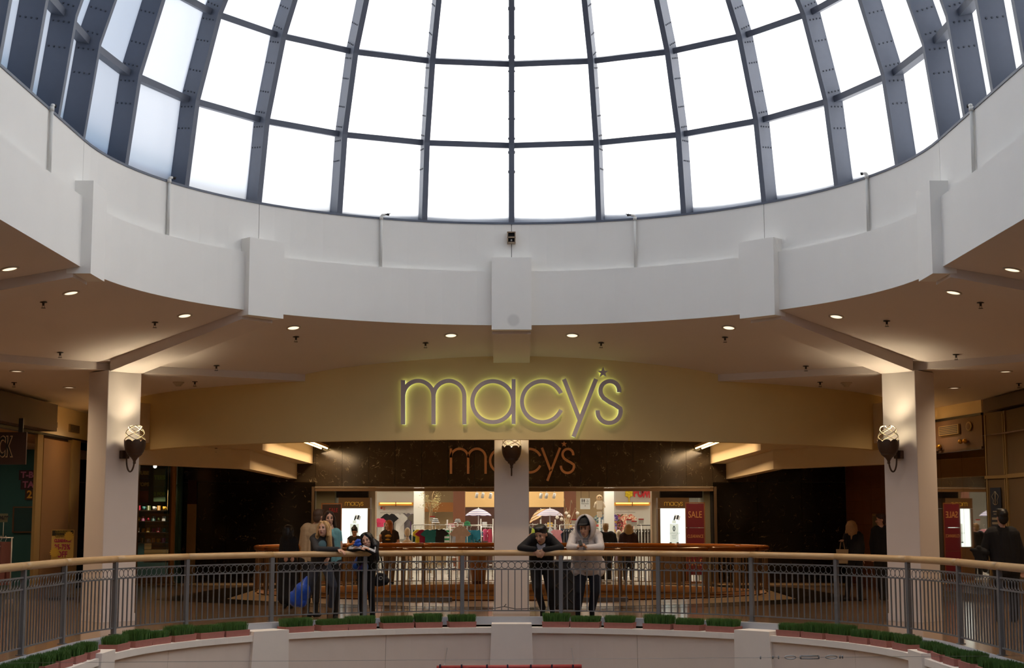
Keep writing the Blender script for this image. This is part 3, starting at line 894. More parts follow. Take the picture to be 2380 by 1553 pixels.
# ------------------------------------------------------------------ wall torches
CAGE = mat('pale_metal_strip', srgb(150, 136, 110), .45, .3)
def torch(u, label):
    c = COLP[u]; rz = {0: 0, 45: -math.pi / 4, -45: math.pi / 4}[u]
    e = empty('wall_sconce', (c.x, c.y, 0), rz, label, 'wall lamp', 'torch lamps on the columns')
    y0 = -.305; yc = y0 - .36
    mb = MB(); mb.box((0, y0 - .05, 2.66), (.13, .10, .13)); bevel(mb.build('wall_box', SCONCE, e), .006)
    zr, R_ = 2.885, .172
    # arm: from the box down in a loop and up into the cup
    pts = []
    for k in range(17):
        a = math.pi * k / 16
        pts.append((0, y0 - .12 - (.12 - .12 * math.cos(a)) , 2.58 - .20 * math.sin(a)))
    pts = [(0, y0 - .08, 2.74), (0, y0 - .105, 2.70), (0, y0 - .12, 2.64)] + pts + [(0, yc, 2.62)]
    mb = MB(); mb.tube(pts, .0135, 8); mb.build('arm', SCONCE, e)
    mb = MB(); prof = [(.012, 2.58), (.06, 2.615), (.105, 2.65), (.138, 2.695), (.158, 2.745), (.169, 2.80), (R_, zr - .03)]
    N = 48; rows = []
    for r, z in prof: rows.append([Vector((r * math.cos(2 * math.pi * k / N), yc + r * math.sin(2 * math.pi * k / N), z)) for k in range(N + 1)])
    rows.append([Vector((R_ * math.cos(2 * math.pi * k / N), yc + R_ * math.sin(2 * math.pi * k / N), zr - .03 + .035 * abs(math.sin(8 * math.pi * k / N)) ** .6)) for k in range(N + 1)])
    mb.grid(rows, True)
    cup = mb.build('cup', SCONCE, e)
    mb = MB(); mb.lathe([(.016, 2.52), (.028, 2.56), (.055, 2.60), (.10, 2.635), (.122, 2.66), (.116, 2.665)], 24, (0, yc, 0)); mb.lathe([(.0, 2.50), (.022, 2.505), (.025, 2.525), (.018, 2.54)], 16, (0, yc, 0)); mb.build('calyx', SCONCE, cup)
    for k in range(8):
        pts = []
        for j in range(19):
            t = j / 18; a = 2 * math.pi * k / 8 + (1 if k % 2 else -1) * t * math.pi * 1.15
            r = R_ * .95 * (1 - .42 * t ** 2.2) * (1 if t < .9 else 1 - (t - .9) * 5)
            pts.append((r * math.cos(a), yc + r * math.sin(a), zr - .035 + .285 * (t if t < .9 else .9 + (t - .9) * .5)))
        mb = MB(); mb.tube(pts, .0055, 6); mb.build('cage_strip', CAGE, e)
    mb = MB(); mb.ball((0, yc, 2.83), .045, 12, 8); mb.build('bulb', emis('torch_bulb', (1.0, .86, .58), 12.0), e)
    ld = bpy.data.lights.new('torch_light', 'POINT'); ld.energy = TORCH_W; ld.color = (1.0, .84, .56); ld.shadow_soft_size = .06
    lo = bpy.data.objects.new('torch_light', ld); lo.location = (0, yc, 2.89); link(lo, e)
    ld = bpy.data.lights.new('torch_uplight', 'SPOT'); ld.energy = TORCH_UP; ld.color = (1.0, .84, .58); ld.shadow_soft_size = .05; ld.spot_size = math.radians(105); ld.spot_blend = .9
    lo = bpy.data.objects.new('torch_uplight', ld); lo.location = (0, yc, 2.88); lo.rotation_euler = (math.pi, 0, 0); link(lo, e)
TORCH_W, TORCH_UP = 7.0, 75.0
torch(0, 'dark bronze torch lamp on the middle column, its cage half hidden by the bulkhead')
torch(-45, 'dark bronze torch lamp with wire cage on the column beside the teen clothing shop')
torch(45, 'dark bronze torch lamp with wire cage on the column by the walking couple')

# ------------------------------------------------------------------ downlights, sprinklers, detectors
RINGM = mat('downlight_trim', (.55, .48, .4), .4)
LAMPW = emis('downlight_lamp', (1.0, .78, .54), 1.5)
_mb = MB(); _mb.lathe([(.115, .0), (.115, -.014), (.09, -.016), (.085, -.004)], 24); DL_RING = _mb.mesh('trim_ring', RINGM)
_mb = MB(); _mb.lathe([(.0, -.007), (.088, -.007)], 20); DL_LAMP = _mb.mesh('lamp', LAMPW)
DL_W = 94.0
def downlight(p, sl, label, grp, power):
    rx = 0
    e = empty('downlight', p, label=label, cat='ceiling light', group=grp)
    if sl:
        d = Vector((p.x, p.y - CC, 0)).normalized() if p.y > CC else Vector((1 if p.x > 0 else -1, 0, 0))
        ax = Vector((-d.y, d.x, 0)); e.rotation_mode = 'QUATERNION'
        from mathutils import Quaternion
        e.rotation_quaternion = Quaternion(ax, math.atan(.22))
    inst('trim_ring', DL_RING, e); inst('lamp', DL_LAMP, e)
    ld = bpy.data.lights.new('downlight_light', 'SPOT'); ld.energy = power; ld.color = (1.0, .75, .49); ld.spot_size = math.radians(152); ld.spot_blend = 1.0; ld.shadow_soft_size = .07
    lo = bpy.data.objects.new('downlight_light', ld); lo.location = (0, 0, -.03); link(lo, e)
for px, py in [(22, 624), (165, 680), (429, 733), (682, 761), (1048, 779), (1330, 779), (1694, 761), (1944, 735), (2216, 679), (2353, 626)]:
    p, sl = on_ceiling(px, py)
    downlight(p, True, 'round recessed downlight in the sloping soffit around the atrium', 'soffit downlights', DL_W)
for px, py in [(39, 862), (161, 900), (2218, 901), (2337, 863)]:
    p, sl = on_ceiling(px, py)
    downlight(p, False, 'round recessed downlight in the flat ceiling before the side shops', 'concourse downlights', DL_W * 1.6)
SPR = mat('sprinkler_metal', (.06, .05, .045), .4, .6)
_mb = MB(); _mb.lathe([(.05, 0), (.05, -.008), (.018, -.012), (.014, -.05), (.0, -.05)], 14); SP1 = _mb.mesh('escutcheon', SPR)
_mb = MB(); _mb.lathe([(.0, -.085), (.032, -.085), (.032, -.08), (.0, -.078)], 12); _mb.box((.014, 0, -.065), (.004, .006, .035)); _mb.box((-.014, 0, -.065), (.004, .006, .035)); SP2 = _mb.mesh('deflector', SPR)
def sprinkler(p, label, grp):
    e = empty('sprinkler_head', p, label=label, cat='sprinkler', group=grp)
    inst('escutcheon', SP1, e); inst('deflector', SP2, e)
for px, py in [(101, 702), (360, 749), (688, 783), (989, 797), (1397, 797), (1685, 784), (2061, 746), (2279, 703), (140, 819), (503, 850), (1873, 851), (2222, 824)]:
    p, sl = on_ceiling(px, py); sprinkler(p, 'small dark sprinkler head hanging from the sloping soffit', 'soffit sprinklers')
for px, py in [(33, 889), (453, 887), (1906, 888), (2368, 891)]:
    p, sl = on_ceiling(px, py); sprinkler(p, 'small dark sprinkler head hanging from the flat concourse ceiling', 'concourse sprinklers')
for px, py in [(500, 1042), (1892, 1042)]:
    sprinkler(atY(px, py, 31.2) * 1.0 if False else Vector((atZ(px, py, WZ2).x, atZ(px, py, WZ2).y, WZ2)), 'small dark sprinkler head under the cream stepped ceiling', 'well sprinklers')
DET = mat('detector_plastic', srgb(190, 170, 145), .6)
_mb = MB(); _mb.lathe([(.10, 0), (.10, -.02), (.075, -.028), (.07, -.05), (.0, -.055)], 20); DT1 = _mb.mesh('base', DET)
_mb = MB(); _mb.lathe([(.05, -.05), (.048, -.075), (.0, -.078)], 16); DT2 = _mb.mesh('sensor', DET)
for px, py in [(415, 888), (1967, 889)]:
    p, sl = on_ceiling(px, py)
    e = empty('smoke_detector', p, label='round smoke detector on the flat ceiling behind the column of the ' + ('teen clothing shop' if px < CX else 'walking couple'), cat='smoke detector', group='smoke detectors'); inst('base', DT1, e); inst('sensor', DT2, e)

# sprinkler pipes climbing the drum wall, with a nozzle at the sill
PIPE = mat('white_pipe_paint', (.68, .66, .62), .6)
for px in (118, 392, 886, 1476, 2016, 2260):
    r_ = RU - .03
    u = u_at_px(px, r_, 6.1)
    p = pos(r_, u); n_ = nrm(u)
    e = empty('wall_pipe', (p.x, p.y, ZFT - .02), label='thin white pipe with a dark spray nozzle on the drum wall', cat='pipe', group='spray pipes on the drum wall')
    mb = MB(); mb.tube([(0, 0, 0), (0, 0, ZD - ZFT + .04)], .022, 10); mb.tube([(0, 0, ZD - ZFT + .0), (0, 0, ZD - ZFT + .05)], .03, 10)
    mb.build('pipe', PIPE, e)
    sgn = 1 if px < CX else -1
    t_ = Vector((n_.y, -n_.x, 0)) * sgn
    q = lambda a, z: tuple(t_ * a + Vector((0, 0, ZD - ZFT + z)))
    mb = MB(); mb.tube([q(0, .05), q(.015, .075), q(.06, .085)], .02, 8); mb.build('elbow', PIPE, e)
    mb = MB(); mb.tube([q(.055, .085), q(.11, .09)], .013, 8); mb.tube([q(.11, .075), q(.115, .105)], .02, 8); mb.tube([q(.10, .09), q(.15, .11)], .006, 6); mb.build('nozzle', BLACK, e)

# box-shaped double floodlight over the middle pier
BEIGE = mat('fixture_beige', srgb(150, 128, 104), .5)
p = atY(1188.5, 553, CC + RU - .06)
e = empty('floodlight', p, label='small beige twin-window floodlight box on the joint of the drum wall', cat='floodlight')
mb = MB()
mb.box((0, .03, 0), (.135, .06, .185)); mb.box((-.06, -.03, 0), (.016, .07, .185)); mb.box((.06, -.03, 0), (.016, .07, .185)); mb.box((0, -.03, .085), (.135, .07, .016)); mb.box((0, -.03, -.085), (.135, .07, .016)); mb.box((0, -.03, .0), (.135, .07, .02))
mb.build('housing', BEIGE, e)
mb = MB(); mb.box((0, -.005, .044), (.106, .01, .066)); mb.build('window', BLACK, e)
w2 = MB(); w2.box((0, -.005, -.043), (.106, .01, .066)); w2 = w2.build('window', BLACK, e)
mb = MB(); mb.ball((0, -.02, -.043), .016, 10, 6); mb.build('lens', mat('lens_white', (.8, .8, .78), .2), w2)

# ------------------------------------------------------------------ big sign letters
def ell_arc(cx_, cy_, rx, ry, a0, a1, n=24):
    return [(cx_ + rx * math.cos(math.radians(a0 + (a1 - a0) * k / n)), cy_ - ry * math.sin(math.radians(a0 + (a1 - a0) * k / n))) for k in range(n + 1)]
LETTERS = {
    'letter_m': [[(935.4, 883.4), (935.4, 986.5)], [(935.4, 986)] [:0] or ell_arc(971, 921, 35.6, 36, 180, 0) + [(1006.6, 986.5)], ell_arc(1042.6, 921, 36, 36, 180, 0) + [(1078.6, 986.5)]],
    'letter_a': [ell_arc(1145, 933.4, 47.7, 47.7, 0, 360, 48), [(1193.7, 880.9), (1193.7, 985.7)]],
    'letter_c': [ell_arc(1260.9, 933.4, 47.7, 47.7, 24, 336, 44)],
    'letter_y': [[(1311.4, 880.9), (1348.2, 976)], [(1386.3, 880.9), (1333.7, 1015)]],
    'letter_s': [ell_arc(1418.6, 907.7, 22, 22, -10, 205, 20) + [(1404, 925), (1417, 934), (1430, 940.5), (1438, 946)] + ell_arc(1416.9, 956, 26.9, 26.9, 15, -185, 22)],
}
STAR = [(1402.9 + (12.5 if k % 2 == 0 else 5.2) * math.sin(math.pi * k / 5), 865.7 - (12.5 if k % 2 == 0 else 5.2) * math.cos(math.pi * k / 5)) for k in range(10)]
def stroke(mb, pts, w, place, d0, d1):
    """ribbon of width w along 2D points; place(x, y, d) gives the 3D point at stand-off d"""
    pts = [Vector(p) for p in pts]; m = len(pts); L_ = []; R_ = []
    closed = (pts[0] - pts[-1]).length < 1e-6
    for i, p in enumerate(pts):
        if closed: t = pts[(i + 1) % (m - 1)] - pts[(i - 1) % (m - 1) if i > 0 else m - 2]
        else: t = pts[min(i + 1, m - 1)] - pts[max(i - 1, 0)]
        t.normalize(); n_ = Vector((-t.y, t.x)) * (w / 2)
        L_.append(p + n_); R_.append(p - n_)
    rows = [[place(a.x, a.y, d1), place(b.x, b.y, d1), place(b.x, b.y, d0), place(a.x, a.y, d0)] for a, b in zip(L_, R_)]
    vv = [q for r in rows for q in r]
    mb.add(vv, [(i * 4 + k, i * 4 + (k + 1) % 4, (i + 1) * 4 + (k + 1) % 4, (i + 1) * 4 + k) for i in range(m - 1) for k in range(4)])
    if not closed: mb.add(rows[0], [(0, 1, 2, 3)]); mb.add(rows[-1], [(3, 2, 1, 0)])
def word_sign(e, place, w, d0, d1, m_, halo=None):
    for nm, strokes in LETTERS.items():
        mb = MB()
        for s_ in strokes: stroke(mb, s_, w, place, d0, d1)
        l_ = mb.build(nm, m_, e)
        if halo:
            mb = MB()
            for s_ in strokes: stroke(mb, s_, w * halo[1], place, halo[2], halo[3])
            mb.build('halo_tube', halo[0], l_)
    mb = MB(); n = 10
    fr = [place(x, y, d1) for x, y in STAR]; bk = [place(x, y, d0) for x, y in STAR]
    mb.add(fr + bk + [place(1402.9, 865.7, d1)], [(k, (k + 1) % n, 20) for k in range(n)] + [(k, n + k, n + (k + 1) % n, (k + 1) % n) for k in range(n)])
    s_ = mb.build('star', m_, e)
    if halo:
        mb = MB(); sm = [(1402.9 + (x - 1402.9) * .6, 865.7 + (y - 865.7) * .6) for x, y in STAR]
        fr = [place(x, y, halo[3]) for x, y in sm]; bk = [place(x, y, halo[2]) for x, y in sm]
        mb.add(fr + bk, [tuple(range(10))] + [(k, 10 + k, 10 + (k + 1) % 10, (k + 1) % 10) for k in range(10)])
        mb.build('halo_tube', halo[0], s_)
def on_drum(px, py, d):
    Y = 25.6
    for _ in range(12):
        p = atY(px, py, Y); Y = DRC.y - math.sqrt((DRR + d) ** 2 - p.x ** 2)
    return atY(px, py, Y)
def on_drum_fixed(px, py, d):      # keep plan angle and height of the wall point, stand off radially
    p = on_drum(px, py, .12); n_ = Vector((p.x, p.y - DRC.y, 0)).normalized()
    q = DRC.to_3d() + n_ * (DRR + d); q.z = p.z
    return q
LETM = mat('brushed_grey_letter', srgb(196, 184, 188), .45, .1)
e = empty('store_sign', label='large halo-lit grey lowercase store sign with a star on the yellow bulkhead', cat='sign')
HALO = emis('halo_green_yellow', (.78, 1.0, .46), 1.35)
word_sign(e, on_drum_fixed, 9.4, .06, .10, LETM, (HALO, .80, .02, .05))
# ------------------------------------------------------------------ department store front
def fx(px, Y=FACY): return (px - CX) * Y / F * 1.0
def fz(py, Y=FACY): return atY(CX, py, Y).z
ZH = fz(1131.5)          # underside of the granite header
front = empty('wall_storefront', label='brown and black granite front of the department store', kind='structure')
xs = fx(735); wpan = (fx(1655) - fx(735)) / 15
for k in range(15):
    mb = MB(); mb.box((xs + wpan * (k + .5), FACY + .06, (ZH + 3.9) / 2), (wpan - .006, .12, 3.9 - ZH)); mb.build('granite_panel', GRANITE_B, front)
for sx, x0, x1 in ((-1, fx(735), -8.66), (1, fx(1655), 8.80)):
    n = 3; w = (x1 - x0) / n
    for k in range(n):
        for z0, z1 in ((0, 1.28), (1.285, 2.60), (2.605, 3.9)):
            mb = MB(); mb.box((x0 + w * (k + .5), FACY + .06, (z0 + z1) / 2), (abs(w) - .006, .12, z1 - z0)); mb.build('granite_panel', GRANITE_B if (z0 > 2.6 and k == 0) else GRANITE_K, front)
for sx in (-1, 1):
    mb = MB(); mb.box((sx * 7.05, FACY + .16, 1.95), (3.6, .06, 3.9)); mb.build('backing', BLACK, front)
STEELF = mat('satin_door_track', srgb(150, 134, 112), .35, .5)
mb = MB(); mb.box(((fx(735) + fx(1655)) / 2, FACY - .03, ZH - .01), (fx(1655) - fx(735), .10, .03)); mb.build('header_trim', STEELF, front)
mb = MB(); mb.box(((fx(735) + fx(1655)) / 2, FACY + .02, ZH - .075), (fx(1655) - fx(735), .16, .085)); mb.build('door_track', mat('brown_track', srgb(110, 84, 56), .5, .2), front)
for px in (731, 1659):
    mb = MB(); mb.box((fx(px), FACY - .02, ZH / 2), (.07, .14, ZH)); mb.build('jamb', mat('bronze_jamb', srgb(96, 76, 56), .4, .3), front)
# second word sign, flat copper letters on the granite
def on_front(px, py, d):
    qx = (px - 935.4) * .5627 + 1048; qy = 1101.4 + (py - 986.5) * .573
    p = atY(qx, qy, FACY - .05); p.y = FACY - d
    return p
e = empty('store_sign', label='smaller copper lowercase store sign with a star on the granite above the entrance', cat='sign')
COPPER = mat('copper_letter', srgb(222, 168, 124), .5, .0)
word_sign(e, on_front, 9.8, .0, .05, COPPER)

# vitrines with light boxes either side of the entrance
BROWN = mat('brown_panel', srgb(104, 78, 50), .6)
GOLD = mat('gold_letter', srgb(236, 206, 96), .4, .2)
GREYGREEN = mat('grey_green_panel', srgb(138, 134, 112), .7)
BEIGEC = mat('beige_column', srgb(196, 168, 134), .7)
LBOX = emis('lightbox_white', (.86, 1.0, .92), 1.25)
BOTTLE = mat('bottle_grey', srgb(205, 214, 206), .3)
BOTTLE_E = emis('bottle_print', (.62, .72, .66), .78)
CAPK = emis('print_black', (.01, .012, .012), 1.0)
CAPG = emis('print_grey', (.55, .58, .55), .6)
TXTG = emis('print_text', (.30, .33, .31), .6)
def vitrine(px0, px1, label, cxp, full):
    Y = FACY + .10
    x0, x1 = fx(px0, Y), fx(px1, Y); xm = (x0 + x1) / 2; w = x1 - x0
    e = empty('light_box', (xm, Y, 0), label=label, cat='light box')
    zt_, zb_ = fz(1182, Y), .90
    mb = MB(); mb.box((0, .25, zb_ / 2), (w + .14, .5, zb_)); mb.box((0, .25, (zt_ + fz(1157, Y)) / 2 + .005), (w + .14, .5, fz(1157, Y) - zt_ - .01)); mb.box((-w / 2 - .04, .25, (zt_ + zb_) / 2), (.06, .5, zt_ - zb_)); mb.box((w / 2 + .04, .25, (zt_ + zb_) / 2), (.06, .5, zt_ - zb_))
    mb.build('casing', BROWN, e)
    mb = MB(); mb.box((0, .06, (zt_ + zb_) / 2), (w, .04, zt_ - zb_)); scr = mb.build('screen', LBOX, e)
    S = .01149
    def R(mb, px, py, pw, ph, d, M=None): mb.box(((px - cxp) * S, .035 - d, fz(py, Y)), (pw * S, .004, ph * S), M=M)
    rot = Matrix.Rotation(math.radians(16), 3, 'Y')
    mb = MB(); R(mb, cxp + 8, 1203, 14, 10, .002, rot); mb.build('cap_print', CAPG, scr)
    mb = MB(); R(mb, cxp + 2.4, 1204.5, 3.2, 10, .005, rot); R(mb, cxp + 9.5, 1202.4, 3.4, 10, .005, rot); mb.build('cap_shade_print', CAPK, scr)
    mb = MB(); R(mb, cxp + 1, 1241, 20, 46, .002); R(mb, cxp + 1, 1214, 9, 9, .002); mb.build('bottle_print', BOTTLE_E, scr)
    if full:
        [(lambda m_: (R(m_, cxp + dx, 1262, 5, 2.6, .005), m_.build('bottle_foot_print', CAPK, scr)))(MB()) for dx in (-7.5, 9.0)]
        ring = [Vector((math.cos(a) * .022, 0, math.sin(a) * .062)) for a in [2 * math.pi * k / 16 for k in range(16)]]
        mb = MB(); mb.tube([v + Vector((S * .8, .03, fz(1229, Y))) for v in ring], .011, 4, closed=True); mb.build('logo', CAPK, scr)
        inst('lettering', text_mesh('CLINIQUE', .075, .004, TXTG), scr, (S * .8, .03, fz(1240, Y)), FACE)
        for k in range(3):
            mb = MB(); R(mb, cxp + .8, 1245 + 3.2 * k, 12 - 2 * k, 1.1, .005); mb.build('text_line', TXTG, scr)
    def pl(px, py, d):
        return Vector(((px - 1191) * .0817 * S + 0, -.005 - d, fz(1171.5, Y) - (py - 935) * .0817 * S))
    for nm, strokes in LETTERS.items():
        mb = MB()
        for s_ in strokes: stroke(mb, s_, 13, pl, 0, .012)
        mb.build(nm, GOLD, e)
    return e
vitrine(795, 856, 'brown cased light box with a pale bottle advert before the shirts wall', 825, False)
vitrine(1533, 1593, 'brown cased light box with a skin care bottle advert beside the sale board', 1563, True)
# columns and side panels inside the entrance
def slab(px0, px1, py0, py1, Y, m, name, depth=.3, par=None):
    x0, x1 = fx(px0, Y), fx(px1, Y); z1, z0 = fz(py0, Y), fz(py1, Y) if py1 is not None else 0.0
    mb = MB(); mb.box(((x0 + x1) / 2, Y + depth / 2, (z0 + z1) / 2), (abs(x1 - x0), depth, z1 - z0))
    return mb.build(name, m, par)
inner = empty('wall_entrance', label='beige columns and grey green side panels inside the store entrance', kind='structure')
slab(737, 781, 1138, None, FACY + .3, GREYGREEN, 'side_panel', 1.2, inner)
slab(1633, 1654, 1138, None, FACY + .3, GREYGREEN, 'side_panel', 1.2, inner)
slab(781, 857, 1136, 1157, FACY + .6, mat('dark_soffit_panel', srgb(60, 48, 38), .8), 'soffit_panel', .5, inner)
slab(1533, 1633, 1136, 1157, FACY + .6, mat('dark_soffit_panel', (.1, .1, .1)), 'soffit_panel', .5, inner)
slab(858, 874, 1130, None, FACY + .8, BEIGEC, 'column', .5, inner)
slab(1513, 1532, 1130, None, FACY + .8, BEIGEC, 'column', .5, inner)

# sale boards
MAROON = mat('maroon_board', srgb(108, 16, 40), .6)
MAROON_D = mat('dark_maroon_board', srgb(40, 14, 14), .6)
TAN = mat('tan_letter', srgb(205, 150, 96), .6)
def sale_board(px0, px1, py0, label, m_, lettered):
    Y = FACY - .35
    x0, x1 = fx(px0, Y), fx(px1, Y); w = x1 - x0; xm = (x0 + x1) / 2; zt_ = fz(py0, Y)
    e = empty('sale_board', (xm, Y, 0), label=label, cat='sign')
    mb = MB()
    for s_ in (-1, 1): mb.box((s_ * (w / 2 + .012), 0, zt_ / 2), (.024, .03, zt_))
    mb.box((0, 0, zt_), (w + .05, .03, .024)); mb.box((0, 0, .02), (w + .06, .4, .04)); mb.build('frame', mat('board_frame', srgb(150, 96, 60), .4, .4), e)
    hs = [.63, .62, .60] if lettered else [.72, .9]
    z = zt_ - .015
    for k, h in enumerate(hs):
        if z - h < .05: break
        mb = MB(); mb.box((0, 0, z - h / 2), (w - .004, .016, h - .012)); pnl = mb.build('panel', m_, e)
        if lettered:
            t = ('SALE', 'CLEARANCE', 'SALE')[k]
            inst('lettering', text_mesh(t, .24 if t == 'SALE' else .12, .006, TAN, stretch=.72 if t == 'SALE' else .62), pnl, (0, -.012, z - (h * .47 if t == 'SALE' else h * .36)), FACE)
        elif k == 0:
            inst('lettering', text_mesh('SALE', .16, .006, mat('red_letter', srgb(150, 20, 40), .6), stretch=.7), pnl, (.05, -.012, z - h * .22), FACE)
        z -= h
sale_board(1592, 1633, 1169, 'maroon sale and clearance board with tan letters beside the bottle advert', MAROON, True)
sale_board(752, 795, 1171, 'dark sale board in a copper frame beside the grey green panel', MAROON_D, False)

# ------------------------------------------------------------------ store interior
SWALL = mat('store_white_wall', (.72, .70, .64), .8)
SFLOOR = mat('store_white_tile', (.62, .58, .52), .25, noise=.06, nscale=3)
STOREC = mat('store_ceiling_white', (.78, .76, .72), .9)
o = fill('floor_store', [(-12, FACY + .3), (12, FACY + .3), (12, 61.9), (-12, 61.9)], [], .0, SFLOOR); tag(o, 'white tiled floor of the department store', kind='structure')
o = fill('ceiling_store', [(-12, FACY + .2), (12, FACY + .2), (12, 61.9), (-12, 61.9)], [], 3.3, STOREC); tag(o, 'white ceiling of the department store', kind='structure')
mb = MB(); mb.box((0, FACY + .15, 3.3), (18, .06, 1.5)); o = mb.build('wall_header_back', SWALL); tag(o, 'white back of the entrance header', kind='structure')
for sx in (-1, 1):
    mb = MB(); mb.box((sx * 8.5, 51, 1.65), (.1, 21.5, 3.3)); o = mb.build('wall_store', SWALL); tag(o, 'white side wall of the department store', kind='structure')
bw = empty('wall_store_back', label='white, tan and brown back walls of the department store', kind='structure')
Yb = 50.0
slab(874, 963, 1120, None, Yb, SWALL, 'white_wall', .2, bw)
slab(1428, 1515, 1120, None, Yb, SWALL, 'white_wall', .2, bw)
TANW = mat('store_tan_wall', srgb(214, 176, 118), .8); DKB = mat('dark_brown_wall', srgb(66, 34, 20), .7); REDB = mat('red_brown_column', srgb(122, 72, 46), .4)
slab(1080, 1312, 1143, 1179, 52, TANW, 'tan_wall', .2, bw); slab(1080, 1312, 1179, None, 52.02, DKB, 'brown_wall', .2, bw)
slab(984, 1056, 1168, 1190, 55, mat('orange_wood_wall', srgb(190, 120, 50), .5), 'wood_wall', .2, bw); slab(975, 1060, 1100, None, 56, mat('store_beige_wall', srgb(198, 170, 130), .8), 'beige_wall', .2, bw)
slab(1335, 1405, 1100, None, 55, mat('store_beige_wall', (.5, .4, .3)), 'beige_wall', .2, bw)
slab(700, 880, 1100, None, 58, SWALL, 'white_wall', .2, bw); slab(1510, 1680, 1100, None, 58, SWALL, 'white_wall', .2, bw)
cols_in = empty('column_store', label='white and red brown columns standing inside the store', kind='structure')
slab(963, 986, 1100, None, 47.5, SWALL, 'white_column', .5, cols_in); slab(1404, 1426, 1100, None, 47.5, SWALL, 'white_column', .5, cols_in)
slab(1054, 1081, 1100, None, 49.5, REDB, 'brown_column', .6, cols_in); slab(1311, 1338, 1100, None, 49.5, REDB, 'brown_column', .6, cols_in)
# lit shelves
AMB = emis('amber_shelf_light', (1.0, .62, .16), 1.6)
for px0, px1, nm in ((882, 961, 'shirts'), (1427, 1509, 'girls dresses')):
    e = empty('lit_shelf', label='amber lit shelf on the white wall above the ' + nm, cat='shelf')
    slab(px0, px1, 1168, 1175.5, Yb - .3, mat('orange_shelf', srgb(226, 160, 60), .5), 'board', .28, e)
    slab(px0 + 3, px1 - 3, 1168.6, 1171.4, Yb - .33, AMB, 'lamp', .02, e)
    slab((px0 + px1) / 2 - 1, (px0 + px1) / 2 + 1, 1167, 1177, Yb - .34, mat('shelf_bracket', srgb(150, 96, 40), .5), 'bracket', .03, e)
# red dot logo, flower power lettering, restroom sign, coloured frieze
RED = mat('sign_red', srgb(206, 38, 44), .5); YEL = mat('sign_yellow', srgb(238, 212, 40), .5); WHT = mat('sign_white', (.8, .8, .78), .5)
p = atY(891, 1181, Yb - .06)
e = empty('wall_logo', p, label='small red dot and ring letters on the white wall above the shirts', cat='logo')
mb = MB(); mb.lathe([(.035, 0), (.035, .01), (0, .01)], 16, M=Matrix.Rotation(math.pi / 2, 3, 'X')); mb.build('dot', RED, e, (-.06, 0, 0))
inst('lettering', text_mesh('g', .14, .01, RED), e, (.03, 0, 0), FACE)
p = atY(1492, 1148, Yb - .06)
e = empty('wall_lettering', p, label='big red bubble letters beside the yellow flower on the white wall', cat='lettering')
for k, ch in enumerate('POWE'):
    inst('letter', text_mesh(ch, .36, .03, RED, stretch=.62, bold=.02), e, (-.22 + k * .165, -.02, .02 - .01 * k), FACE)
p = atY(1462, 1148, Yb - .06)
e = empty('wall_flower', p, label='yellow cut-out flower on the white wall next to red letters', cat='decoration')
for k in range(6):
    a = 2 * math.pi * k / 6; mb = MB(); mb.ball((.085 * math.sin(a), 0, .085 * math.cos(a)), (.055, .012, .055), 12, 6); mb.build('petal', YEL, e)
mb = MB(); mb.ball((0, -.012, 0), (.04, .012, .04), 12, 6); mb.build('centre', mat('flower_centre', srgb(250, 225, 60), .5), e)
mb = MB(); mb.box((0, 0, -.2), (.035, .015, .14)); mb.build('stem', YEL, e)
p = atY(1360, 1171, 46)
e = empty('hanging_sign', (p.x, p.y, p.z), label='white hanging restroom sign with black pictograms inside the store', cat='sign')
mb = MB(); mb.box((0, 0, 0), (.30, .02, .33)); mb.build('board', WHT, e)
mb = MB(); mb.tube([(-.12, 0, .16), (-.12, 0, 3.3 - p.z)], .004, 4); mb.tube([(.12, 0, .16), (.12, 0, 3.3 - p.z)], .004, 4); mb.build('wires', DARK, e)
for k in range(2):
    mb = MB(); x = -.09 + .06 * k
    mb.ball((x, -.012, .135), (.012, .004, .012), 8, 6); mb.box((x, -.012, .095), (.034 if k else .026, .004, .05)); mb.box((x - .008, -.012, .055), (.01, .004, .04)); mb.box((x + .008, -.012, .055), (.01, .004, .04)); mb.build('pictogram', BLACK, e)
mb = MB(); mb.tube([(.07 + .022 * math.cos(a), -.012, .07 + .022 * math.sin(a)) for a in [math.pi * .9 + k * math.pi * 1.3 / 8 for k in range(9)]], .004, 4); mb.box((.066, -.012, .11), (.008, .004, .04)); mb.box((.082, -.012, .09), (.03, .004, .007)); mb.build('pictogram', BLACK, e)
inst('lettering', text_mesh('Restrooms', .05, .004, BLACK), e, (0, -.013, .0), FACE)
mb = MB(); mb.prism([(-.012, -.012, -.06), (.012, -.012, -.06), (.0, -.012, -.09)], (0, .002, 0)); mb.box((0, -.012, -.05), (.008, .004, .03)); mb.build('arrow', BLACK, e)
e = empty('wall_frieze', atY(918, 1140, Yb - .1), label='yellow frieze with coloured letter feet along the top of the shirts wall', cat='decoration')
mb = MB(); mb.box((0, .03, .03), (1.2, .03, .09)); mb.build('board', YEL, e)
random.seed(2)
for k in range(13):
    mb = MB(); mb.box((-.55 + k * .09, 0, .0), (.045, .02, .05)); mb.build('letter', [RED, mat('sign_blue', srgb(40, 50, 150), .5), WHT, mat('sign_green', srgb(120, 190, 40), .5)][k % 4], e)
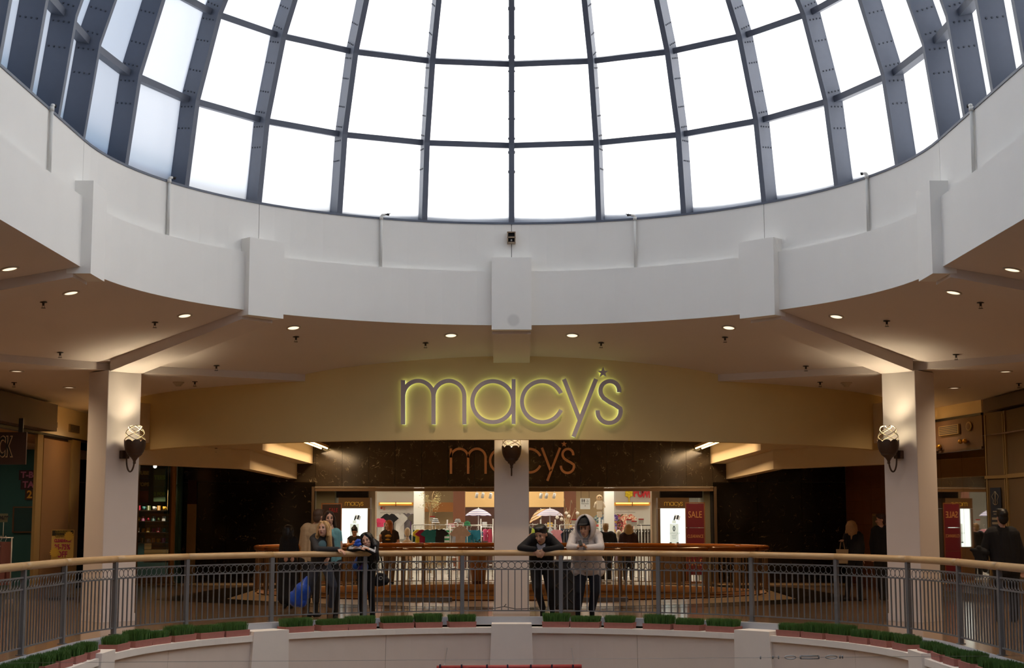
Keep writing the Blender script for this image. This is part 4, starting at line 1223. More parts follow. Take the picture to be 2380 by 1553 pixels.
# ceiling light panels of the store
PLIGHT = emis('store_panel_light', (1.0, .90, .74), 20.0)
for x in (-5.2, -2.6, 0, 2.6, 5.2):
    for y in (43.2, 47.0, 51.0):
        e = empty('ceiling_light', (x, y, 3.3), label='rectangular white panel light in the store ceiling', cat='ceiling light', group='store ceiling panels')
        mb = MB(); mb.box((0, 0, -.01), (1.25, .65, .02)); mb.build('frame', WHITE, e)
        mb = MB(); mb.box((0, 0, -.023), (1.15, .55, .006)); mb.build('diffuser', PLIGHT, e)
for px, py in [(1107, 1151), (1121, 1151), (1139, 1152), (1256, 1152), (1269, 1152), (1287, 1152)]:
    p = atY(px, py, 51.0)
    e = empty('track_spotlight', p, label='small white track spotlight before the tan store wall', cat='spotlight', group='track spotlights')
    mb = MB(); mb.tube([(0, 0, -.09), (0.03, -.05, .07)], .05, 10); mb.build('lamp_head', WHITE, e)
    mb = MB(); mb.tube([(0.02, -.02, .06), (0.02, -.02, 3.3 - p.z)], .01, 6); mb.build('stem', WHITE, e)

# garments
HANG = mat('hanger_wire', srgb(200, 196, 190), .3, .7)
def garment_meshes(w, h, sl, wide, th=.035):
    o = [(-w * .16, h), (-w * .34, h * .97), (-w * .5 - sl * .55, h * .97 - sl), (-w * .40 - sl * .35, h * .90 - sl * 1.1), (-w * .34, h * .74), (-w * .34 - wide, 0), (w * .34 + wide, 0), (w * .34, h * .74), (w * .40 + sl * .35, h * .90 - sl * 1.1), (w * .5 + sl * .55, h * .97 - sl), (w * .34, h * .97), (w * .16, h), (0, h * .94)]
    n = len(o); t = th
    vv = [(x, -t, z) for x, z in o] + [(x, t, z) for x, z in o] + [(0, -t * 1.7, h * .45), (0, t * 1.7, h * .45)]
    mb = MB(); mb.add(vv, [(k, (k + 1) % n, 2 * n) for k in range(n)] + [(n + (k + 1) % n, n + k, 2 * n + 1) for k in range(n)] + [((k + 1) % n, k, n + k, n + (k + 1) % n) for k in range(n)])
    return mb
_mb = MB(); _mb.tube([(.0, 0, .0), (.0, 0, .06), (.03, 0, .09), (.035, 0, .12), (0, 0, .145), (-.03, 0, .12)], .006, 5); _mb.tube([(-.2, 0, -.07), (0, 0, .0), (.2, 0, -.07)], .008, 5)
HANGER = _mb.mesh('hanger', HANG)
gm = {}
def garment(name, label, px, py_top, py_bot, Y, w, sl, col, rz=0.0, wide=.0, grp=None):
    p = atY(px, py_top, Y); h = p.z - atY(px, py_bot, Y).z
    e = empty(name, (p.x, p.y, p.z - h), rz, label, 'clothing', grp)
    b = garment_meshes(w, h, sl, wide, .018 if abs(rz) > .8 else .032).build('cloth', col, e)
    inst('hanger', HANGER, e, (0, 0, h - .005))
    return e
C = lambda n, r, g, b: mat('cloth_' + n, srgb(r, g, b), .9, noise=.12, nscale=14)
YS = Yb - .75
garment('t_shirt', 'black t-shirt with a print hanging on the white wall', 905, 1194, 1250, YS, .46, .13, C('black', 24, 22, 24))
garment('t_shirt', 'white t-shirt hanging next to the black t-shirt', 929, 1194, 1253, YS + .12, .42, .13, C('white', 226, 222, 216), .35)
garment('t_shirt', 'grey t-shirt hanging between white and purple shirts', 944, 1193, 1248, YS + .27, .40, .13, C('grey', 122, 116, 120), .45)
garment('t_shirt', 'purple t-shirt hanging beside the white column', 953, 1194, 1252, YS + .42, .40, .13, C('purple', 122, 84, 138), .45)
garment('t_shirt', 'taupe printed t-shirt hanging at the end of the shirts row', 967, 1194, 1240, YS - .15, .44, .13, C('taupe', 100, 90, 80), .25)
mb = MB(); a = atY(884, 1192, YS + .1); b = atY(976, 1192, YS + .1); mb.tube([a, b], .015, 6)
for q in (a, b): mb.tube([q, (q.x, Yb + .02, q.z)], .012, 6)
o = mb.build('wall_rail', HANG); tag(o, 'chrome hanging rail on the white wall above the t-shirts', 'clothes rail')
for k, (px, n_, r, g, b, lab) in enumerate([(964, 'petrol', 30, 70, 84, 'dark petrol polo shirt at the end of the floor rack'), (978, 'yellow', 228, 214, 60, 'yellow polo shirt on the floor rack'), (987, 'crimson', 158, 26, 62, 'crimson polo shirt between yellow and teal shirts'), (1000, 'teal', 34, 104, 104, 'teal polo shirt with a white tag on the floor rack')]):
    garment('polo_shirt', lab, px, 1231, 1270, 42.5 + .13 * (3 - k), .42, .12, C(n_, r, g, b), .42 - .13 * k)
garment('polo_shirt', 'black polo shirt beside the teal polo shirt', 1021, 1230, 1268, 42.5, .42, .12, C('charcoal', 34, 30, 30), -.1)
garment('polo_shirt', 'green and white striped polo shirt at the end of the floor rack', 1037, 1229, 1270, 42.7, .36, .12, mat_stripes('cloth_green_stripe', [srgb(225, 225, 220), srgb(20, 130, 70)], 9), .8)
def floor_rack(label, px0, px1, py, Y, m_=HANG):
    a, b = atY(px0, py, Y), atY(px1, py, Y); a.z += .07; e = empty('clothes_rack', ((a.x + b.x) / 2, Y, 0), label=label, cat='clothes rack')
    w = (b.x - a.x) / 2
    mb = MB(); mb.tube([(-w, 0, a.z), (w, 0, a.z)], .012, 8); mb.build('hang_bar', m_, e)
    for s_ in (-1, 1):
        mb = MB(); mb.tube([(s_ * w, 0, 0.03), (s_ * w, 0, a.z)], .018, 8); mb.build('upright', m_, e)
        mb = MB(); mb.box((s_ * w, 0, .02), (.05, .5, .04)); mb.build('foot', m_, e)
floor_rack('chrome rack of polo shirts behind the oval railing', 958, 1046, 1226, 42.6)
garment('child_coat', 'pale pink child coat on a stand behind the oval railing', 1070, 1224, 1268, 42.2, .38, .2, C('pale_pink', 190, 164, 150))
floor_rack('slim chrome stand holding the pale pink child coat', 1064, 1076, 1221, 42.22)
for px, lab in ((1093, 'blue child dress beside the pink coat'), (1108, 'turquoise child dress before the striped parasol')):
    garment('child_dress', lab, px, 1232, 1268, 43.2, .30, .06, C('turquoise' + str(px), 40, 128, 158), .2, .05)
floor_rack('chrome rack of small blue dresses below the striped parasol', 1086, 1118, 1228, 43.2)
FL1 = mat_pattern('floral_blue', [srgb(120, 140, 160), srgb(70, 90, 120), srgb(190, 190, 170), srgb(90, 120, 90)], 26)
FL2 = mat_pattern('floral_purple', [srgb(112, 80, 150), srgb(80, 50, 120), srgb(160, 140, 190), srgb(190, 150, 60)], 26)
FL3 = mat_pattern('floral_pink', [srgb(200, 60, 90), srgb(226, 170, 160), srgb(90, 140, 80), srgb(214, 110, 120)], 26)
FL4 = mat_pattern('floral_coral', [srgb(226, 190, 160), srgb(220, 110, 90), srgb(235, 215, 185), srgb(190, 120, 110)], 30)
for px, m_, lab, dy, rz in ((1398, FL1, 'blue floral girls dress next to the white column', .05, .3), (1421, FL2, 'purple floral girls dress on the wall rail', .24, -.1), (1441, FL3, 'pink floral girls dress on the wall rail', .42, .3), (1460, FL4, 'coral floral girls dress at the end of the wall rail', .08, .1)):
    garment('girls_dress', lab, px, 1195, 1248, YS + dy, .44, .11, m_, rz, .08)
mb = MB(); a = atY(1390, 1191, YS + .1); b = atY(1476, 1191, YS + .1); mb.tube([a, b], .015, 6)
for q in (a, b): mb.tube([q, (q.x, Yb + .02, q.z)], .012, 6)
o = mb.build('wall_rail', HANG); tag(o, 'chrome hanging rail on the white wall above the floral dresses', 'clothes rail')
CAMO = mat_pattern('camouflage', [srgb(70, 58, 42), srgb(96, 84, 60), srgb(50, 46, 34), srgb(84, 60, 52)], 34)
for k in range(6):
    garment('trousers', 'camouflage trousers hanging on the dark rack before the beige column', 1474 + 7 * k, 1230, 1274, 43.6, .30, .0, CAMO, 1.36, .04, 'camouflage trousers on the dark rack')
floor_rack('dark rack of camouflage trousers beside the beige column', 1470, 1514, 1227, 43.6, BLACK)
JEAN = C('denim', 66, 74, 96)
for k in range(6):
    garment('jeans', 'blue jeans hanging on the rack behind the two leaning men', 1306 + 6 * k, 1229, 1268, 43.8, .30, .0, [JEAN, C('slate', 92, 94, 96)][k % 2], 1.36, .03, 'jeans on the rack')
floor_rack('chrome rack of jeans behind the two leaning men', 1301, 1340, 1226, 43.8)
garment('child_dress', 'pale pink child dress hanging beside the jeans rack', 1294, 1231, 1268, 43.6, .3, .05, C('rose', 206, 140, 150), 0, .08)
for k, (px, c3) in enumerate(((1238, (170, 190, 60)), (1250, (200, 196, 190)), (1268, (120, 170, 70)), (1280, (190, 190, 200)))):
    garment('child_shirt', ['lime child shirt at the middle column', 'white child shirt beside the lime shirt', 'green child shirt below the orange parasol', 'pale child shirt below the blue parasol'][k], px, 1228, 1262, 45.2, .30, .1, C('c' + str(px), *c3), 1.2)
floor_rack('chrome rack of child shirts beside the middle column', 1230, 1288, 1225, 45.2)
garment('child_shirt', 'bright pink child shirt hanging beside the beige column', 884, 1205, 1225, 47, .3, .1, C('hotpink', 210, 60, 100), .4)
# more stock on stands near the entrance
for px, yb_, lab, c3, w_ in ((1048, 1262, 'white child blouse hanging beside the striped polo shirt', (214, 206, 196), .3), (1056, 1262, 'grey child hoodie hanging beside the pink coat', (126, 122, 126), .3), (1128, 1258, 'pink child cardigan before the red brown shelf goods', (196, 76, 120), .3), (1139, 1262, 'crimson child dress beside the middle column', (170, 40, 70), .3)):
    garment('child_blouse', lab, px, 1230, yb_, 44.2, w_, .09, C('ct' + str(px), *c3), 1.15, .02)
floor_rack('chrome rack of child tops between the pink coat and the middle column', 1044, 1145, 1226, 44.2)
for k, (px, py) in enumerate(((1334, 1213), (1462, 1213), (1474, 1217), (1490, 1212), (1005, 1206))):
    p = atY(px, py, 43.2)
    e = empty('price_card', (p.x, 43.2, 0), label=['white price card with red top above the jeans rack', 'white price card with red top before the coral dress', 'small white price card beside the camouflage trousers', 'tall white price card with red top above the camouflage trousers', 'white price card with red top above the teal polo shirt'][k], cat='price card')
    mb = MB(); mb.box((0, 0, p.z), (.15, .012, .15)); mb.build('card', WHT, e); mb = MB(); mb.box((0, -.004, p.z + .06), (.15, .012, .03)); mb.build('top_band', RED, e)
    mb = MB(); mb.tube([(0, 0, .02), (0, 0, p.z - .07)], .008, 6); mb.lathe([(.1, 0), (.1, .02), (0, .025)], 12); mb.build('stand', HANG, e)
def stock_table(px0, px1, Y, label, seed):
    x0, x1 = fx(px0, Y), fx(px1, Y); w = x1 - x0
    e = empty('display_table', ((x0 + x1) / 2, Y, 0), label=label, cat='table')
    mb = MB(); mb.box((0, 0, .78), (w, .7, .04)); mb.build('tabletop', WHITE, e)
    for sx in (-1, 1):
        for sy in (-1, 1):
            mb = MB(); mb.box((sx * (w / 2 - .04), sy * .3, .38), (.05, .05, .76)); mb.build('leg', WHITE, e)
    random.seed(seed)
    n = int(w / .3)
    for k in range(n):
        hh = random.uniform(.08, .2); c3 = random.choice([(226, 216, 204), (206, 120, 120), (120, 150, 190), (236, 210, 130), (150, 170, 120), (214, 214, 220)])
        q = empty('folded_clothes', ((x0 + x1) / 2 - w / 2 + .17 + k * .3, Y, .80), label='small stack of folded clothes on the white ' + ('table behind the child mannequin' if seed == 1 else 'table behind the jeans rack'), cat='clothing', group='folded clothes on display table ' + str(seed))
        for l in range(3):
            mb = MB(); mb.box((random.uniform(-.01, .01), 0, hh / 3 * (l + .5)), (.24, .34, hh / 3 - .004)); bevel(mb.build('fold', C('fold%d' % (sum(c3) % 7), *c3), q), .012)
stock_table(910, 960, 44.6, 'white display table with folded clothes behind the child mannequin', 1)
stock_table(1342, 1384, 44.8, 'white display table with folded clothes behind the jeans rack', 2)
# shelf units with folded stock
def shelf_unit(px0, px1, py0, Y, label):
    x0, x1 = fx(px0, Y), fx(px1, Y); zt_ = fz(py0, Y); e = empty('shelf_unit', ((x0 + x1) / 2, Y, 0), label=label, cat='shelf'); w = x1 - x0
    mb = MB()
    for s_ in (-1, 1): mb.box((s_ * w / 2, .2, zt_ / 2), (.03, .4, zt_))
    mb.build('side', WHITE, e)
    k = 0; z = .2
    random.seed(int(px0))
    while z < zt_ + .01:
        mb = MB(); mb.box((0, .2, z), (w, .4, .025)); mb.build('shelf', WHITE, e)
        x = -w / 2 + .12
        while x < w / 2 - .1:
            ww = random.uniform(.12, .2); hh = random.uniform(.06, .16)
            if z + hh < zt_ + .2:
                mb = MB(); mb.box((x, .16, z + .013 + hh / 2), (ww, .25, hh)); 
                bevel(mb.build('folded_stock', C('stock%d' % random.randint(0, 7), *random.choice([(220, 210, 190), (190, 80, 70), (80, 110, 150), (230, 190, 90), (120, 150, 90), (200, 200, 205), (70, 60, 70), (210, 150, 160)])), e), .012)
            x += ww + random.uniform(.02, .06)
        z += .3
for a in [(1040, 1064, 1208, 46, 'white shelf unit of folded clothes beside the red brown column'), (1118, 1146, 1206, 48.6, 'white shelf unit of small goods below the striped parasol'), (1312, 1346, 1205, 46, 'white shelf unit of folded clothes behind the hooded man'), (1375, 1400, 1208, 47, 'white shelf unit beside the white column'), (1256, 1290, 1208, 47.5, 'white shelf unit below the two parasols'), (876, 890, 1215, 47, 'narrow white shelf unit beside the beige column')]:
    shelf_unit(*a)
# parasols
def parasol(px, py, Y, r, label, m_, tilt=0.0):
    p = atY(px, py, Y); e = empty('parasol', (p.x, p.y, 0), label=label, cat='parasol')
    mb = MB(); N = 8; prof = [(0, .26), (.3, .22), (.6, .14), (.85, .05), (1.0, -.03)]
    rows = [[Vector((r * q * math.cos(2 * math.pi * k / 24), r * q * math.sin(2 * math.pi * k / 24), z * r / .55 - (.03 * r if (k % 3) and q > .8 else 0))) for k in range(25)] for q, z in prof]
    mb.grid(rows, True); c = mb.build('canopy', m_, e, (0, 0, p.z - .26 * r / .55), (0, tilt, 0))
    mb = MB(); mb.tube([(0, 0, .02), (0, 0, p.z - .02)], .018, 8); mb.ball((0, 0, p.z + .01), .02, 8, 6); mb.build('pole', WHITE, e)
    mb = MB(); mb.lathe([(.22, 0), (.22, .03), (.05, .06), (.0, .06)], 18); mb.build('base', WHITE, e)
ST1 = mat_stripes('parasol_blue', [srgb(225, 225, 230), srgb(225, 225, 230), srgb(110, 110, 170), srgb(200, 190, 215)], 18)
ST2 = mat_stripes('parasol_orange', [srgb(230, 200, 140), srgb(90, 80, 90), srgb(226, 160, 70), srgb(200, 190, 170)], 14)
parasol(1112, 1182, 46.8, .40, 'blue and white striped parasol before the dark brown wall', ST1)
parasol(1278, 1182, 46.6, .41, 'lilac and white striped parasol next to the orange striped one', mat_stripes('parasol_lilac', [srgb(225, 225, 230), srgb(150, 140, 190), srgb(230, 225, 230), srgb(190, 170, 200)], 18))
parasol(1257, 1184, 48.2, .42, 'orange and grey striped parasol tilted behind the lilac one', ST2, -.5)
# blossom tree
p = atZ(1002, 1340, 0); TY = 47.0
e = empty('blossom_tree', (fx(1001, TY), TY, 0), label='slim artificial tree with white blossom beside the white column', cat='tree')
mb = MB(); mb.tube([(0, 0, 0), (.01, 0, 1.0), (-.01, 0, 1.75), (.02, 0, 2.1)], [.05, .04, .03, .015], 8)
random.seed(8)
tips = []
for k in range(14):
    a = random.uniform(0, 6.28); r = random.uniform(.12, .32); z = random.uniform(2.0, 2.55); b = Vector((r * math.cos(a), r * math.sin(a) * .6, z)); tips.append(b)
    mb.tube([(0, 0, random.uniform(1.6, 2.0)), b * .5 + Vector((0, 0, z * .45)), b], [.014, .01, .005], 5)
mb.build('trunk', mat('pale_bark', srgb(170, 140, 100), .8), e)
mb = MB()
for b in tips:
    for k in range(26):
        c = b + Vector((random.gauss(0, .07), random.gauss(0, .06), random.gauss(0, .08))); s_ = random.uniform(.012, .024)
        mb.add([c + Vector((s_, 0, 0)), c + Vector((0, s_, s_ * .3)), c + Vector((-s_, 0, .0)), c + Vector((0, -s_, s_)), ], [(0, 1, 2), (0, 2, 3)])
b = mb.build('blossom', mat('blossom_white', srgb(236, 226, 180), .7), e); b['kind'] = 'stuff'
# twig vase with white balls
e = empty('branch_display', (fx(1318, 44.5), 44.5, 0), label='pale curling branches hung with white balls beside the red brown column', cat='decoration')
BR = mat('pale_branch', srgb(190, 165, 130), .7); mb = MB(); ends = []
for px, py in [(1295, 1203), (1305, 1207), (1316, 1193), (1322, 1200), (1342, 1193), (1330, 1175), (1310, 1172)]:
    q = atY(px, py, 44.5); b = Vector((q.x - fx(1318, 44.5), 0, q.z)); ends.append(b)
    mb.tube([(0, 0, .6), (b.x * .2, 0, 1.5), (b.x * .8, .02, b.z + .16), (b.x, 0, b.z + .06)], [.018, .014, .01, .006], 6)
mb.build('branches', BR, e)
for b in ends[:5]:
    mb = MB(); mb.ball(b, .052, 14, 10); mb.build('ball', mat('ball_white', (.8, .74, .64), .8), e)
mb = MB(); mb.lathe([(0, 0), (.13, 0), (.16, .3), (.1, .62), (.09, .62), (.0, .55)], 18); mb.build('vase', WHITE, e)
# shop dummies
DUM = mat('mannequin_cream', srgb(222, 204, 178), .5)
def dummy(px, py, Y, label, cloth):
    p = atY(px, py, Y); e = empty('mannequin', (p.x, p.y, 0), label=label, cat='mannequin'); k = p.z
    mb = MB(); mb.ball((0, 0, k - .13), (.085, .10, .125), 14, 10); mb.tube([(0, 0, k - .25), (0, 0, k - .34)], .04, 10); mb.build('head', DUM, e)
    mb = MB(); mb.lathe([(.05, k - .32), (.15, k - .40), (.15, k - .62), (.12, k - .72), (.15, k - .85), (.0, k - .86)], 16); mb.build('torso', cloth, e)
    for s_ in (-1, 1):
        mb = MB(); mb.tube([(s_ * .16, 0, k - .40), (s_ * .2, .02, k - .6), (s_ * .19, -.04, k - .8)], [.045, .038, .03], 8); mb.build('arm', DUM, e)
        mb = MB(); mb.tube([(s_ * .07, 0, k - .84), (s_ * .075, 0, .4), (s_ * .075, 0, .05)], [.07, .05, .035], 8); mb.build('leg', DUM, e)
    mb = MB(); mb.lathe([(.2, 0), (.2, .02), (.0, .03)], 18); mb.build('base', WHITE, e)
dummy(947, 1226, 41.2, 'cream child mannequin in a pale shirt beside the woman in dark top', C('cream_shirt', 214, 190, 166))
dummy(1438, 1231, 42.5, 'white mannequin between the two shoppers seen from behind', C('pale_lilac', 190, 170, 190))
# stuffed robot figure on a shelf post
e = empty('display_figure', (fx(1392, 46.5), 46.5, 0), label='tall cream toy figure on a post beside the white column', cat='toy figure')
zz = lambda y: fz(y, 46.5)
mb = MB(); mb.box((0, 0, zz(1174)), (.19, .14, .28)); mb.box((0, 0, (zz(1188) + zz(1204)) / 2), (.15, .12, .18)); bevel(mb.build('body', DUM, e), .03)
mb = MB(); mb.ball((0, 0, zz(1158)), (.10, .09, .10), 14, 10); mb.build('head', mat('toy_tan', srgb(206, 170, 130), .8), e)
for s_ in (-1, 1):
    mb = MB(); mb.tube([(s_ * .1, 0, zz(1167)), (s_ * .15, -.03, zz(1180))], .035, 8); mb.build('arm', DUM, e)
    mb = MB(); mb.ball((s_ * .035, -.085, zz(1157)), .014, 8, 6); mb.build('eye', BLACK, e)
mb = MB(); mb.tube([(0, 0, 0), (0, 0, zz(1200))], .03, 8); mb.build('post', WHITE, e)
# caps on a stand
for k, (px, py, c1, c2) in enumerate(((1012, 1213, (30, 30, 50), (230, 230, 225)), (1064, 1214, (28, 28, 48), (220, 220, 220)), (1086, 1220, (40, 160, 70), (30, 40, 70)))):
    p = atY(px, py, 42.9); e = empty('sun_hat', p, label=['navy and white striped hat above the teal polo shirts', 'navy and white striped hat above the pink coat', 'green and navy hat beside the pink coat'][k], cat='hat')
    mb = MB(); mb.lathe([(.13, -.03), (.09, 0), (.08, .07), (.04, .10), (0, .105)], 16); mb.build('crown', mat_stripes('hat%d' % k, [srgb(*c1), srgb(*c2)], 22), e)
    mb = MB(); mb.tube([(0, 0, 0), (0, 0, -p.z + .01)], .012, 6); mb.build('stand', HANG, e)

# ------------------------------------------------------------------ things between the openings
e = empty('potted_plant', (fx(1113, 39.0), 38.95, 0), label='tall tapered wooden planter with dark leafy plant behind the oval railing', cat='plant')
mb = MB(); mb.lathe([(.0, 0), (.17, 0), (.25, .80), (.27, .82), (.27, .86), (.24, .86), (.23, .80), (0, .80)], 20); mb.build('pot', mat_wood('planter_wood', srgb(120, 74, 34), srgb(160, 104, 50), .4), e)
random.seed(5); mb = MB()
for k in range(240):
    a = random.uniform(0, 6.28); r = random.uniform(.02, .5); c = Vector((r * math.cos(a), r * math.sin(a) * .5, .86 + random.uniform(0, .24) * (1.1 - r))); d = Vector((math.cos(a), math.sin(a), random.uniform(-.2, .8))).normalized() * .07; w_ = d.cross(Vector((0, 0, 1))).normalized() * .022
    mb.add([c, c + d * .5 + w_, c + d, c + d * .5 - w_], [(0, 1, 2, 3)])
f_ = mb.build('foliage', mat('dark_leaf', srgb(48, 56, 26), .6, noise=.3, nscale=9), e); f_['kind'] = 'stuff'
e = empty('litter_bin', (fx(1313, 27.6), 27.6, 0), label='dark square litter bin with crossed straps between the two leaning men', cat='bin')
mb = MB(); mb.box((0, 0, .44), (.40, .40, .84)); bevel(mb.build('body', BLACK, e), .02)
mb = MB(); mb.box((0, 0, .885), (.44, .44, .03)); bevel(mb.build('rim', mat('bin_rim', srgb(160, 150, 136), .4, .4), e), .008)
STRAP = mat('bin_strap', srgb(70, 60, 52), .6)
for s_ in (-1, 1):
    for z0, z1 in ((.06, .46), (.42, .82)):
        mb = MB(); mb.tube([(-.19 * s_, -.205, z0), (.19 * s_, -.205, z1)], .011, 6); mb.build('strap', STRAP, e)
PLATE = mat('grey_plate', srgb(120, 112, 104), .5, .2)
for px0, px1, lab in ((868, 1053, 'long low grey metal plate on the light stone before the potted plant'), (1350, 1456, 'short low grey metal plate on the light stone behind the hooded man')):
    a = atZ(px0, 1398, .0); b = atZ(px1, 1398, .0); y_ = 30.42
    e = empty('floor_plate', ((fx(px0, y_) + fx(px1, y_)) / 2, y_, 0.006), label=lab, cat='metal plate')
    w = fx(px1, y_) - fx(px0, y_)
    mb = MB(); mb.box((0, 0, .04), (w, .08, .08)); bevel(mb.build('body', PLATE, e), .006)
    mb = MB(); mb.box((w * .42, 0, .084), (w * .15, .06, .008)); mb.build('top_strip', WHITE, e)
# strip lamps inside the well
BULBS = emis('strip_bulb', (1.0, .66, .28), 9.0)
for sx in (-1, 1):
    e = empty('strip_light', (sx * 5.0, 32.6, 3.56), label='pair of warm bulb strips along the cream step ' + ('above the sale board' if sx > 0 else 'above the grey green panel'), cat='strip light')
    for k in (0, 1):
        mb = MB(); mb.box((sx * -.16 * k, 3.6, -.03), (.06, 7.2, .06)); st = mb.build('channel', mat('strip_channel', srgb(200, 160, 100), .5), e)
        mb = MB()
        for j in range(60): mb.ball((sx * -.16 * k, .1 + j * .119, -.075), .02, 8, 5)
        b_ = mb.build('bulbs', BULBS, st); b_['kind'] = 'stuff'
    for j in range(4):
        mb = MB(); mb.box((sx * .04, .6 + 2 * j, .0), (.42, .03, .02)); mb.build('bracket', mat('strip_channel', (.5, .4, .3)), e)
    ld = bpy.data.lights.new('strip_glow', 'AREA'); ld.shape = 'RECTANGLE'; ld.size = .3; ld.size_y = 7.0; ld.energy = 85; ld.color = (1.0, .68, .38)
    lo = bpy.data.objects.new('strip_glow', ld); lo.location = (sx * -.08, 3.6, -.14); lo.rotation_euler = (0, sx * .25, 0); link(lo, e)
# ------------------------------------------------------------------ teen clothing shop (west side)
XL = -9.7
def yl(px): return XL * F / (px - CX)          # depth along the west shopfront line for a picture column
TEAL = mat('teal_wall', srgb(52, 92, 92), .85)
PILA = mat('shopfront_brown', srgb(134, 98, 60), .6, noise=.06, nscale=3)
PILB = mat('shopfront_tan', srgb(150, 122, 74), .5)
DKTRIM = mat('dark_trim', (.015, .012, .01), .5)
DKFAS = mat('dark_brown_fascia', srgb(58, 38, 28), .7)
ws = empty('wall_shopfront_west', label='cream and brown shopfront of the teen clothing shop', kind='structure')
def lbox(y0, y1, z0, z1, m_, name, x0=XL - .12, x1=XL, par=ws):
    mb = MB(); mb.box(((x0 + x1) / 2, (y0 + y1) / 2, (z0 + z1) / 2), (x1 - x0, abs(y1 - y0), z1 - z0)); return mb.build(name, m_, par)
lbox(12, 39.6, 3.40, ZC + .02, CREAM, 'header_wall')
lbox(12, 39.6, 3.36, 3.41, DKTRIM, 'header_trim', XL - .14, XL + .03)
lbox(12, yl(93), 3.42, 3.97, DKFAS, 'sign_fascia', XL, XL + .35)
lbox(12, 39.6, 3.36, 3.40, mat('canopy_soffit', srgb(150, 112, 70), .8), 'canopy_soffit', XL - 1.3, XL)
lbox(yl(88), yl(101), 0, 3.37, PILB, 'pilaster_edge', XL - .05, XL + .01)
lbox(yl(101.5), yl(164), 0, 3.30, PILA, 'pilaster', XL - .05, XL + .02)
lbox(yl(165), yl(184), 0, 3.37, PILB, 'pilaster_edge', XL - .05, XL + .05)
lbox(36.8, 39.6, 0, 3.37, PILA, 'end_pilaster', XL - .4, XL)
o = lbox(yl(184.5), 36.8, .1, 3.36, GLASS, 'window_pane', XL - .03, XL - .015)
mb = MB(); mb.box((XL - .02, (yl(184) + 36.8) / 2, .05), (.08, 36.8 - yl(184), .1)); mb.build('window_sill', PILB, ws)
iw = empty('wall_shop_west', label='teal inside walls of the teen clothing shop', kind='structure')
mb = MB(); mb.box((-12.9, 38.2, 1.7), (6.2, .12, 3.4)); mb.build('end_wall', TEAL, iw)
mb = MB(); mb.box((-15.6, 28, 1.7), (.12, 20, 3.4)); mb.build('back_wall', TEAL, iw)
o = fill('ceiling_shop_west', [(-16, 18), (XL - .1, 18), (XL - .1, 39.5), (-16, 39.5)], [], 3.38, mat('shop_ceiling', srgb(190, 160, 130), .9)); tag(o, 'pale ceiling of the teen clothing shop', kind='structure')
TW = 38.1
def wall_card(px0, px1, py0, py1, txt, bg, fg, label, size, Y=TW, name='wall_sign', th=.02, align='LEFT'):
    a, b = atY(px0, py0, Y), atY(px1, py1, Y)
    e = empty(name, ((a.x + b.x) / 2, Y - th / 2, b.z), label=label, cat='sign')
    w, h = b.x - a.x, a.z - b.z
    mb = MB(); mb.box((0, 0, h / 2), (w, th, h)); mb.build('board', bg, e)
    if txt: inst('lettering', text_mesh(txt, size, .006, fg, align, bold=.008), e, ((-w / 2 + .05) if align == 'LEFT' else 0, -th / 2 - .004, h / 2), FACE)
    return e
PLUM = mat('plum_board', srgb(58, 20, 30), .7); PINKL = mat('pink_letter', srgb(176, 98, 128), .7); ORL = mat('orange_letter', srgb(230, 158, 40), .6)
wall_card(45, 98, 1093, 1116, 'T-B', PLUM, PINKL, 'plum board with pink letters T-B on the teal wall', .21)
wall_card(49, 98, 1116.5, 1138, 'TA', PLUM, PINKL, 'plum board with pink letters TA below the T-B board', .22)
wall_card(59, 98, 1138.5, 1162, '2', mat('brown_board', srgb(70, 40, 20), .7), ORL, 'brown board with an orange 2 below the pink letters', .26)
p = atY(60, 1208, TW); e = empty('wall_mirror', p, label='brown framed mirror on the teal wall below the lettered boards', cat='mirror')
mb = MB(); mb.box((0, .0, 0), (.62, .02, .62)); mb.build('glass', mat('mirror_glass', (.5, .5, .5), .03, 1.0), e)
mb = MB()
for s_ in (-1, 1): mb.box((s_ * .31, -.01, 0), (.03, .04, .65)); mb.box((0, -.01, s_ * .31), (.65, .04, .03))
mb.build('frame', mat('mirror_frame', srgb(110, 70, 40), .5), e)
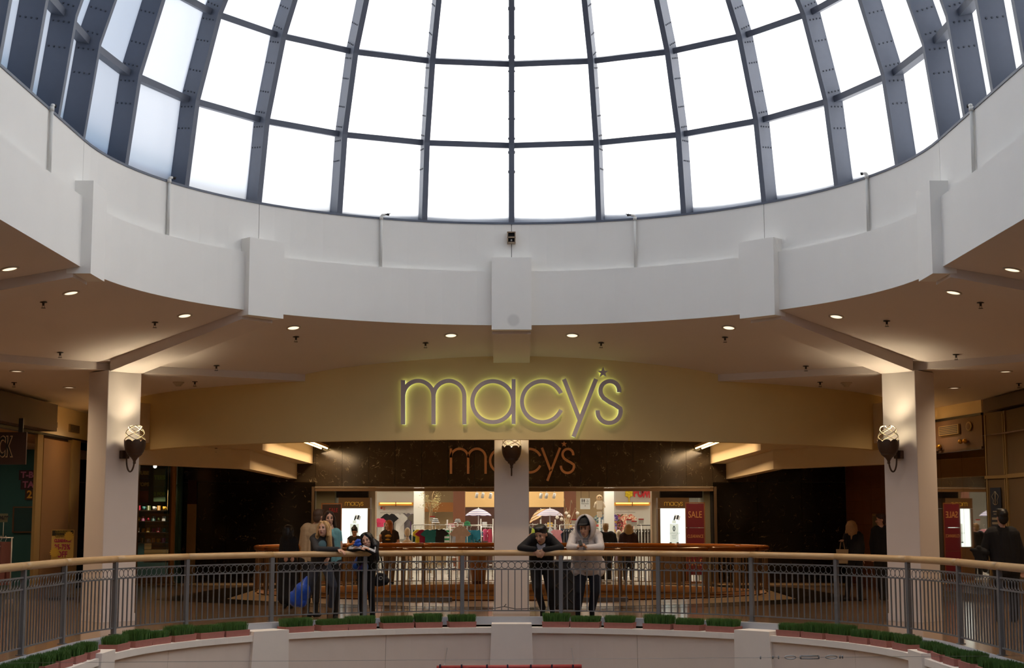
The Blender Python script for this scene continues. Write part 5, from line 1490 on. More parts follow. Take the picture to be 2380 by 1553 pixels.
# hanging trousers on a round rail inside the door
e = empty('clothes_rack', (-10.55, 30.6, 0), label='low chrome rack of trousers inside the teen shop door', cat='clothes rack')
mb = MB(); mb.tube([(-.75, 0, 1.26), (.55, 0, 1.26)], .012, 8); mb.build('hang_bar', HANG, e)
for s_ in (-.72, .52):
    mb = MB(); mb.tube([(s_, 0, .02), (s_, 0, 1.26)], .014, 8); mb.build('upright', HANG, e); mb = MB(); mb.box((s_, 0, .02), (.05, .5, .04)); mb.build('foot', HANG, e)
random.seed(9)
tr_cols = [('rust', 150, 92, 40), ('tan', 136, 106, 62), ('mauve', 112, 66, 62), ('rosewood', 124, 78, 74)]
for k in range(12):
    c4 = tr_cols[0 if k < 3 else 1 if k < 6 else 2 + k % 2]
    e = empty('trousers', (-11.2 + k * .095, 30.6, .32), 1.25, ['rust trousers hanging on the low rack inside the teen shop', 'tan trousers hanging on the low rack inside the teen shop', 'mauve trousers hanging on the low rack inside the teen shop', 'rosewood trousers hanging on the low rack inside the teen shop'][tr_cols.index(c4)], 'clothing', 'trousers on the teen shop rack, ' + c4[0])
    mb = MB(); h = .86
    o_ = [(-.19, 0), (-.16, h), (.16, h), (.19, 0), (.05, 0), (0, h * .55), (-.05, 0)]
    n = 7; vv = [(x, -.03, z) for x, z in o_] + [(x, .03, z) for x, z in o_]
    mb.add(vv, [(0, 6, 5, 1), (1, 5, 2), (5, 4, 3, 2), (8, 12, 13, 7), (9, 12, 8), (9, 10, 11, 12)] + [((q + 1) % n, q, n + q, n + (q + 1) % n) for q in range(n)])
    mb.build('cloth', C(c4[0], *c4[1:]), e); inst('hanger', HANGER, e, (0, 0, h - .03))
pc = wall_card(0, 17, 1208, 1228, '$4.99', mat('price_card', srgb(120, 120, 96), .7), DARK, 'pale price card standing on the trouser rack', .09, 30.5, 'price_card', .012, 'CENTER')
pc.location.z = 1.57
mb = MB(); mb.tube([(0, 0, 0), (0, 0, -.32)], .008, 6); mb.build('stem', HANG, pc)
# hanging blade sign
Yk = 27.0
a, b = atY(0, 1005, Yk), atY(60, 1080, Yk)
e = empty('hanging_sign', (b.x, Yk, b.z), label='dark brown hanging blade sign with outlined letters at the teen shop', cat='sign')
h = a.z - b.z
mb = MB(); mb.box((-.55, 0, h / 2), (1.1, .05, h)); mb.build('board', mat('sign_brown', srgb(62, 38, 28), .7), e)
CKM = mat('sign_cream', srgb(190, 160, 120), .6); CKD = mat('sign_black', (.01, .008, .006), .6)
inst('lettering', text_mesh('CK', .50, .008, CKM, 'RIGHT', stretch=.36, bold=.022), e, (-.245, -.03, h * .52), FACE)
inst('lettering_fill', text_mesh('CK', .50, .008, CKD, 'RIGHT', stretch=.36, bold=.004), e, (-.250, -.036, h * .52), FACE)
mb = MB(); mb.box((-.11, 0, h + .12), (.08, .04, .26)); mb.build('bracket', DKTRIM, e)
# clearance poster on a stand
Yp = 31.4
a, b = atY(121, 1232, Yp), atY(170, 1304, Yp)
e = empty('poster_stand', ((a.x + b.x) / 2, Yp, 0), label='yellow and magenta clearance poster on a floor stand before the brown pilaster', cat='sign')
w, h, zb_ = b.x - a.x, a.z - b.z, b.z
mb = MB(); mb.box((0, 0, zb_ + h / 2), (w, .02, h)); pb = mb.build('poster', mat('poster_yellow', srgb(206, 172, 92), .7), e)
MAG = mat('poster_magenta', srgb(168, 36, 84), .7); OLV = mat('poster_olive', srgb(120, 104, 40), .7)
mb = MB(); mb.box((0, -.012, zb_ + h * .9), (w * .96, .004, h * .17)); mb.build('top_band', mat('poster_dark', srgb(50, 44, 24), .7), pb)
for t, z_, s_, m_ in (('CLEARANCE', .93, .075, OLV), ('CLEARANCE', .80, .075, OLV), ('CLEARANCE', .65, .085, MAG), ('25-75%', .44, .15, MAG), ('OFF', .20, .17, MAG)):
    inst('lettering', text_mesh(t, s_, .004, m_, stretch=.72, bold=.004), pb, (0, -.016, zb_ + h * z_), FACE)
for (dx, dz, r_, sz) in ((.13, .80, .11, 0), (-.15, .27, .11, 0)):
    mb = MB(); n = 28; pts = [Vector(((r_ if k % 2 == 0 else r_ * .74) * math.cos(2 * math.pi * k / n), 0, (r_ if k % 2 == 0 else r_ * .74) * math.sin(2 * math.pi * k / n))) for k in range(n)]
    mb.prism([v + Vector((dx, -.024, zb_ + h * dz)) for v in pts], (0, .006, 0)); st_ = mb.build('starburst', mat('starburst_yellow', srgb(214, 176, 70), .7), pb)
mb = MB(); mb.box((0, .015, zb_ / 2 + .2), (.03, .02, zb_ + .4)); mb.box((0, .02, .015), (.45, .35, .03)); mb.build('stand', BLACK, e)
# stock behind the narrow window strip
garment('t_shirt', 'orange and green t-shirt behind the narrow shop window', 191, 1205, 1290, 36.3, .4, .1, mat_pattern('tee_orange', [srgb(214, 120, 50), srgb(60, 130, 70), srgb(180, 60, 60)], 9), .2)
wall_card(183, 204, 1060, 1158, '', mat('banner_gold', srgb(214, 186, 96), .7), ORL, 'tall gold banner behind the narrow shop window', .1, 37.5, 'hanging_banner')
for k in range(2):
    e = empty('shop_lamp', (XL - .45, 31.2 + 3.4 * k, 3.36), label='small recessed lamp in the shopfront canopy ' + ('above the clearance poster' if k == 0 else 'above the narrow window'), cat='ceiling light')
    mb = MB(); mb.lathe([(.07, -.012), (.0, -.012)], 14); mb.build('lamp', LAMPW, e); mb = MB(); mb.lathe([(.09, 0), (.09, -.014), (.07, -.014)], 14); mb.build('trim_ring', RINGM, e)
    ld = bpy.data.lights.new('shop_lamp_light', 'SPOT'); ld.energy = 70; ld.color = (1, .76, .48); ld.spot_size = 2.0; lo = bpy.data.objects.new('shop_lamp_light', ld); lo.location = (0, 0, -.03); link(lo, e)
for k in range(3):
    e = empty('ceiling_light', (-12.6, 24.5 + 5.4 * k, 3.38), label='square panel light in the teen shop ceiling', cat='ceiling light', group='teen shop ceiling panels')
    mb = MB(); mb.box((0, 0, -.012), (.6, .6, .02)); mb.build('frame', WHITE, e); mb = MB(); mb.box((0, 0, -.026), (.54, .54, .006)); mb.build('diffuser', emis('shop_panel', (1.0, .84, .62), 22.0), e)
# grille and plate on the header wall
for px, py, w, h, lab in ((171, 997, .75, .17, 'wide dark air grille on the cream header wall'), (128, 988, .13, .12, 'small dark box on the cream header wall')):
    Y = yl(px); z_ = atY(px, py, Y).z
    e = empty('air_grille', (XL + .015, Y, z_), label=lab, cat='air vent')
    mb = MB(); mb.box((0, 0, 0), (.03, w, h)); mb.build('frame', mat('grille_tan', srgb(150, 124, 90), .6), e)
    for k in range(5):
        mb = MB(); mb.box((.018, 0, -h * .36 + k * h * .18), (.01, w * .9, h * .09)); mb.build('slat', DARK, e)

# ------------------------------------------------------------------ display window beside the black granite (same shop, facing the viewer)
dw = empty('wall_display_window', label='display window with golden posts beside the black granite', kind='structure')
WY = 39.6
x0, x1 = -9.72, fx(406, WY)
mb = MB(); mb.box((x1 + .03, WY, 1.58), (.09, .12, 3.16)); mb.build('post', mat('gold_post', srgb(206, 160, 96), .35, .4), dw)
mb = MB(); mb.box((x1 - .045, WY + .03, 1.58), (.05, .1, 3.16)); mb.build('post', PILB, dw)
mb = MB(); mb.box(((x0 + x1) / 2, WY + .02, 1.63), (x1 - x0, .012, 2.94)); mb.build('window_pane', GLASS, dw)
mb = MB(); mb.box(((x0 + x1) / 2, WY + .02, .08), (x1 - x0, .1, .16)); mb.build('window_sill', PILB, dw)
mb = MB(); mb.box((x0 - .3, 42.6, 1.6), (3.4, .1, 3.2)); mb.build('back_wall', TEAL, dw)
mb = MB(); mb.box((x1 + .12, 41.2, 1.6), (.08, 3.0, 3.2)); mb.build('side_wall', TEAL, dw); mb.box
fill('window_ceiling', [(-12, WY), (x1 + .1, WY), (x1 + .1, 42.6), (-12, 42.6)], [], 3.15, DARK, dw)
fill('window_floor', [(-12, WY), (x1 + .1, WY), (x1 + .1, 42.6), (-12, 42.6)], [], .01, PILA, dw)
GRB = mat('green_banner', srgb(40, 62, 32), .8); GRL = mat('green_letter', srgb(104, 128, 40), .7); CRL = mat('cream_letter', srgb(168, 150, 84), .7); BKB = mat('black_banner', srgb(30, 26, 18), .8)
wall_card(322, 345, 1088, 1112, 'TUBE', BKB, CRL, 'dark banner with cream letters TUBE in the display window', .13, 41.2, 'hanging_banner', .02, 'CENTER')
wall_card(322, 345, 1113, 1140, 'TOPS', BKB, CRL, 'dark banner with cream letters TOPS below the TUBE banner', .13, 41.2, 'hanging_banner', .02, 'CENTER')
wall_card(322, 345, 1141, 1168, '', mat('maroon_banner', srgb(84, 28, 28), .8), CRL, 'plain maroon banner below the TOPS banner', .1, 41.2, 'hanging_banner')
wall_card(358, 385, 1090, 1131, 'TEES', GRB, GRL, 'green banner with tall letters TEES in the display window', .145, 41.0, 'hanging_banner', .02, 'CENTER')
wall_card(358, 385, 1132, 1166, '2 FOR', GRB, GRL, 'green banner with letters 2 FOR below the TEES banner', .12, 41.0, 'hanging_banner', .02, 'CENTER')
sw = empty('slat_wall', (fx(371, 42.5), 42.5, 0), label='tan slatted display wall at the back of the display window', cat='display wall')
for k in range(13):
    mb = MB(); mb.box((.05, 0, .55 + k * .1), (.75, .03, .09)); mb.build('slat', PILB, sw)
GC = [mat('goods%d' % k, srgb(*c_), .5) for k, c_ in enumerate([(210, 60, 90), (230, 180, 60), (220, 220, 220), (60, 120, 120), (170, 60, 120), (210, 150, 60), (90, 110, 60)])]
e = empty('display_shelf', (fx(358, 40.6), 40.6, 0), label='dark four-tier shelf rack of small goods in the display window', cat='shelf')
for s_ in (-.4, .4):
    mb = MB(); mb.tube([(s_, .1, 0.02), (s_, .1, 3.15)], .008, 6); mb.build('rod', PILB, e)
for k, py in enumerate((1187, 1212, 1238, 1262)):
    zs = fz(py, 40.6)
    mb = MB(); mb.box((0, 0, zs), (.86, .28, .02)); mb.build('board', mat('dark_shelf', srgb(46, 36, 28), .4), e)
    for j in range(6):
        q = empty('mug' if (j + k) % 2 else 'toy_box', (fx(358, 40.6) - .34 + j * .136, 40.58, zs + .01), label='small coloured mug on the display window shelves' if (j + k) % 2 else 'small coloured gift box on the display window shelves', cat='mug' if (j + k) % 2 else 'box', group='mugs in the display window' if (j + k) % 2 else 'gift boxes in the display window')
        m_ = GC[(j * 3 + k) % 7]
        if (j + k) % 2:
            mb = MB(); mb.lathe([(0, 0), (.038, 0), (.042, .10), (.036, .10), (.034, .012), (0, .012)], 12); mb.build('cup', m_, q); mb = MB(); mb.tube([(.04, 0, .08), (.065, 0, .07), (.065, 0, .035), (.04, 0, .025)], .007, 5); mb.build('handle', m_, q)
        else:
            mb = MB(); mb.box((0, 0, .06), (.085, .07, .12)); mb.build('carton', m_, q); mb = MB(); mb.box((0, -.037, .06), (.02, .004, .12)); mb.build('ribbon', WHITE, q)
e = empty('window_spotlight', (fx(363, 40.0), 40.0, 3.04), label='bright spotlight at the top of the display window', cat='spotlight')
mb = MB(); mb.tube([(0, 0, .08), (0, 0, 0)], .05, 10); mb.build('lamp_head', WHITE, e); mb = MB(); mb.ball((0, 0, -.02), .045, 10, 6); mb.build('bulb', emis('spot_bulb', (1, .86, .6), 20), e)
ld = bpy.data.lights.new('window_spotlight_light', 'SPOT'); ld.energy = 160; ld.color = (1, .84, .6); ld.spot_size = 1.9; lo = bpy.data.objects.new('window_spotlight_light', ld); lo.location = (0, 0, -.08); link(lo, e)
# tan banner strip on the black granite
e = empty('wall_banner', (fx(451, FACY - .03), FACY - .03, 0), label='tall tan and dark red strip panel on the black granite wall', cat='panel')
mb = MB(); mb.box((0, 0, fz(1172) / 2), (.235, .05, fz(1172))); mb.build('lower_panel', mat('tan_strip', srgb(150, 128, 88), .6), e)
mb = MB(); mb.box((0, 0, (fz(1172) + 2.66) / 2), (.235, .05, 2.66 - fz(1172))); mb.build('upper_panel', mat('dark_red_strip', srgb(58, 20, 14), .6), e)

# ------------------------------------------------------------------ glass shopfront (east side), slightly askew
E0, E1 = Vector((9.5, 30.5, 0)), Vector((8.93, 34.8, 0))
def on_line(px, A, B):
    k = (px - CX) / F; d = B - A
    t = (k * A.y - A.x) / (d.x - k * d.y); return A + d * t
es = empty('wall_shopfront_east', label='brown framed glass shopfront on the east side', kind='structure')
ROSE = mat('rose_brown_header', srgb(108, 80, 58), .7); TANP = mat('tan_panel', srgb(104, 82, 54), .7, noise=.05, nscale=4)
def eslab(A, B, z0, z1, m_, name, th=.12, par=es, off=0.0):
    d = (B - A).normalized(); n_ = Vector((d.y, -d.x, 0))
    if n_.x < 0: n_ = -n_
    a, b = A + n_ * off, B + n_ * off
    mb = MB(); V = lambda p, z: p + Vector((0, 0, z))
    mb.hexa([V(a, z0), V(b, z0), V(b + n_ * th, z0), V(a + n_ * th, z0), V(a, z1), V(b, z1), V(b + n_ * th, z1), V(a + n_ * th, z1)])
    return mb.build(name, m_, par)
eslab(E0, E1, 3.09, 3.72, ROSE, 'header'); eslab(E0, E1, 3.72, 3.77, DKTRIM, 'header_trim', .14, off=-.02); eslab(E0, E1, 3.77, ZC + .02, CREAM, 'upper_wall')
eslab(E0, E1, 3.04, 3.09, mat('bronze_track', srgb(90, 66, 44), .5), 'glass_track', .16, off=-.03)
for k in range(4):
    a, b = E0.lerp(E1, k / 4), E0.lerp(E1, (k + 1) / 4); d = (b - a).normalized() * .004
    eslab(a + d, b - d, .12, 3.04, mat_glass('shop_glass_east', (.62, .52, .40), .02) if k == 0 else bpy.data.materials['shop_glass_east'], 'window_pane', .012, off=.03)
eslab(E0, E1, 0, .12, PILB, 'window_sill')
# pilaster panels nearer than the glass
G = on_line(2326, Vector((9.62, 30.5, 0)), Vector((9.75, 29.6, 0))); 
N0, N1 = Vector((9.52, 30.45, 0)), Vector((9.72, 29.75, 0))
eslab(N0, N1, 0, 3.75, TANP, 'corner_panel', .14)
for z0, z1 in ((0.05, 2.42), (2.50, 3.70)):
    d = (N1 - N0)
    eslab(N0 + d * .06, N0 + d * .10, z0, z1, PILB, 'panel_bead', .02, off=-.02); eslab(N0 + d * .9, N0 + d * .94, z0, z1, PILB, 'panel_bead', .02, off=-.02)
eslab(N0, N1, 2.43, 2.49, PILB, 'panel_rail', .03, off=-.03)
W0, W1 = Vector((9.72, 29.74, 0)), Vector((9.72, 12, 0))
for k in range(6):
    a, b = W0.lerp(W1, k / 6), W0.lerp(W1, (k + 1) / 6)
    eslab(a, b, 0, 2.43, TANP, 'wall_panel', .14); eslab(a, b, 2.50, 3.75, TANP, 'wall_panel', .14)
    eslab(a, a.lerp(b, .02), 0, 3.75, PILB, 'panel_bead', .03, off=-.03)
eslab(W0, W1, 2.425, 2.505, PILB, 'panel_rail', .16, off=-.025)
eslab(N1 + Vector((0, .1, 0)), W1, 3.75, 3.98, DKFAS, 'cornice', .3, off=-.3); eslab(N0, W1, 3.75, ZC + .02, DKFAS, 'upper_band', .1)
# tile wall between the glass and the black granite
T0, T1 = Vector((8.93, 34.85, 0)), Vector((8.80, FACY, 0))
TILE = mat('brown_wall_tile', srgb(112, 70, 38), .35, noise=.12, nscale=6)
tw = empty('wall_tiled', label='brown tiled wall beside the black granite', kind='structure')
for j in range(11):
    for k in range(6):
        a, b = T0.lerp(T1, k / 6 + .001), T0.lerp(T1, (k + 1) / 6 - .001)
        eslab(a, b, .30 * j + .002, .30 * (j + 1) - .003, TILE, 'tile', .1, tw)
eslab(T0, T1, 3.31, ZC + .02, CREAM, 'upper_wall', .12, tw)
p = on_line(2034, T0, T1)
e = empty('wall_poster', (p.x - .03, p.y, fz(1195, p.y) - 1.1), label='pale framed poster on the brown tiled wall behind the man', cat='poster')
mb = MB(); mb.box((0, 0, .55), (.04, .7, 1.1)); mb.build('frame', PILB, e); mb = MB(); mb.box((-.022, 0, .55), (.006, .6, 1.0)); mb.build('print', mat('poster_grey_green', srgb(96, 88, 58), .6), e)
# fixtures of the east shopfront
def on_e(px, py): 
    q = on_line(px, E0, E1); return Vector((q.x - .03, q.y, atY(px, py, q.y).z))
rzE = math.atan2((E1 - E0).y, (E1 - E0).x)
p = on_e(2209, 1000); e = empty('air_grille', p, rzE, 'framed dark air grille on the rose brown header', 'air vent')
mb = MB(); mb.box((0, 0, 0), (1.0, .04, .2)); mb.build('frame', PILB, e)
for k in range(5):
    mb = MB(); mb.box((0, .022, -.07 + .035 * k), (.9, .01, .018)); mb.box((0, -.022, -.07 + .035 * k), (.9, .01, .018)); mb.build('slat', DARK, e)
p = on_e(2255, 991); e = empty('oval_plaque', p, rzE, 'small pale oval plaque on the rose brown header', 'plaque')
mb = MB(); mb.ball((0, .0, 0), (.14, .02, .10), 18, 8); mb.build('disc', PILB, e); mb = MB(); mb.ball((0, .008, 0), (.10, .02, .07), 18, 8); mb.build('face', ROSE, e)
GOLDM = mat('brass_lamp', srgb(206, 150, 50), .3, .8)
for px, py, lab in ((2187, 1039, 'pair of small brass spotlights on the header next to the column'), (2247, 1026, 'pair of small brass spotlights on the header next to the tan panel')):
    p = on_e(px, py); e = empty('twin_spotlight', p, rzE, lab, 'spotlight')
    for s_ in (-1, 1):
        mb = MB(); mb.ball((s_ * .11, .07, 0), (.06, .05, .05), 12, 8); mb.build('lamp_head', GOLDM, e)
    mb = MB(); mb.tube([(-.11, .05, 0), (0, .0, .0), (.11, .05, 0)], .014, 6); mb.lathe([(.05, 0), (.05, .02), (0, .02)], 12, M=Matrix.Rotation(-math.pi / 2, 3, 'X')); mb.build('bracket', GOLDM, e)
# navy poster on the corner panel
mid = N0.lerp(N1, .5); rzN = math.atan2((N1 - N0).y, (N1 - N0).x)
e = empty('wall_poster', (mid.x - .03, mid.y, 1.42), rzN, 'narrow navy poster with pale emblem and text lines on the tan corner panel', 'poster')
mb = MB(); mb.box((0, 0, .4), (.36, .012, .86)); mb.build('print', mat('navy_print', srgb(38, 46, 62), .6), e)
PAL = mat('poster_pale', srgb(150, 140, 120), .6)
mb = MB(); mb.tube([(.09 * math.cos(a) * (1 + .3 * math.sin(5 * a)), .012, .62 + .13 * math.sin(a)) for a in [2 * math.pi * k / 24 for k in range(24)]], .008, 4, closed=True)
mb.tube([(0, .012, .5), (.01, .012, .76)], .012, 5); mb.build('emblem', PAL, e)
mb = MB(); mb.tube([(.09 * math.cos(a) * (1 + .3 * math.sin(5 * a)), -.012, .62 + .13 * math.sin(a)) for a in [2 * math.pi * k / 24 for k in range(24)]], .008, 4, closed=True)
mb.tube([(0, -.012, .5), (.01, -.012, .76)], .012, 5); mb.build('emblem', PAL, e)
for k, (z_, w_, h_) in enumerate(((.36, .2, .022), (.31, .16, .018), (.22, .28, .05), (.13, .28, .045), (.03, .24, .04))):
    mb = MB(); mb.box((0, 0, z_), (w_, .018, h_)); mb.build('text_line', PAL, e)
# dim inside of the east shop: back wall, rack, boxes
iw2 = empty('wall_shop_east', label='dim tan inside walls of the east shop', kind='structure')
mb = MB(); mb.box((15.5, 30, 1.7), (.12, 20, 3.4)); mb.build('back_wall', TANW, iw2); mb = MB(); mb.box((12.5, 38.0, 1.7), (6, .12, 3.4)); mb.build('end_wall', TANW, iw2)
o = fill('ceiling_shop_east', [(9.9, 20), (16, 20), (16, 38), (9.2, 38)], [], 3.3, SOFFIT); tag(o, 'plain ceiling of the east shop', kind='structure')
random.seed(12)
shelf = empty('shelf_unit', (11.6, 37.3, 0), label='tall white shelf unit with folded stock seen through the east shop glass', cat='shelf')
mb = MB()
for s_ in (-1, 0, 1): mb.box((s_ * 1.0, 0, 1.1), (.04, .4, 2.2))
mb.build('side', WHITE, shelf)
for k in range(6):
    mb = MB(); mb.box((0, 0, .2 + k * .38), (2.0, .4, .03)); mb.build('shelf', WHITE, shelf)
    for j in range(7):
        mb = MB(); hh = random.uniform(.12, .26); mb.box((-.85 + j * .28, -.03, .215 + k * .38 + hh / 2), (.2, .3, hh)); mb.build('folded_stock', C('stock%d' % random.randint(0, 7), 150, 140, 120), shelf)
for k in range(2):
    e = empty('ceiling_light', (12.2, 28.5 + 5.5 * k, 3.3), label='square panel light in the east shop ceiling', cat='ceiling light', group='east shop ceiling panels')
    mb = MB(); mb.box((0, 0, -.012), (.6, .6, .02)); mb.build('frame', WHITE, e); mb = MB(); mb.box((0, 0, -.026), (.54, .54, .006)); mb.build('diffuser', emis('shop_panel_east', (1.0, .82, .6), 5.0), e)

for sx in (-1, 1):  # added lamps, hidden behind the columns, to brighten the shop header walls
    for y in (30.2, 32.2):
        downlight(Vector((sx * (8.0 if y < 31 else 8.6), y, ZC)), False, 'added round downlight hidden behind a cream column to brighten the shop header wall', 'added downlights hidden behind the columns', DL_W * (1.3 if sx < 0 else .7))
# more concourse downlights out of the picture along the side ceilings
for sx in (-1, 1):
    for y in (12.5, 18, 22.5):
        downlight(Vector((sx * 9.25, y, ZC)), False, 'round recessed downlight in the flat ceiling beside the straight atrium side', 'side concourse downlights', DL_W * 1.6)

# ------------------------------------------------------------------ cable with turnbuckle across the atrium, red banner tube below the middle pier
CABLE = mat('steel_cable', srgb(150, 150, 150), .4, .7)
Yc = 12.5
zc = lambda px, py: atY(px, py, Yc)
a, b = zc(-420, 1544), zc(2800, 1522)
a.x, b.x = -5.46, 5.46
e = empty('turnbuckle_cable', (0, Yc, 0), label='thin steel cable with a long turnbuckle stretched across the atrium', cat='cable')
mb = MB(); mb.tube([(a.x, 0, a.z), (b.x, 0, b.z)], .0014, 6); mb.build('cable', CABLE, e)
def CP(px): 
    X = fx(px, Yc); t = (X - a.x) / (b.x - a.x); return Vector((X, 0, a.z + (b.z - a.z) * t))
mb = MB()
q0, q1 = CP(1848), CP(1890)
for dz in (-.011, .011): mb.tube([q0 + Vector((0, 0, dz)), q1 + Vector((0, 0, dz))], .005, 6)
mb.tube([q0 + Vector((0, 0, -.012)), q0 + Vector((0, 0, .012))], .007, 6); mb.tube([q1 + Vector((0, 0, -.012)), q1 + Vector((0, 0, .012))], .007, 6)
mb.build('turnbuckle', CABLE, e)
for p0, p1 in ((1812, 1838), (1905, 1932)):
    m0, m1 = CP(p0), CP(p1); c = (m0 + m1) / 2; L2 = (m1 - m0).length / 2
    mb = MB(); mb.tube([c + Vector((L2 * math.cos(t), 0, .014 * math.sin(t))) for t in [2 * math.pi * k / 14 for k in range(14)]], .004, 5, closed=True); mb.build('shackle', CABLE, e)
for p_ in (1757, 1785, 1798, 1938, 1944):
    c = CP(p_); mb = MB(); mb.tube([c + Vector((0, 0, -.012)), c + Vector((0, 0, .014))], .006, 6); mb.build('clip', CABLE, e)
for q, lab in ((a, 0), (b, 0)):
    mb = MB(); mb.tube([(q.x - .0, 0, q.z - .03), (q.x, 0, q.z + .03)], .012, 8); mb.build('anchor', CABLE, e)
Yr = 22.6
a, b = atY(1015, 1553, Yr), atY(1352, 1550, Yr)
e = empty('banner_tube', ((a.x + b.x) / 2, Yr, 0), label='red horizontal banner tube with dark clips hanging below the parapet', cat='banner')
w = b.x - a.x
mb = MB(); mb.tube([(-w / 2, 0, a.z - .0), (w / 2, 0, b.z - .0)], .035, 10); mb.build('tube', mat('banner_red', srgb(168, 62, 60), .6), e)
for px in (1026, 1075, 1133, 1180, 1233, 1281, 1329):
    X = fx(px, Yr) - (a.x + b.x) / 2; mb = MB(); mb.box((X, -.0, a.z + .02), (.022, .08, .06)); mb.build('clip', mat('navy_clip', srgb(34, 36, 60), .5), e)
mb = MB(); mb.box((0, 0, a.z - .55), (w * .98, .01, 1.05)); mb.build('cloth', mat('banner_red', (.4, .05, .05)), e)
for s_ in (-1, 1):
    mb = MB(); mb.tube([(s_ * w * .45, 0, a.z), (s_ * w * .45, 1.1 - .0, a.z + .2)], .004, 5); mb.build('hang_wire', CABLE, e)

pts = [atY(px, py, 24.40) for px, py in ((1120, 1415), (1145, 1415), (1162, 1412), (1172, 1410), (1185, 1413), (1200, 1416), (1225, 1415), (1250, 1415))]
e = empty('power_cord', (0, 0, 0), label='thin black cord tied along the lower railing bar at the middle column', cat='cord')
mb = MB(); mb.tube(pts, .006, 6); mb.build('cable', BLACK, e); mb = MB(); mb.tube([pts[3], pts[3] + Vector((.03, 0, .04))], .006, 6); mb.build('tie', BLACK, e)
# ------------------------------------------------------------------ people
class Body:
    """collects tapered capsules and ellipsoids, fuses them into one skin by voxel remesh and colours the faces by the piece they came from"""
    def __init__(s): s.p = []
    def cap(s, a, b, ra, rb, t): s.p.append(('c', Vector(a), Vector(b), ra, rb, t)); return s
    def ell(s, c, r, t, M=None): s.p.append(('e', Vector(c), M or Matrix.Identity(3), r, None, t)); return s
    def build(s, name, mats, voxel, parent=None, smooth=2):
        mb = MB()
        for k, a, b, ra, rb, t in s.p:
            if k == 'e': mb.ball(a, ra, 14, 10, M=b); continue
            d = b - a; L_ = d.length
            if L_ < 1e-4: mb.ball(a, max(ra, rb), 12, 8); continue
            d.normalize(); x = d.orthogonal().normalized(); y = d.cross(x); n = 12; rows = []
            for i in range(5):
                an = -math.pi / 2 + math.pi / 2 * i / 4 * .999 + .001
                rows.append((a + d * ra * math.sin(an), ra * math.cos(an)))
            for i in range(5):
                an = math.pi / 2 * i / 4 * .999
                rows.append((b + d * rb * math.sin(an), rb * math.cos(an)))
            vv = [c + (x * math.cos(2 * math.pi * q / n) + y * math.sin(2 * math.pi * q / n)) * max(r, 1e-4) for c, r in rows for q in range(n)]
            ff = [(i * n + q, i * n + (q + 1) % n, (i + 1) * n + (q + 1) % n, (i + 1) * n + q) for i in range(len(rows) - 1) for q in range(n)]
            ff += [tuple(range(n))[::-1], tuple((len(rows) - 1) * n + q for q in range(n))]
            mb.add(vv, ff)
        me = mb.mesh('tmp'); o = bpy.data.objects.new('tmp', me); COL.objects.link(o)
        m = o.modifiers.new('r', 'REMESH'); m.mode = 'VOXEL'; m.voxel_size = voxel; m.use_smooth_shade = True
        if smooth: m2 = o.modifiers.new('s', 'SMOOTH'); m2.factor = .5; m2.iterations = smooth
        dg = bpy.context.evaluated_depsgraph_get()
        out = bpy.data.meshes.new_from_object(o.evaluated_get(dg)); bpy.data.objects.remove(o); bpy.data.meshes.remove(me)
        n = len(out.polygons); c = np.empty(n * 3); out.polygons.foreach_get('center', c); c = c.reshape(-1, 3)
        best = np.full(n, 1e9); idx = np.zeros(n, int); tags = list(mats.keys())
        for k, a, b, ra, rb, t in s.p:
            if k == 'c':
                A = np.array(a); B = np.array(b); d = B - A; L2 = max(d @ d, 1e-9)
                h = np.clip((c - A) @ d / L2, 0, 1); dist = np.linalg.norm(c - A - h[:, None] * d, axis=1) - (ra + (rb - ra) * h)
            else:
                R = np.array(b); q = (c - np.array(a)) @ R; r = np.array(ra if hasattr(ra, '__len__') else (ra,) * 3)
                l = np.linalg.norm(q / r, axis=1); dist = (l - 1) * np.linalg.norm(q, axis=1) / np.maximum(l, 1e-6)
            w = dist < best; best[w] = dist[w]; idx[w] = tags.index(t)
        out.materials.clear()
        for t in tags: out.materials.append(mats[t])
        out.polygons.foreach_set('material_index', idx); out.polygons.foreach_set('use_smooth', np.ones(n, bool))
        out.name = name
        return inst(name, out, parent)
SKIN_A = mat('skin_light', srgb(196, 150, 126), .55, noise=.06, nscale=20); SKIN_B = mat('skin_tan', srgb(186, 140, 112), .55, noise=.06, nscale=20)
EYE_M = mat('eye_dark', (.02, .014, .012), .3); LIP = mat('lips', srgb(150, 84, 78), .5); BROWM = mat('brow', (.03, .02, .015), .8)
def P(j, Y0): return atY(j[0], j[1], Y0 + (j[2] if len(j) > 2 else 0))
def hand(B, w, d, n, tag_, curl=.6, s=1.0):
    d = Vector(d).normalized(); n = Vector(n); n = (n - d * n.dot(d)).normalized(); ac = d.cross(n)
    M = Matrix((d, ac, n)).transposed()
    B.ell(w + d * .05 * s, (.05 * s, .04 * s, .017 * s), tag_, M)
    for k, (o, l) in enumerate(((-.030, .82), (-.010, .98), (.010, 1.0), (.030, .9))):
        a = w + d * .085 * s + ac * o * s; b = a + (d * math.cos(curl * .5) + n * math.sin(curl * .5)) * .038 * s * l; c = b + (d * math.cos(curl * 1.4) + n * math.sin(curl * 1.4)) * .036 * s * l
        B.cap(a, b, .0092 * s, .0086 * s, tag_); B.cap(b, c, .0086 * s, .0075 * s, tag_)
    a = w + d * .025 * s - ac * .032 * s; b = a + (d * .75 - ac * .6 + n * .25).normalized() * .042 * s; B.cap(a, b, .011 * s, .010 * s, tag_); B.cap(b, b + (d * .95 + n * .4).normalized() * .03 * s, .010 * s, .0085 * s, tag_)
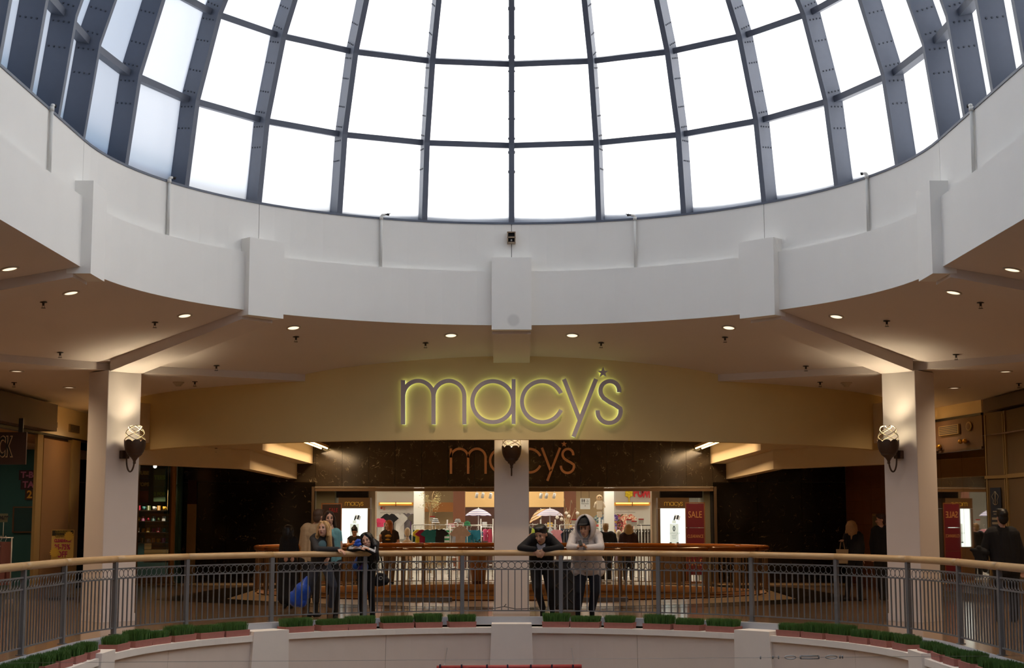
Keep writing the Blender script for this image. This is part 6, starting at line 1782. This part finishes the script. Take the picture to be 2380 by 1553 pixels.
def frame(yaw, pitch, roll=0.0):
    """yaw 0 looks at the viewer, + towards picture right; returns right, fwd, up"""
    fwd = Vector((math.sin(yaw) * math.cos(pitch), -math.cos(yaw) * math.cos(pitch), -math.sin(pitch)))
    right = Vector((-math.cos(yaw), -math.sin(yaw), 0)) * -1
    up = right.cross(fwd) * 1.0
    if up.z < 0: up = -up
    R = Matrix.Rotation(roll, 3, fwd)
    return R @ right, fwd, R @ up
def head(B, c, yaw, pitch, roll, s, skin, face=True):
    r, f, u = frame(yaw, pitch, roll); M = Matrix((r, f, u)).transposed()
    q = lambda x, y, z: c + (r * x + f * y + u * z) * s
    B.ell(q(0, -.012, .03), (.076 * s, .096 * s, .095 * s), skin, M)
    B.ell(q(0, .022, -.04), (.060 * s, .066 * s, .080 * s), skin, M)
    B.ell(q(0, .052, -.098), (.026 * s, .024 * s, .02 * s), skin, M)
    for sx in (-1, 1): B.ell(q(sx * .074, -.016, -.008), (.010 * s, .018 * s, .028 * s), skin, M)
    if face:
        B.cap(q(0, .082, .012), q(0, .104, -.028), .009 * s, .0145 * s, skin)
        for sx in (-1, 1):
            B.ell(q(sx * .030, .0815, .010), (.0125 * s, .007 * s, .0052 * s), 'eye', M)
            B.cap(q(sx * .017, .0875, .031), q(sx * .045, .078, .033), .0035 * s, .003 * s, 'brow')
            B.ell(q(sx * .036, .066, -.022), (.022 * s, .018 * s, .02 * s), skin, M)
        B.ell(q(0, .085, -.062), (.022 * s, .009 * s, .008 * s), 'lip', M)
    return q, (r, f, u)
def person(Y0, label, J, yaw, pitch, cols, skin=SKIN_A, hs=1.0, bulk=1.0, roll=0.0, sleeves='long', voxel=.0085, face=True, hairf=None, hands=True, extra=None, skirt=False, torso_r=None, hdir=None, shoe_dir=None, brow=None):
    j = {k: P(v, Y0) for k, v in J.items()}
    B = Body(); g = bulk
    t = 'top'; tr = torso_r or .118
    ch, pe = j['chest'], j['pelvis']
    shl, shr, hl, hr = j['shl'], j['shr'], j['hl'], j['hr']
    mid = (shl + shr) / 2
    B.cap(shl.lerp(shr, .18), hl.lerp(hr, .08), tr * .82 * g, tr * .86 * g, t); B.cap(shr.lerp(shl, .18), hr.lerp(hl, .08), tr * .82 * g, tr * .86 * g, t)
    B.cap(mid.lerp(ch, .35), pe, tr * .95 * g, tr * .95 * g, t); B.ell(ch, (.15 * g, .115 * g, .13 * g), t)
    B.cap(shl, shr, .062 * g, .062 * g, t)
    B.cap(mid + Vector((0, 0, .0)), j['head'] + Vector((0, .02, -.06)), .062, .050, 'skin')
    B.cap(shl.lerp(shr, .3), j['head'] + Vector((0, .03, -.12)), .06 * g, .045, t) if sleeves != 'none' else None
    B.cap(shr.lerp(shl, .3), j['head'] + Vector((0, .03, -.12)), .06 * g, .045, t) if sleeves != 'none' else None
    for s_ in ('l', 'r'):
        sh, el, wr = j['sh' + s_], j['el' + s_], j['wr' + s_]
        up = 'top' if sleeves != 'none' else 'skin'; fo = 'top' if sleeves == 'long' else 'skin'
        if sleeves == 'short':
            m_ = sh.lerp(el, .55); B.cap(sh, m_, .060 * g, .056 * g, 'top'); B.cap(m_, el, .044, .040, 'skin')
        else: B.cap(sh, el, .058 * g, .052 * g, up)
        B.cap(el, wr, (.050 if fo == 'top' else .040) * g, (.037 if fo == 'top' else .027) * g, fo)
        if hands:
            d = (wr - el).normalized(); n_ = Vector((0, -.3, -1))
            if hdir and s_ in hdir: d, n_ = Vector(hdir[s_][0]), Vector(hdir[s_][1])
            hand(B, wr, d, n_, 'skin', .7)
        else: B.ell(wr + (wr - el).normalized() * .05, (.035, .03, .045), 'skin')
    for s_ in ('l', 'r'):
        hp, kn, an = j['h' + s_], j['k' + s_], j['a' + s_]
        if not skirt:
            B.cap(hp, kn, .092 * g, .066 * g, 'pants'); B.cap(kn, an, .064 * g, .048 * g, 'pants')
        fd = Vector(shoe_dir or (0.02, -.14, 0)); base = Vector((an.x, an.y, .035))
        B.cap(an, base, .045, .04, 'shoe'); B.cap(base + fd * -.25, base + fd, .040, .036, 'shoe'); B.ell(base + fd * .5 - Vector((0, 0, .012)), (.045, .05 + abs(fd.y) * .5, .025), 'shoe')
    B.cap(hl, hr, .10 * g, .10 * g, 'pants' if not skirt else 'top')
    if skirt:
        al, ar = j['al'], j['ar']
        B.cap(hl, al + Vector((0, 0, .04)), .12, .14, 'top'); B.cap(hr, ar + Vector((0, 0, .04)), .12, .14, 'top'); B.cap(pe, (al + ar) / 2 + Vector((0, 0, .04)), .13, .15, 'top')
    q, fr = head(B, j['head'], yaw, pitch, roll, hs, 'skin', face)
    if extra: extra(B, j, q, fr)
    mats = {'skin': skin, 'top': cols[0], 'pants': cols[1], 'shoe': cols[2], 'eye': EYE_M, 'brow': brow or BROWM, 'lip': LIP}
    for k, v in (cols[3] if len(cols) > 3 else {}).items(): mats[k] = v
    o = B.build('person', mats, voxel)
    tag(o, label, 'person')
    if hairf:
        H = Body(); hm = hairf(H, q, fr, j, hs); H.build('hair', {'hair': hm}, max(voxel, .009), o, 2)
    return o, j, q, fr
def hair_short(m, top=.115):
    def f_(H, q, fr, j, s):
        M = Matrix(fr).transposed()
        H.ell(q(0, -.022, .052), (.085 * s, .100 * s, .088 * s), 'hair', M); H.ell(q(0, .03, .105), (.07 * s, .055 * s, .032 * s), 'hair', M); H.ell(q(0, -.06, -.01), (.076 * s, .05 * s, .085 * s), 'hair', M)
        for k in range(9):
            a = k * .7; H.cap(q(.05 * math.cos(a), .04 * math.sin(a), .115), q(.075 * math.cos(a), .075 * math.sin(a) + .01, .122 - .012 * (k % 3)), .02 * s, .010 * s, 'hair')
        return m
    return f_
def hair_long(m, length=.36, spread=.05, side=None, vol=1.0):
    def f_(H, q, fr, j, s):
        M = Matrix(fr).transposed()
        H.ell(q(0, -.024, .048), (.087 * s * vol, .100 * s, .088 * s), 'hair', M); H.ell(q(0, -.075, -.05), (.088 * s * vol, .055 * s, .12 * s), 'hair', M)
        random.seed(int(j['head'].x * 1000) % 997)
        for k in range(13):
            t = k / 12 * 2 - 1
            a = q(t * .082, -.055 - .03 * (1 - abs(t)), .05 - .02 * abs(t)); b = q(t * .098 * vol, -.065 + (.05 if abs(t) > .7 else 0), -.10)
            e_ = b + Vector((t * spread + random.uniform(-.015, .015), random.uniform(-.02, .02), -length * random.uniform(.75, 1.0)))
            H.cap(a, b, .026 * s, .028 * s * vol, 'hair'); H.cap(b, e_, .028 * s * vol, .012 * s, 'hair')
        for sx in (-1, 1):
            H.cap(q(sx * .03, .055, .108), q(sx * .085, .03, .02), .018 * s, .02 * s, 'hair'); H.cap(q(sx * .085, .03, .02), q(sx * .09, .02, -.10), .02 * s, .022 * s, 'hair')
        return m
    return f_
def fabric(n, r, g, b): return mat('wear_' + n, srgb(r, g, b), .9, noise=.15, nscale=22)
BLK = fabric('black', 22, 20, 22); BLK2 = fabric('soft_black', 30, 28, 30); SHOE = fabric('shoe_black', 18, 17, 17); JEANS = fabric('dark_jeans', 26, 30, 42); GREYJ = fabric('grey_jeans', 66, 70, 82)
H_BLACK = mat('hair_black', (.008, .006, .006), .45, noise=.4, nscale=60); H_BROWN = mat('hair_brown', srgb(58, 38, 26), .5, noise=.3, nscale=60); H_BLOND = mat('hair_blond', srgb(186, 146, 96), .5, noise=.25, nscale=60); H_RED = mat('hair_red_blond', srgb(150, 84, 36), .5, noise=.25, nscale=60); H_GREY = mat('hair_grey_blond', srgb(150, 116, 70), .6, noise=.2, nscale=50); H_SHORT = mat('hair_short_brown', srgb(78, 56, 42), .7, noise=.2, nscale=50)

# man in black jacket leaning on the railing
def ex1(B, j, q, fr):
    c = j['chest'] + Vector((.0, -.16, .06)); B.ell(c, (.07, .05, .12), 'tee')
    B.cap(j['shl'].lerp(j['shr'], .3), c + Vector((-.085, .0, -.06)), .04, .035, 'top'); B.cap(j['shr'].lerp(j['shl'], .3), c + Vector((.085, .0, -.06)), .04, .035, 'top')
person(24.72, 'man in black jacket bowed over the railing with clasped hands', dict(head=(1257.5, 1243, -.36), chest=(1257, 1275, -.12), pelvis=(1258, 1312, .22), shl=(1234, 1254, -.22), shr=(1282, 1254, -.22), ell=(1210, 1274, -.42), elr=(1303, 1273.5, -.42), wrl=(1243, 1277, -.50), wrr=(1266, 1277.5, -.50),
       hl=(1246, 1318, .25), hr=(1272, 1318, .25), kl=(1247, 1366, .12), kr=(1278, 1366, .2), al=(1261, 1412, .30), ar=(1284, 1413, .34)), -.45, .42,
       (BLK, BLK2, SHOE, {'tee': fabric('pale_tee', 176, 176, 190)}), SKIN_B, 1.2, 1.12, hairf=hair_short(H_BLACK), extra=ex1, hdir={'l': ((.45, -.25, -.75), (.3, .9, -.2)), 'r': ((-.45, -.2, -.75), (-.3, .9, -.2))})
# hooded man in white cardigan with phone
def ex2(B, j, q, fr):
    r, f, u = fr; M = Matrix(fr).transposed()
    c = j['chest']; B.ell(c + Vector((0, -.13, .03)), (.05, .045, .15), 'tee')
    B.cap(j['hl'] + Vector((-.05, 0, .12)), j['hl'] + Vector((-.06, 0, .03)), .11, .11, 'top'); B.cap(j['hr'] + Vector((.05, 0, .12)), j['hr'] + Vector((.06, 0, .03)), .11, .11, 'top'); B.cap(j['pelvis'] + Vector((-.06, -.02, .05)), j['pelvis'] + Vector((.06, -.02, .05)), .15, .15, 'top'); B.cap(j['hl'] + Vector((-.06, -.04, -.02)), j['hr'] + Vector((.06, -.04, -.02)), .085, .085, 'top')
    for k, py in enumerate((1302, 1317, 1332)):
        B.ell(atY(1360, py, 24.72 + .05 - .16), (.012, .012, .012), 'dark')
    for k in range(2):   # dark bands above the elbow
        a = j['elr'].lerp(j['shr'], .10 + .12 * k); d = (j['shr'] - j['elr']).normalized(); B.cap(a, a + d * .012, .066, .066, 'navy')
    B.ell(q(0, -.015, .078), (.086 * 1.16, .104 * 1.16, .070 * 1.18), 'dark', M)            # cap crown
    B.ell(q(0, .10, .078), (.072 * 1.15, .075 * 1.15, .012), 'dark', M)                   # cap peak
o2, j2, q2, f2 = person(24.75, 'man in white hooded cardigan and black cap leaning on the railing', dict(head=(1360, 1228, -.32), chest=(1360, 1266, -.14), pelvis=(1366, 1318, .12), shl=(1333, 1247, -.14), shr=(1390, 1246, -.14), ell=(1325, 1272, -.44), elr=(1396, 1272, -.44), wrl=(1340, 1271, -.52), wrr=(1366, 1273, -.52),
       hl=(1350, 1326, .16), hr=(1384, 1326, .16), kl=(1347, 1374, .1), kr=(1383, 1374, .12), al=(1343, 1414, .24), ar=(1376, 1415, .24)), -.38, .22,
       (fabric('white_cardigan', 206, 196, 190), JEANS, SHOE, {'tee': mat_stripes('striped_tee', [srgb(190, 185, 180), srgb(60, 58, 62)], 60), 'navy': fabric('navy_band', 24, 26, 52), 'dark': BLK}), SKIN_B, 1.15, 1.28, extra=ex2, hdir={'l': ((.55, -.35, .30), (.2, .3, -.9)), 'r': ((-.6, -.35, .25), (.2, .3, -.9))}, torso_r=.125)
# hood: open shell around the head
r, f, u = f2; mb = MB(); rows = []
for i in range(13):
    a = math.pi * (i / 12) * .98 + .02
    row = []
    for k in range(17):
        b = math.radians(-128 + 256 * k / 16)
        c = q2(0, -.02, .0)
        row.append(c + r * (.130 * math.sin(a) * math.sin(b)) * 1.15 + f * (-.145 * math.sin(a) * math.cos(b)) * 1.1 + u * (.172 * math.cos(a) + .012) * 1.1)
    rows.append(row)
mb.grid(rows, True); hd = mb.build('hood', bpy.data.materials['wear_white_cardigan'], o2); sm = hd.modifiers.new('s', 'SOLIDIFY'); sm.thickness = .022; sm.offset = 1
p = atY(1349, 1262.5, 24.75 - .60)
e = empty('phone', p, -.3, 'small dark mobile phone in the hands of the hooded man', 'phone')
mb = MB(); mb.box((0, 0, 0), (.055, .014, .11), M=Matrix.Rotation(-.7, 3, 'X') @ Matrix.Rotation(-.4, 3, 'Y')); bevel(mb.build('case', BLACK, e), .004)
mb = MB(); mb.box((0, .008, .006), (.045, .004, .08), M=Matrix.Rotation(-.7, 3, 'X') @ Matrix.Rotation(-.4, 3, 'Y')); mb.build('screen', mat('phone_screen', (.1, .11, .13), .1), e)

# girl in striped track jacket resting on her arms
def ex3(B, j, q, fr):
    for s_, off in (('l', Vector((0, -.05, .012))), ('r', Vector((.0, -.05, .012)))):
        sh, el, wr = j['sh' + s_], j['el' + s_], j['wr' + s_]
        for k in (-1, 0, 1):
            o = Vector((0, -.040 + .012 * abs(k), .022 * k + .012))
            B.cap(wr + o * .8, el + o + Vector((0, -.01, 0)), .0055, .0055, 'stripe'); B.cap(el + o + Vector((0, -.01, 0)), sh + o + Vector((0, -.01, .0)), .0055, .0055, 'stripe')
o3, j3, q3, f3 = person(24.12, 'smiling girl in black striped track jacket resting her chin on her arms', dict(head=(852, 1257, -.36), chest=(850, 1281, -.12), pelvis=(849, 1318, .16), shl=(832, 1268, -.2), shr=(874, 1264, -.18), ell=(812, 1277, -.42), elr=(872, 1285, -.46), wrl=(838, 1276, -.48), wrr=(844, 1272, -.46),
       hl=(840, 1322, .18), hr=(862, 1322, .18), kl=(840, 1372, .12), kr=(862, 1372, .14), al=(842, 1424, .22), ar=(866, 1424, .22)), -.12, .02,
       (BLK, BLK, SHOE, {'stripe': fabric('white_stripe', 214, 212, 214)}), SKIN_A, 1.0, .92, roll=.25, hairf=hair_long(H_BLACK, .28, .06, vol=1.25), extra=ex3, hdir={'l': ((.9, -.2, .15), (0, .2, -1)), 'r': ((-.9, -.2, .15), (0, .2, -1))})
def blob(name, label, cat, pieces, m_, voxel=.009, bump=None):
    B = Body()
    for pc in pieces: B.cap(*pc, 'm')
    o = B.build(name, {'m': m_}, voxel); return tag(o, label, cat)
BLUE = mat('blue_plastic', srgb(30, 80, 190), .35, noise=.35, nscale=18); BLUEG = mat_pattern('blue_print_plastic', [srgb(36, 84, 176), srgb(36, 84, 176), srgb(40, 150, 140), srgb(90, 60, 140)], 9, .4)
A = lambda x, y, Y: atY(x, y, Y)
Yg = 23.62
blob('shopping_bag', 'crumpled blue plastic bag held by the girl in the striped jacket', 'bag', [(A(828, 1260, Yg), A(835, 1257, Yg), .028, .026), (A(827, 1265, Yg), A(837, 1265, Yg), .026, .024), (A(831, 1255, Yg), A(833, 1268, Yg), .018, .024), (A(824, 1266, Yg), A(831, 1269, Yg), .018, .018)], BLUE)
blob('shopping_bag', 'blue printed plastic bag hanging below the railing beside the girl', 'bag', [(A(838, 1292, 23.95), A(830, 1316, 23.95), .05, .085), (A(838, 1292, 23.95), A(845, 1318, 23.95), .05, .08), (A(826, 1318, 23.95), A(848, 1320, 23.95), .05, .05), (A(839, 1284, 23.9), A(838, 1295, 23.93), .015, .05)], BLUEG)
hb = blob('handbag', 'black handbag hanging at the side of the girl', 'bag', [(A(879, 1352, 24.35), A(894, 1350, 24.35), .085, .075), (A(882, 1340, 24.35), A(892, 1340, 24.35), .06, .05)], BLK)
mb = MB(); mb.tube([A(877, 1338, 24.35), A(876, 1310, 24.3), A(880, 1280, 24.2), A(886, 1300, 24.3), A(893, 1336, 24.35)], .010, 6); mb.build('strap', BLK2, hb)
mb = MB(); mb.tube([A(885 + 4 * math.cos(t), 1344 + 4 * math.sin(t), 24.255) for t in [2 * math.pi * k / 12 for k in range(12)]], .006, 5, closed=True); mb.build('ring', HANG, hb)

# blonde woman leaning on the railing
def ex4(B, j, q, fr):
    B.ell(j['chest'] + Vector((.03, -.092, -.01)), (.07, .03, .07), 'print')
    for a in (j['al'], j['ar']): B.cap(a + Vector((0, 0, .16)), a + Vector((0, 0, -.02)), .062, .058, 'shoe')
o4, j4, q4, f4 = person(23.82, 'blonde woman in dark sweater and grey jeans with one arm on the railing', dict(head=(752, 1230, -.12), chest=(746, 1265, -.04), pelvis=(742, 1306, .1), shl=(728, 1252, -.02), shr=(768, 1254, .0), ell=(736, 1277, -.38), elr=(772, 1283, .05), wrl=(786, 1276.5, -.26), wrr=(764, 1296, -.05),
       hl=(735, 1312, .12), hr=(756, 1312, .1), kl=(724, 1358, .16), kr=(775, 1362, -.02), al=(708, 1408, .3), ar=(768, 1414, .2)), -.3, -.12,
       (fabric('charcoal_sweater', 44, 42, 44), GREYJ, fabric('tan_boot', 120, 92, 66), {'print': fabric('teal_print', 90, 120, 126)}), SKIN_A, 1.0, .95, hairf=hair_long(H_BLOND, .30, .03, vol=1.1), extra=ex4, hdir={'l': ((.8, -.35, -.35), (.1, .1, -1))}, brow=H_BROWN)
blob('shopping_bag', 'large blue plastic bag hanging behind the railing beside the blonde woman', 'bag', [(A(713, 1342, 23.95), A(703, 1372, 23.95), .02, .13), (A(703, 1372, 23.95), A(689, 1394, 23.95), .13, .12), (A(712, 1350, 23.95), A(705, 1385, 23.95), .03, .10), (A(684, 1386, 23.95), A(700, 1400, 23.95), .09, .09)], BLUE)
# brunette in teal t-shirt
person(24.75, 'brown-haired woman in teal t-shirt standing behind the blonde woman', dict(head=(765, 1206), chest=(774, 1250), pelvis=(773, 1300), shl=(753, 1239), shr=(787, 1239), ell=(750, 1270), elr=(791, 1269), wrl=(756, 1296, -.1), wrr=(788, 1304),
       hl=(764, 1306), hr=(783, 1306), kl=(765, 1360), kr=(781, 1360), al=(766, 1418, .1), ar=(780, 1418, .1)), .25, 0.0,
       (fabric('teal_tee', 96, 144, 150), BLK, SHOE), SKIN_A, 1.0, .86, sleeves='short', hairf=hair_long(H_BROWN, .30, .02), hdir={'r': ((0, -.1, -1), (-.4, -.3, 0))})
# man in beige shirt, turned away
person(25.7, 'man in loose beige shirt with short hair seen from behind', dict(head=(741, 1202), chest=(726, 1245), pelvis=(722, 1296), shl=(708, 1231), shr=(748, 1231), ell=(703, 1264), elr=(752, 1262), wrl=(712, 1284, .2), wrr=(742, 1282, .2),
       hl=(712, 1302), hr=(732, 1302), kl=(713, 1350), kr=(733, 1350), al=(714, 1398), ar=(734, 1398)), math.radians(150), 0.0,
       (fabric('beige_shirt', 176, 150, 116), BLK, SHOE), SKIN_A, 1.0, 1.2, hairf=hair_short(H_SHORT), face=False, shoe_dir=(.05, .14, 0))
# person in long black dress
person(28.3, 'dark-haired person in a long black dress standing before the black granite', dict(head=(671, 1236), chest=(671, 1266), pelvis=(669, 1302), shl=(657, 1256), shr=(686, 1256), ell=(654, 1280), elr=(690, 1280), wrl=(662, 1296, -.1), wrr=(682, 1296, -.1),
       hl=(662, 1306), hr=(677, 1306), kl=(663, 1350), kr=(676, 1350), al=(662, 1394), ar=(677, 1394)), 2.6, 0.0,
       (BLK, BLK, SHOE), SKIN_A, .95, .95, hairf=hair_long(H_BLACK, .2, .02), face=False, skirt=True, voxel=.011, hands=False)
# girl with bun looking at a phone, beyond the oval opening
def hair_bun(H, q, fr, j, s):
    hair_short(H_BLACK)(H, q, fr, j, s); H.ell(q(0, -.06, .13), (.04, .04, .04), 'hair'); return H_BLACK
person(39.3, 'girl with a hair bun in dark sleeveless top looking down beside the bottle advert', dict(head=(824, 1236), chest=(824, 1262), pelvis=(825, 1290), shl=(812, 1253), shr=(837, 1253), ell=(810, 1271, -.05), elr=(839, 1271, -.05), wrl=(820, 1262, -.3), wrr=(829, 1262, -.3),
       hl=(819, 1294), hr=(831, 1294), kl=(820, 1322), kr=(831, 1322), al=(820, 1347), ar=(831, 1347)), -.1, .5,
       (fabric('dark_halter', 40, 30, 26), fabric('brown_skirt', 92, 62, 40), SHOE), SKIN_A, 1.0, .9, sleeves='none', voxel=.011, hairf=hair_bun, hands=False)
# woman with long red-blonde hair, beyond the oval opening
def ex9(B, j, q, fr): B.ell(j['chest'] + Vector((-.02, -.115, .03)), (.09, .03, .035), 'print'); B.ell(j['chest'] + Vector((-.03, -.115, -.06)), (.07, .03, .02), 'print')
person(39.1, 'woman with long red-blonde hair in a dark top with yellow print', dict(head=(903, 1221), chest=(905, 1249), pelvis=(905, 1284), shl=(890, 1240), shr=(921, 1240), ell=(884, 1258, -.05), elr=(926, 1260), wrl=(884, 1248, -.25), wrr=(916, 1272, -.2),
       hl=(898, 1289), hr=(913, 1289), kl=(898, 1319), kr=(913, 1319), al=(897, 1347), ar=(912, 1347)), -.9, 0.0,
       (fabric('dark_brown_tee', 40, 28, 20), fabric('brown_trousers', 96, 76, 58), SHOE, {'print': fabric('yellow_print', 170, 130, 50)}), SKIN_A, 1.0, 1.0, sleeves='short', voxel=.011, hairf=hair_long(H_RED, .34, .02, vol=1.1), extra=ex9, hands=False)
# two shoppers seen from behind inside the store, a third at the middle column
def shopper(Y0, x, y, label, cols, hair, w=1.0):
    s = F / Y0; d = lambda m: m * s
    person(Y0, label, dict(head=(x, y + d(.13)), chest=(x, y + d(.47)), pelvis=(x, y + d(.88)), shl=(x - d(.19 * w), y + d(.33)), shr=(x + d(.19 * w), y + d(.33)), ell=(x - d(.25 * w), y + d(.62)), elr=(x + d(.25 * w), y + d(.62)), wrl=(x - d(.2), y + d(.80), .2), wrr=(x + d(.2), y + d(.8), .2),
           hl=(x - d(.09), y + d(.92)), hr=(x + d(.09), y + d(.92)), kl=(x - d(.09), y + d(1.25)), kr=(x + d(.09), y + d(1.25)), al=(x - d(.09), y + d(1.58)), ar=(x + d(.09), y + d(1.58))), math.radians(170), 0.0, cols, SKIN_A, 1.0, 1.08 * w, voxel=.012, hairf=hair, face=False, hands=False, shoe_dir=(0, .13, 0))
shopper(42.0, 1408, 1217, 'shopper with short grey-blond hair and black jacket seen from behind', (BLK, BLK2, SHOE), hair_short(H_GREY), 1.15)
shopper(41.6, 1461, 1218, 'shopper with brown bobbed hair and dark maroon jacket seen from behind', (fabric('dark_maroon', 46, 18, 20), BLK2, SHOE), hair_long(H_GREY, .05, .0, vol=1.15))
shopper(44.5, 1230, 1224, 'shopper in black half hidden by the middle column inside the store', (BLK, BLK2, SHOE), hair_short(H_BLACK))
# walking couple
def ex13(B, j, q, fr): pass
person(30.8, 'woman with long blonde hair in black walking away with a shopping bag', dict(head=(1978, 1225), chest=(1984, 1258), pelvis=(1987, 1294), shl=(1967, 1245), shr=(2000, 1246), ell=(1961, 1267, -.05), elr=(2005, 1274), wrl=(1957, 1259, -.12), wrr=(2003, 1300),
       hl=(1979, 1299), hr=(1995, 1299), kl=(1972, 1345), kr=(1998, 1345), al=(1969, 1389, .1), ar=(1999, 1389, -.05)), math.radians(190), 0.0,
       (BLK2, BLK2, SHOE), SKIN_A, 1.0, .98, voxel=.010, hairf=hair_long(H_BLOND, .22, .03, vol=1.1), face=False, shoe_dir=(0, .14, 0), hdir={'l': ((-.1, -.5, .2), (0, 0, -1))})
x_, y_ = A(1958, 1293, 30.62).x, 30.62; zt_, zb_ = A(1958, 1277, 30.62).z, A(1958, 1310, 30.62).z
e = empty('shopping_bag', (x_, y_, zb_), -.3, 'small beige paper shopping bag carried by the blonde woman', 'bag')
mb = MB(); h = zt_ - zb_; mb.hexa([Vector((-.10, -.05, 0)), Vector((.10, -.05, 0)), Vector((.10, .05, 0)), Vector((-.10, .05, 0)), Vector((-.12, -.05, h)), Vector((.12, -.05, h)), Vector((.12, .05, h)), Vector((-.12, .05, h))]); mb.build('body', mat('paper_bag', srgb(176, 150, 112), .8), e)
for yy in (-.045, .045):
    mb = MB(); mb.tube([(-.05, yy, h - .02), (-.03, yy * .4, h + .13), (.0, yy * .2, h + .17), (.03, yy * .4, h + .13), (.05, yy, h - .02)], .005, 5); mb.build('handle', mat('bag_handle', srgb(190, 160, 120), .7), e)
person(31.1, 'dark-haired man in black turning his head beside the column', dict(head=(2047, 1209), chest=(2047, 1248), pelvis=(2048, 1294), shl=(2031, 1233), shr=(2064, 1233), ell=(2026, 1264), elr=(2069, 1264), wrl=(2028, 1290), wrr=(2068, 1290),
       hl=(2040, 1300), hr=(2056, 1300), kl=(2044, 1346), kr=(2057, 1346), al=(2051, 1391, .1), ar=(2059, 1388, -.1)), math.radians(-100), .1,
       (BLK, fabric('dark_trousers', 40, 34, 30), SHOE), SKIN_A, 1.0, 1.05, voxel=.010, hairf=hair_short(mat('hair_auburn', srgb(60, 30, 22), .6, noise=.2, nscale=50)), shoe_dir=(0, .14, 0))
# large dark figure walking past with a jacket over the arm
o15, j15, q15, f15 = person(24.5, 'broad person in black walking away with a jacket over one arm', dict(head=(2329, 1204), chest=(2330, 1258), pelvis=(2338, 1316), shl=(2298, 1243), shr=(2359, 1242), ell=(2287, 1278), elr=(2372, 1280), wrl=(2290, 1298, .12), wrr=(2376, 1322),
       hl=(2325, 1326), hr=(2354, 1326), kl=(2321, 1378), kr=(2356, 1378), al=(2325, 1436, .1), ar=(2358, 1438, -.1)), math.radians(180), 0.0,
       (BLK, BLK, SHOE), SKIN_A, 1.1, 1.25, hairf=hair_short(H_BLACK), face=False, shoe_dir=(0, .15, 0), torso_r=.13)
blob('carried_jacket', 'black jacket draped over the arm of the broad walking person', 'jacket', [(A(2258, 1278, 24.45), A(2290, 1285, 24.45), .03, .07), (A(2275, 1275, 24.45), A(2278, 1312, 24.45), .05, .06), (A(2285, 1280, 24.45), A(2290, 1325, 24.45), .05, .045), (A(2268, 1285, 24.45), A(2276, 1318, 24.45), .04, .04), (A(2258, 1276, 24.45), A(2266, 1290, 24.45), .015, .03)], BLK, .011)
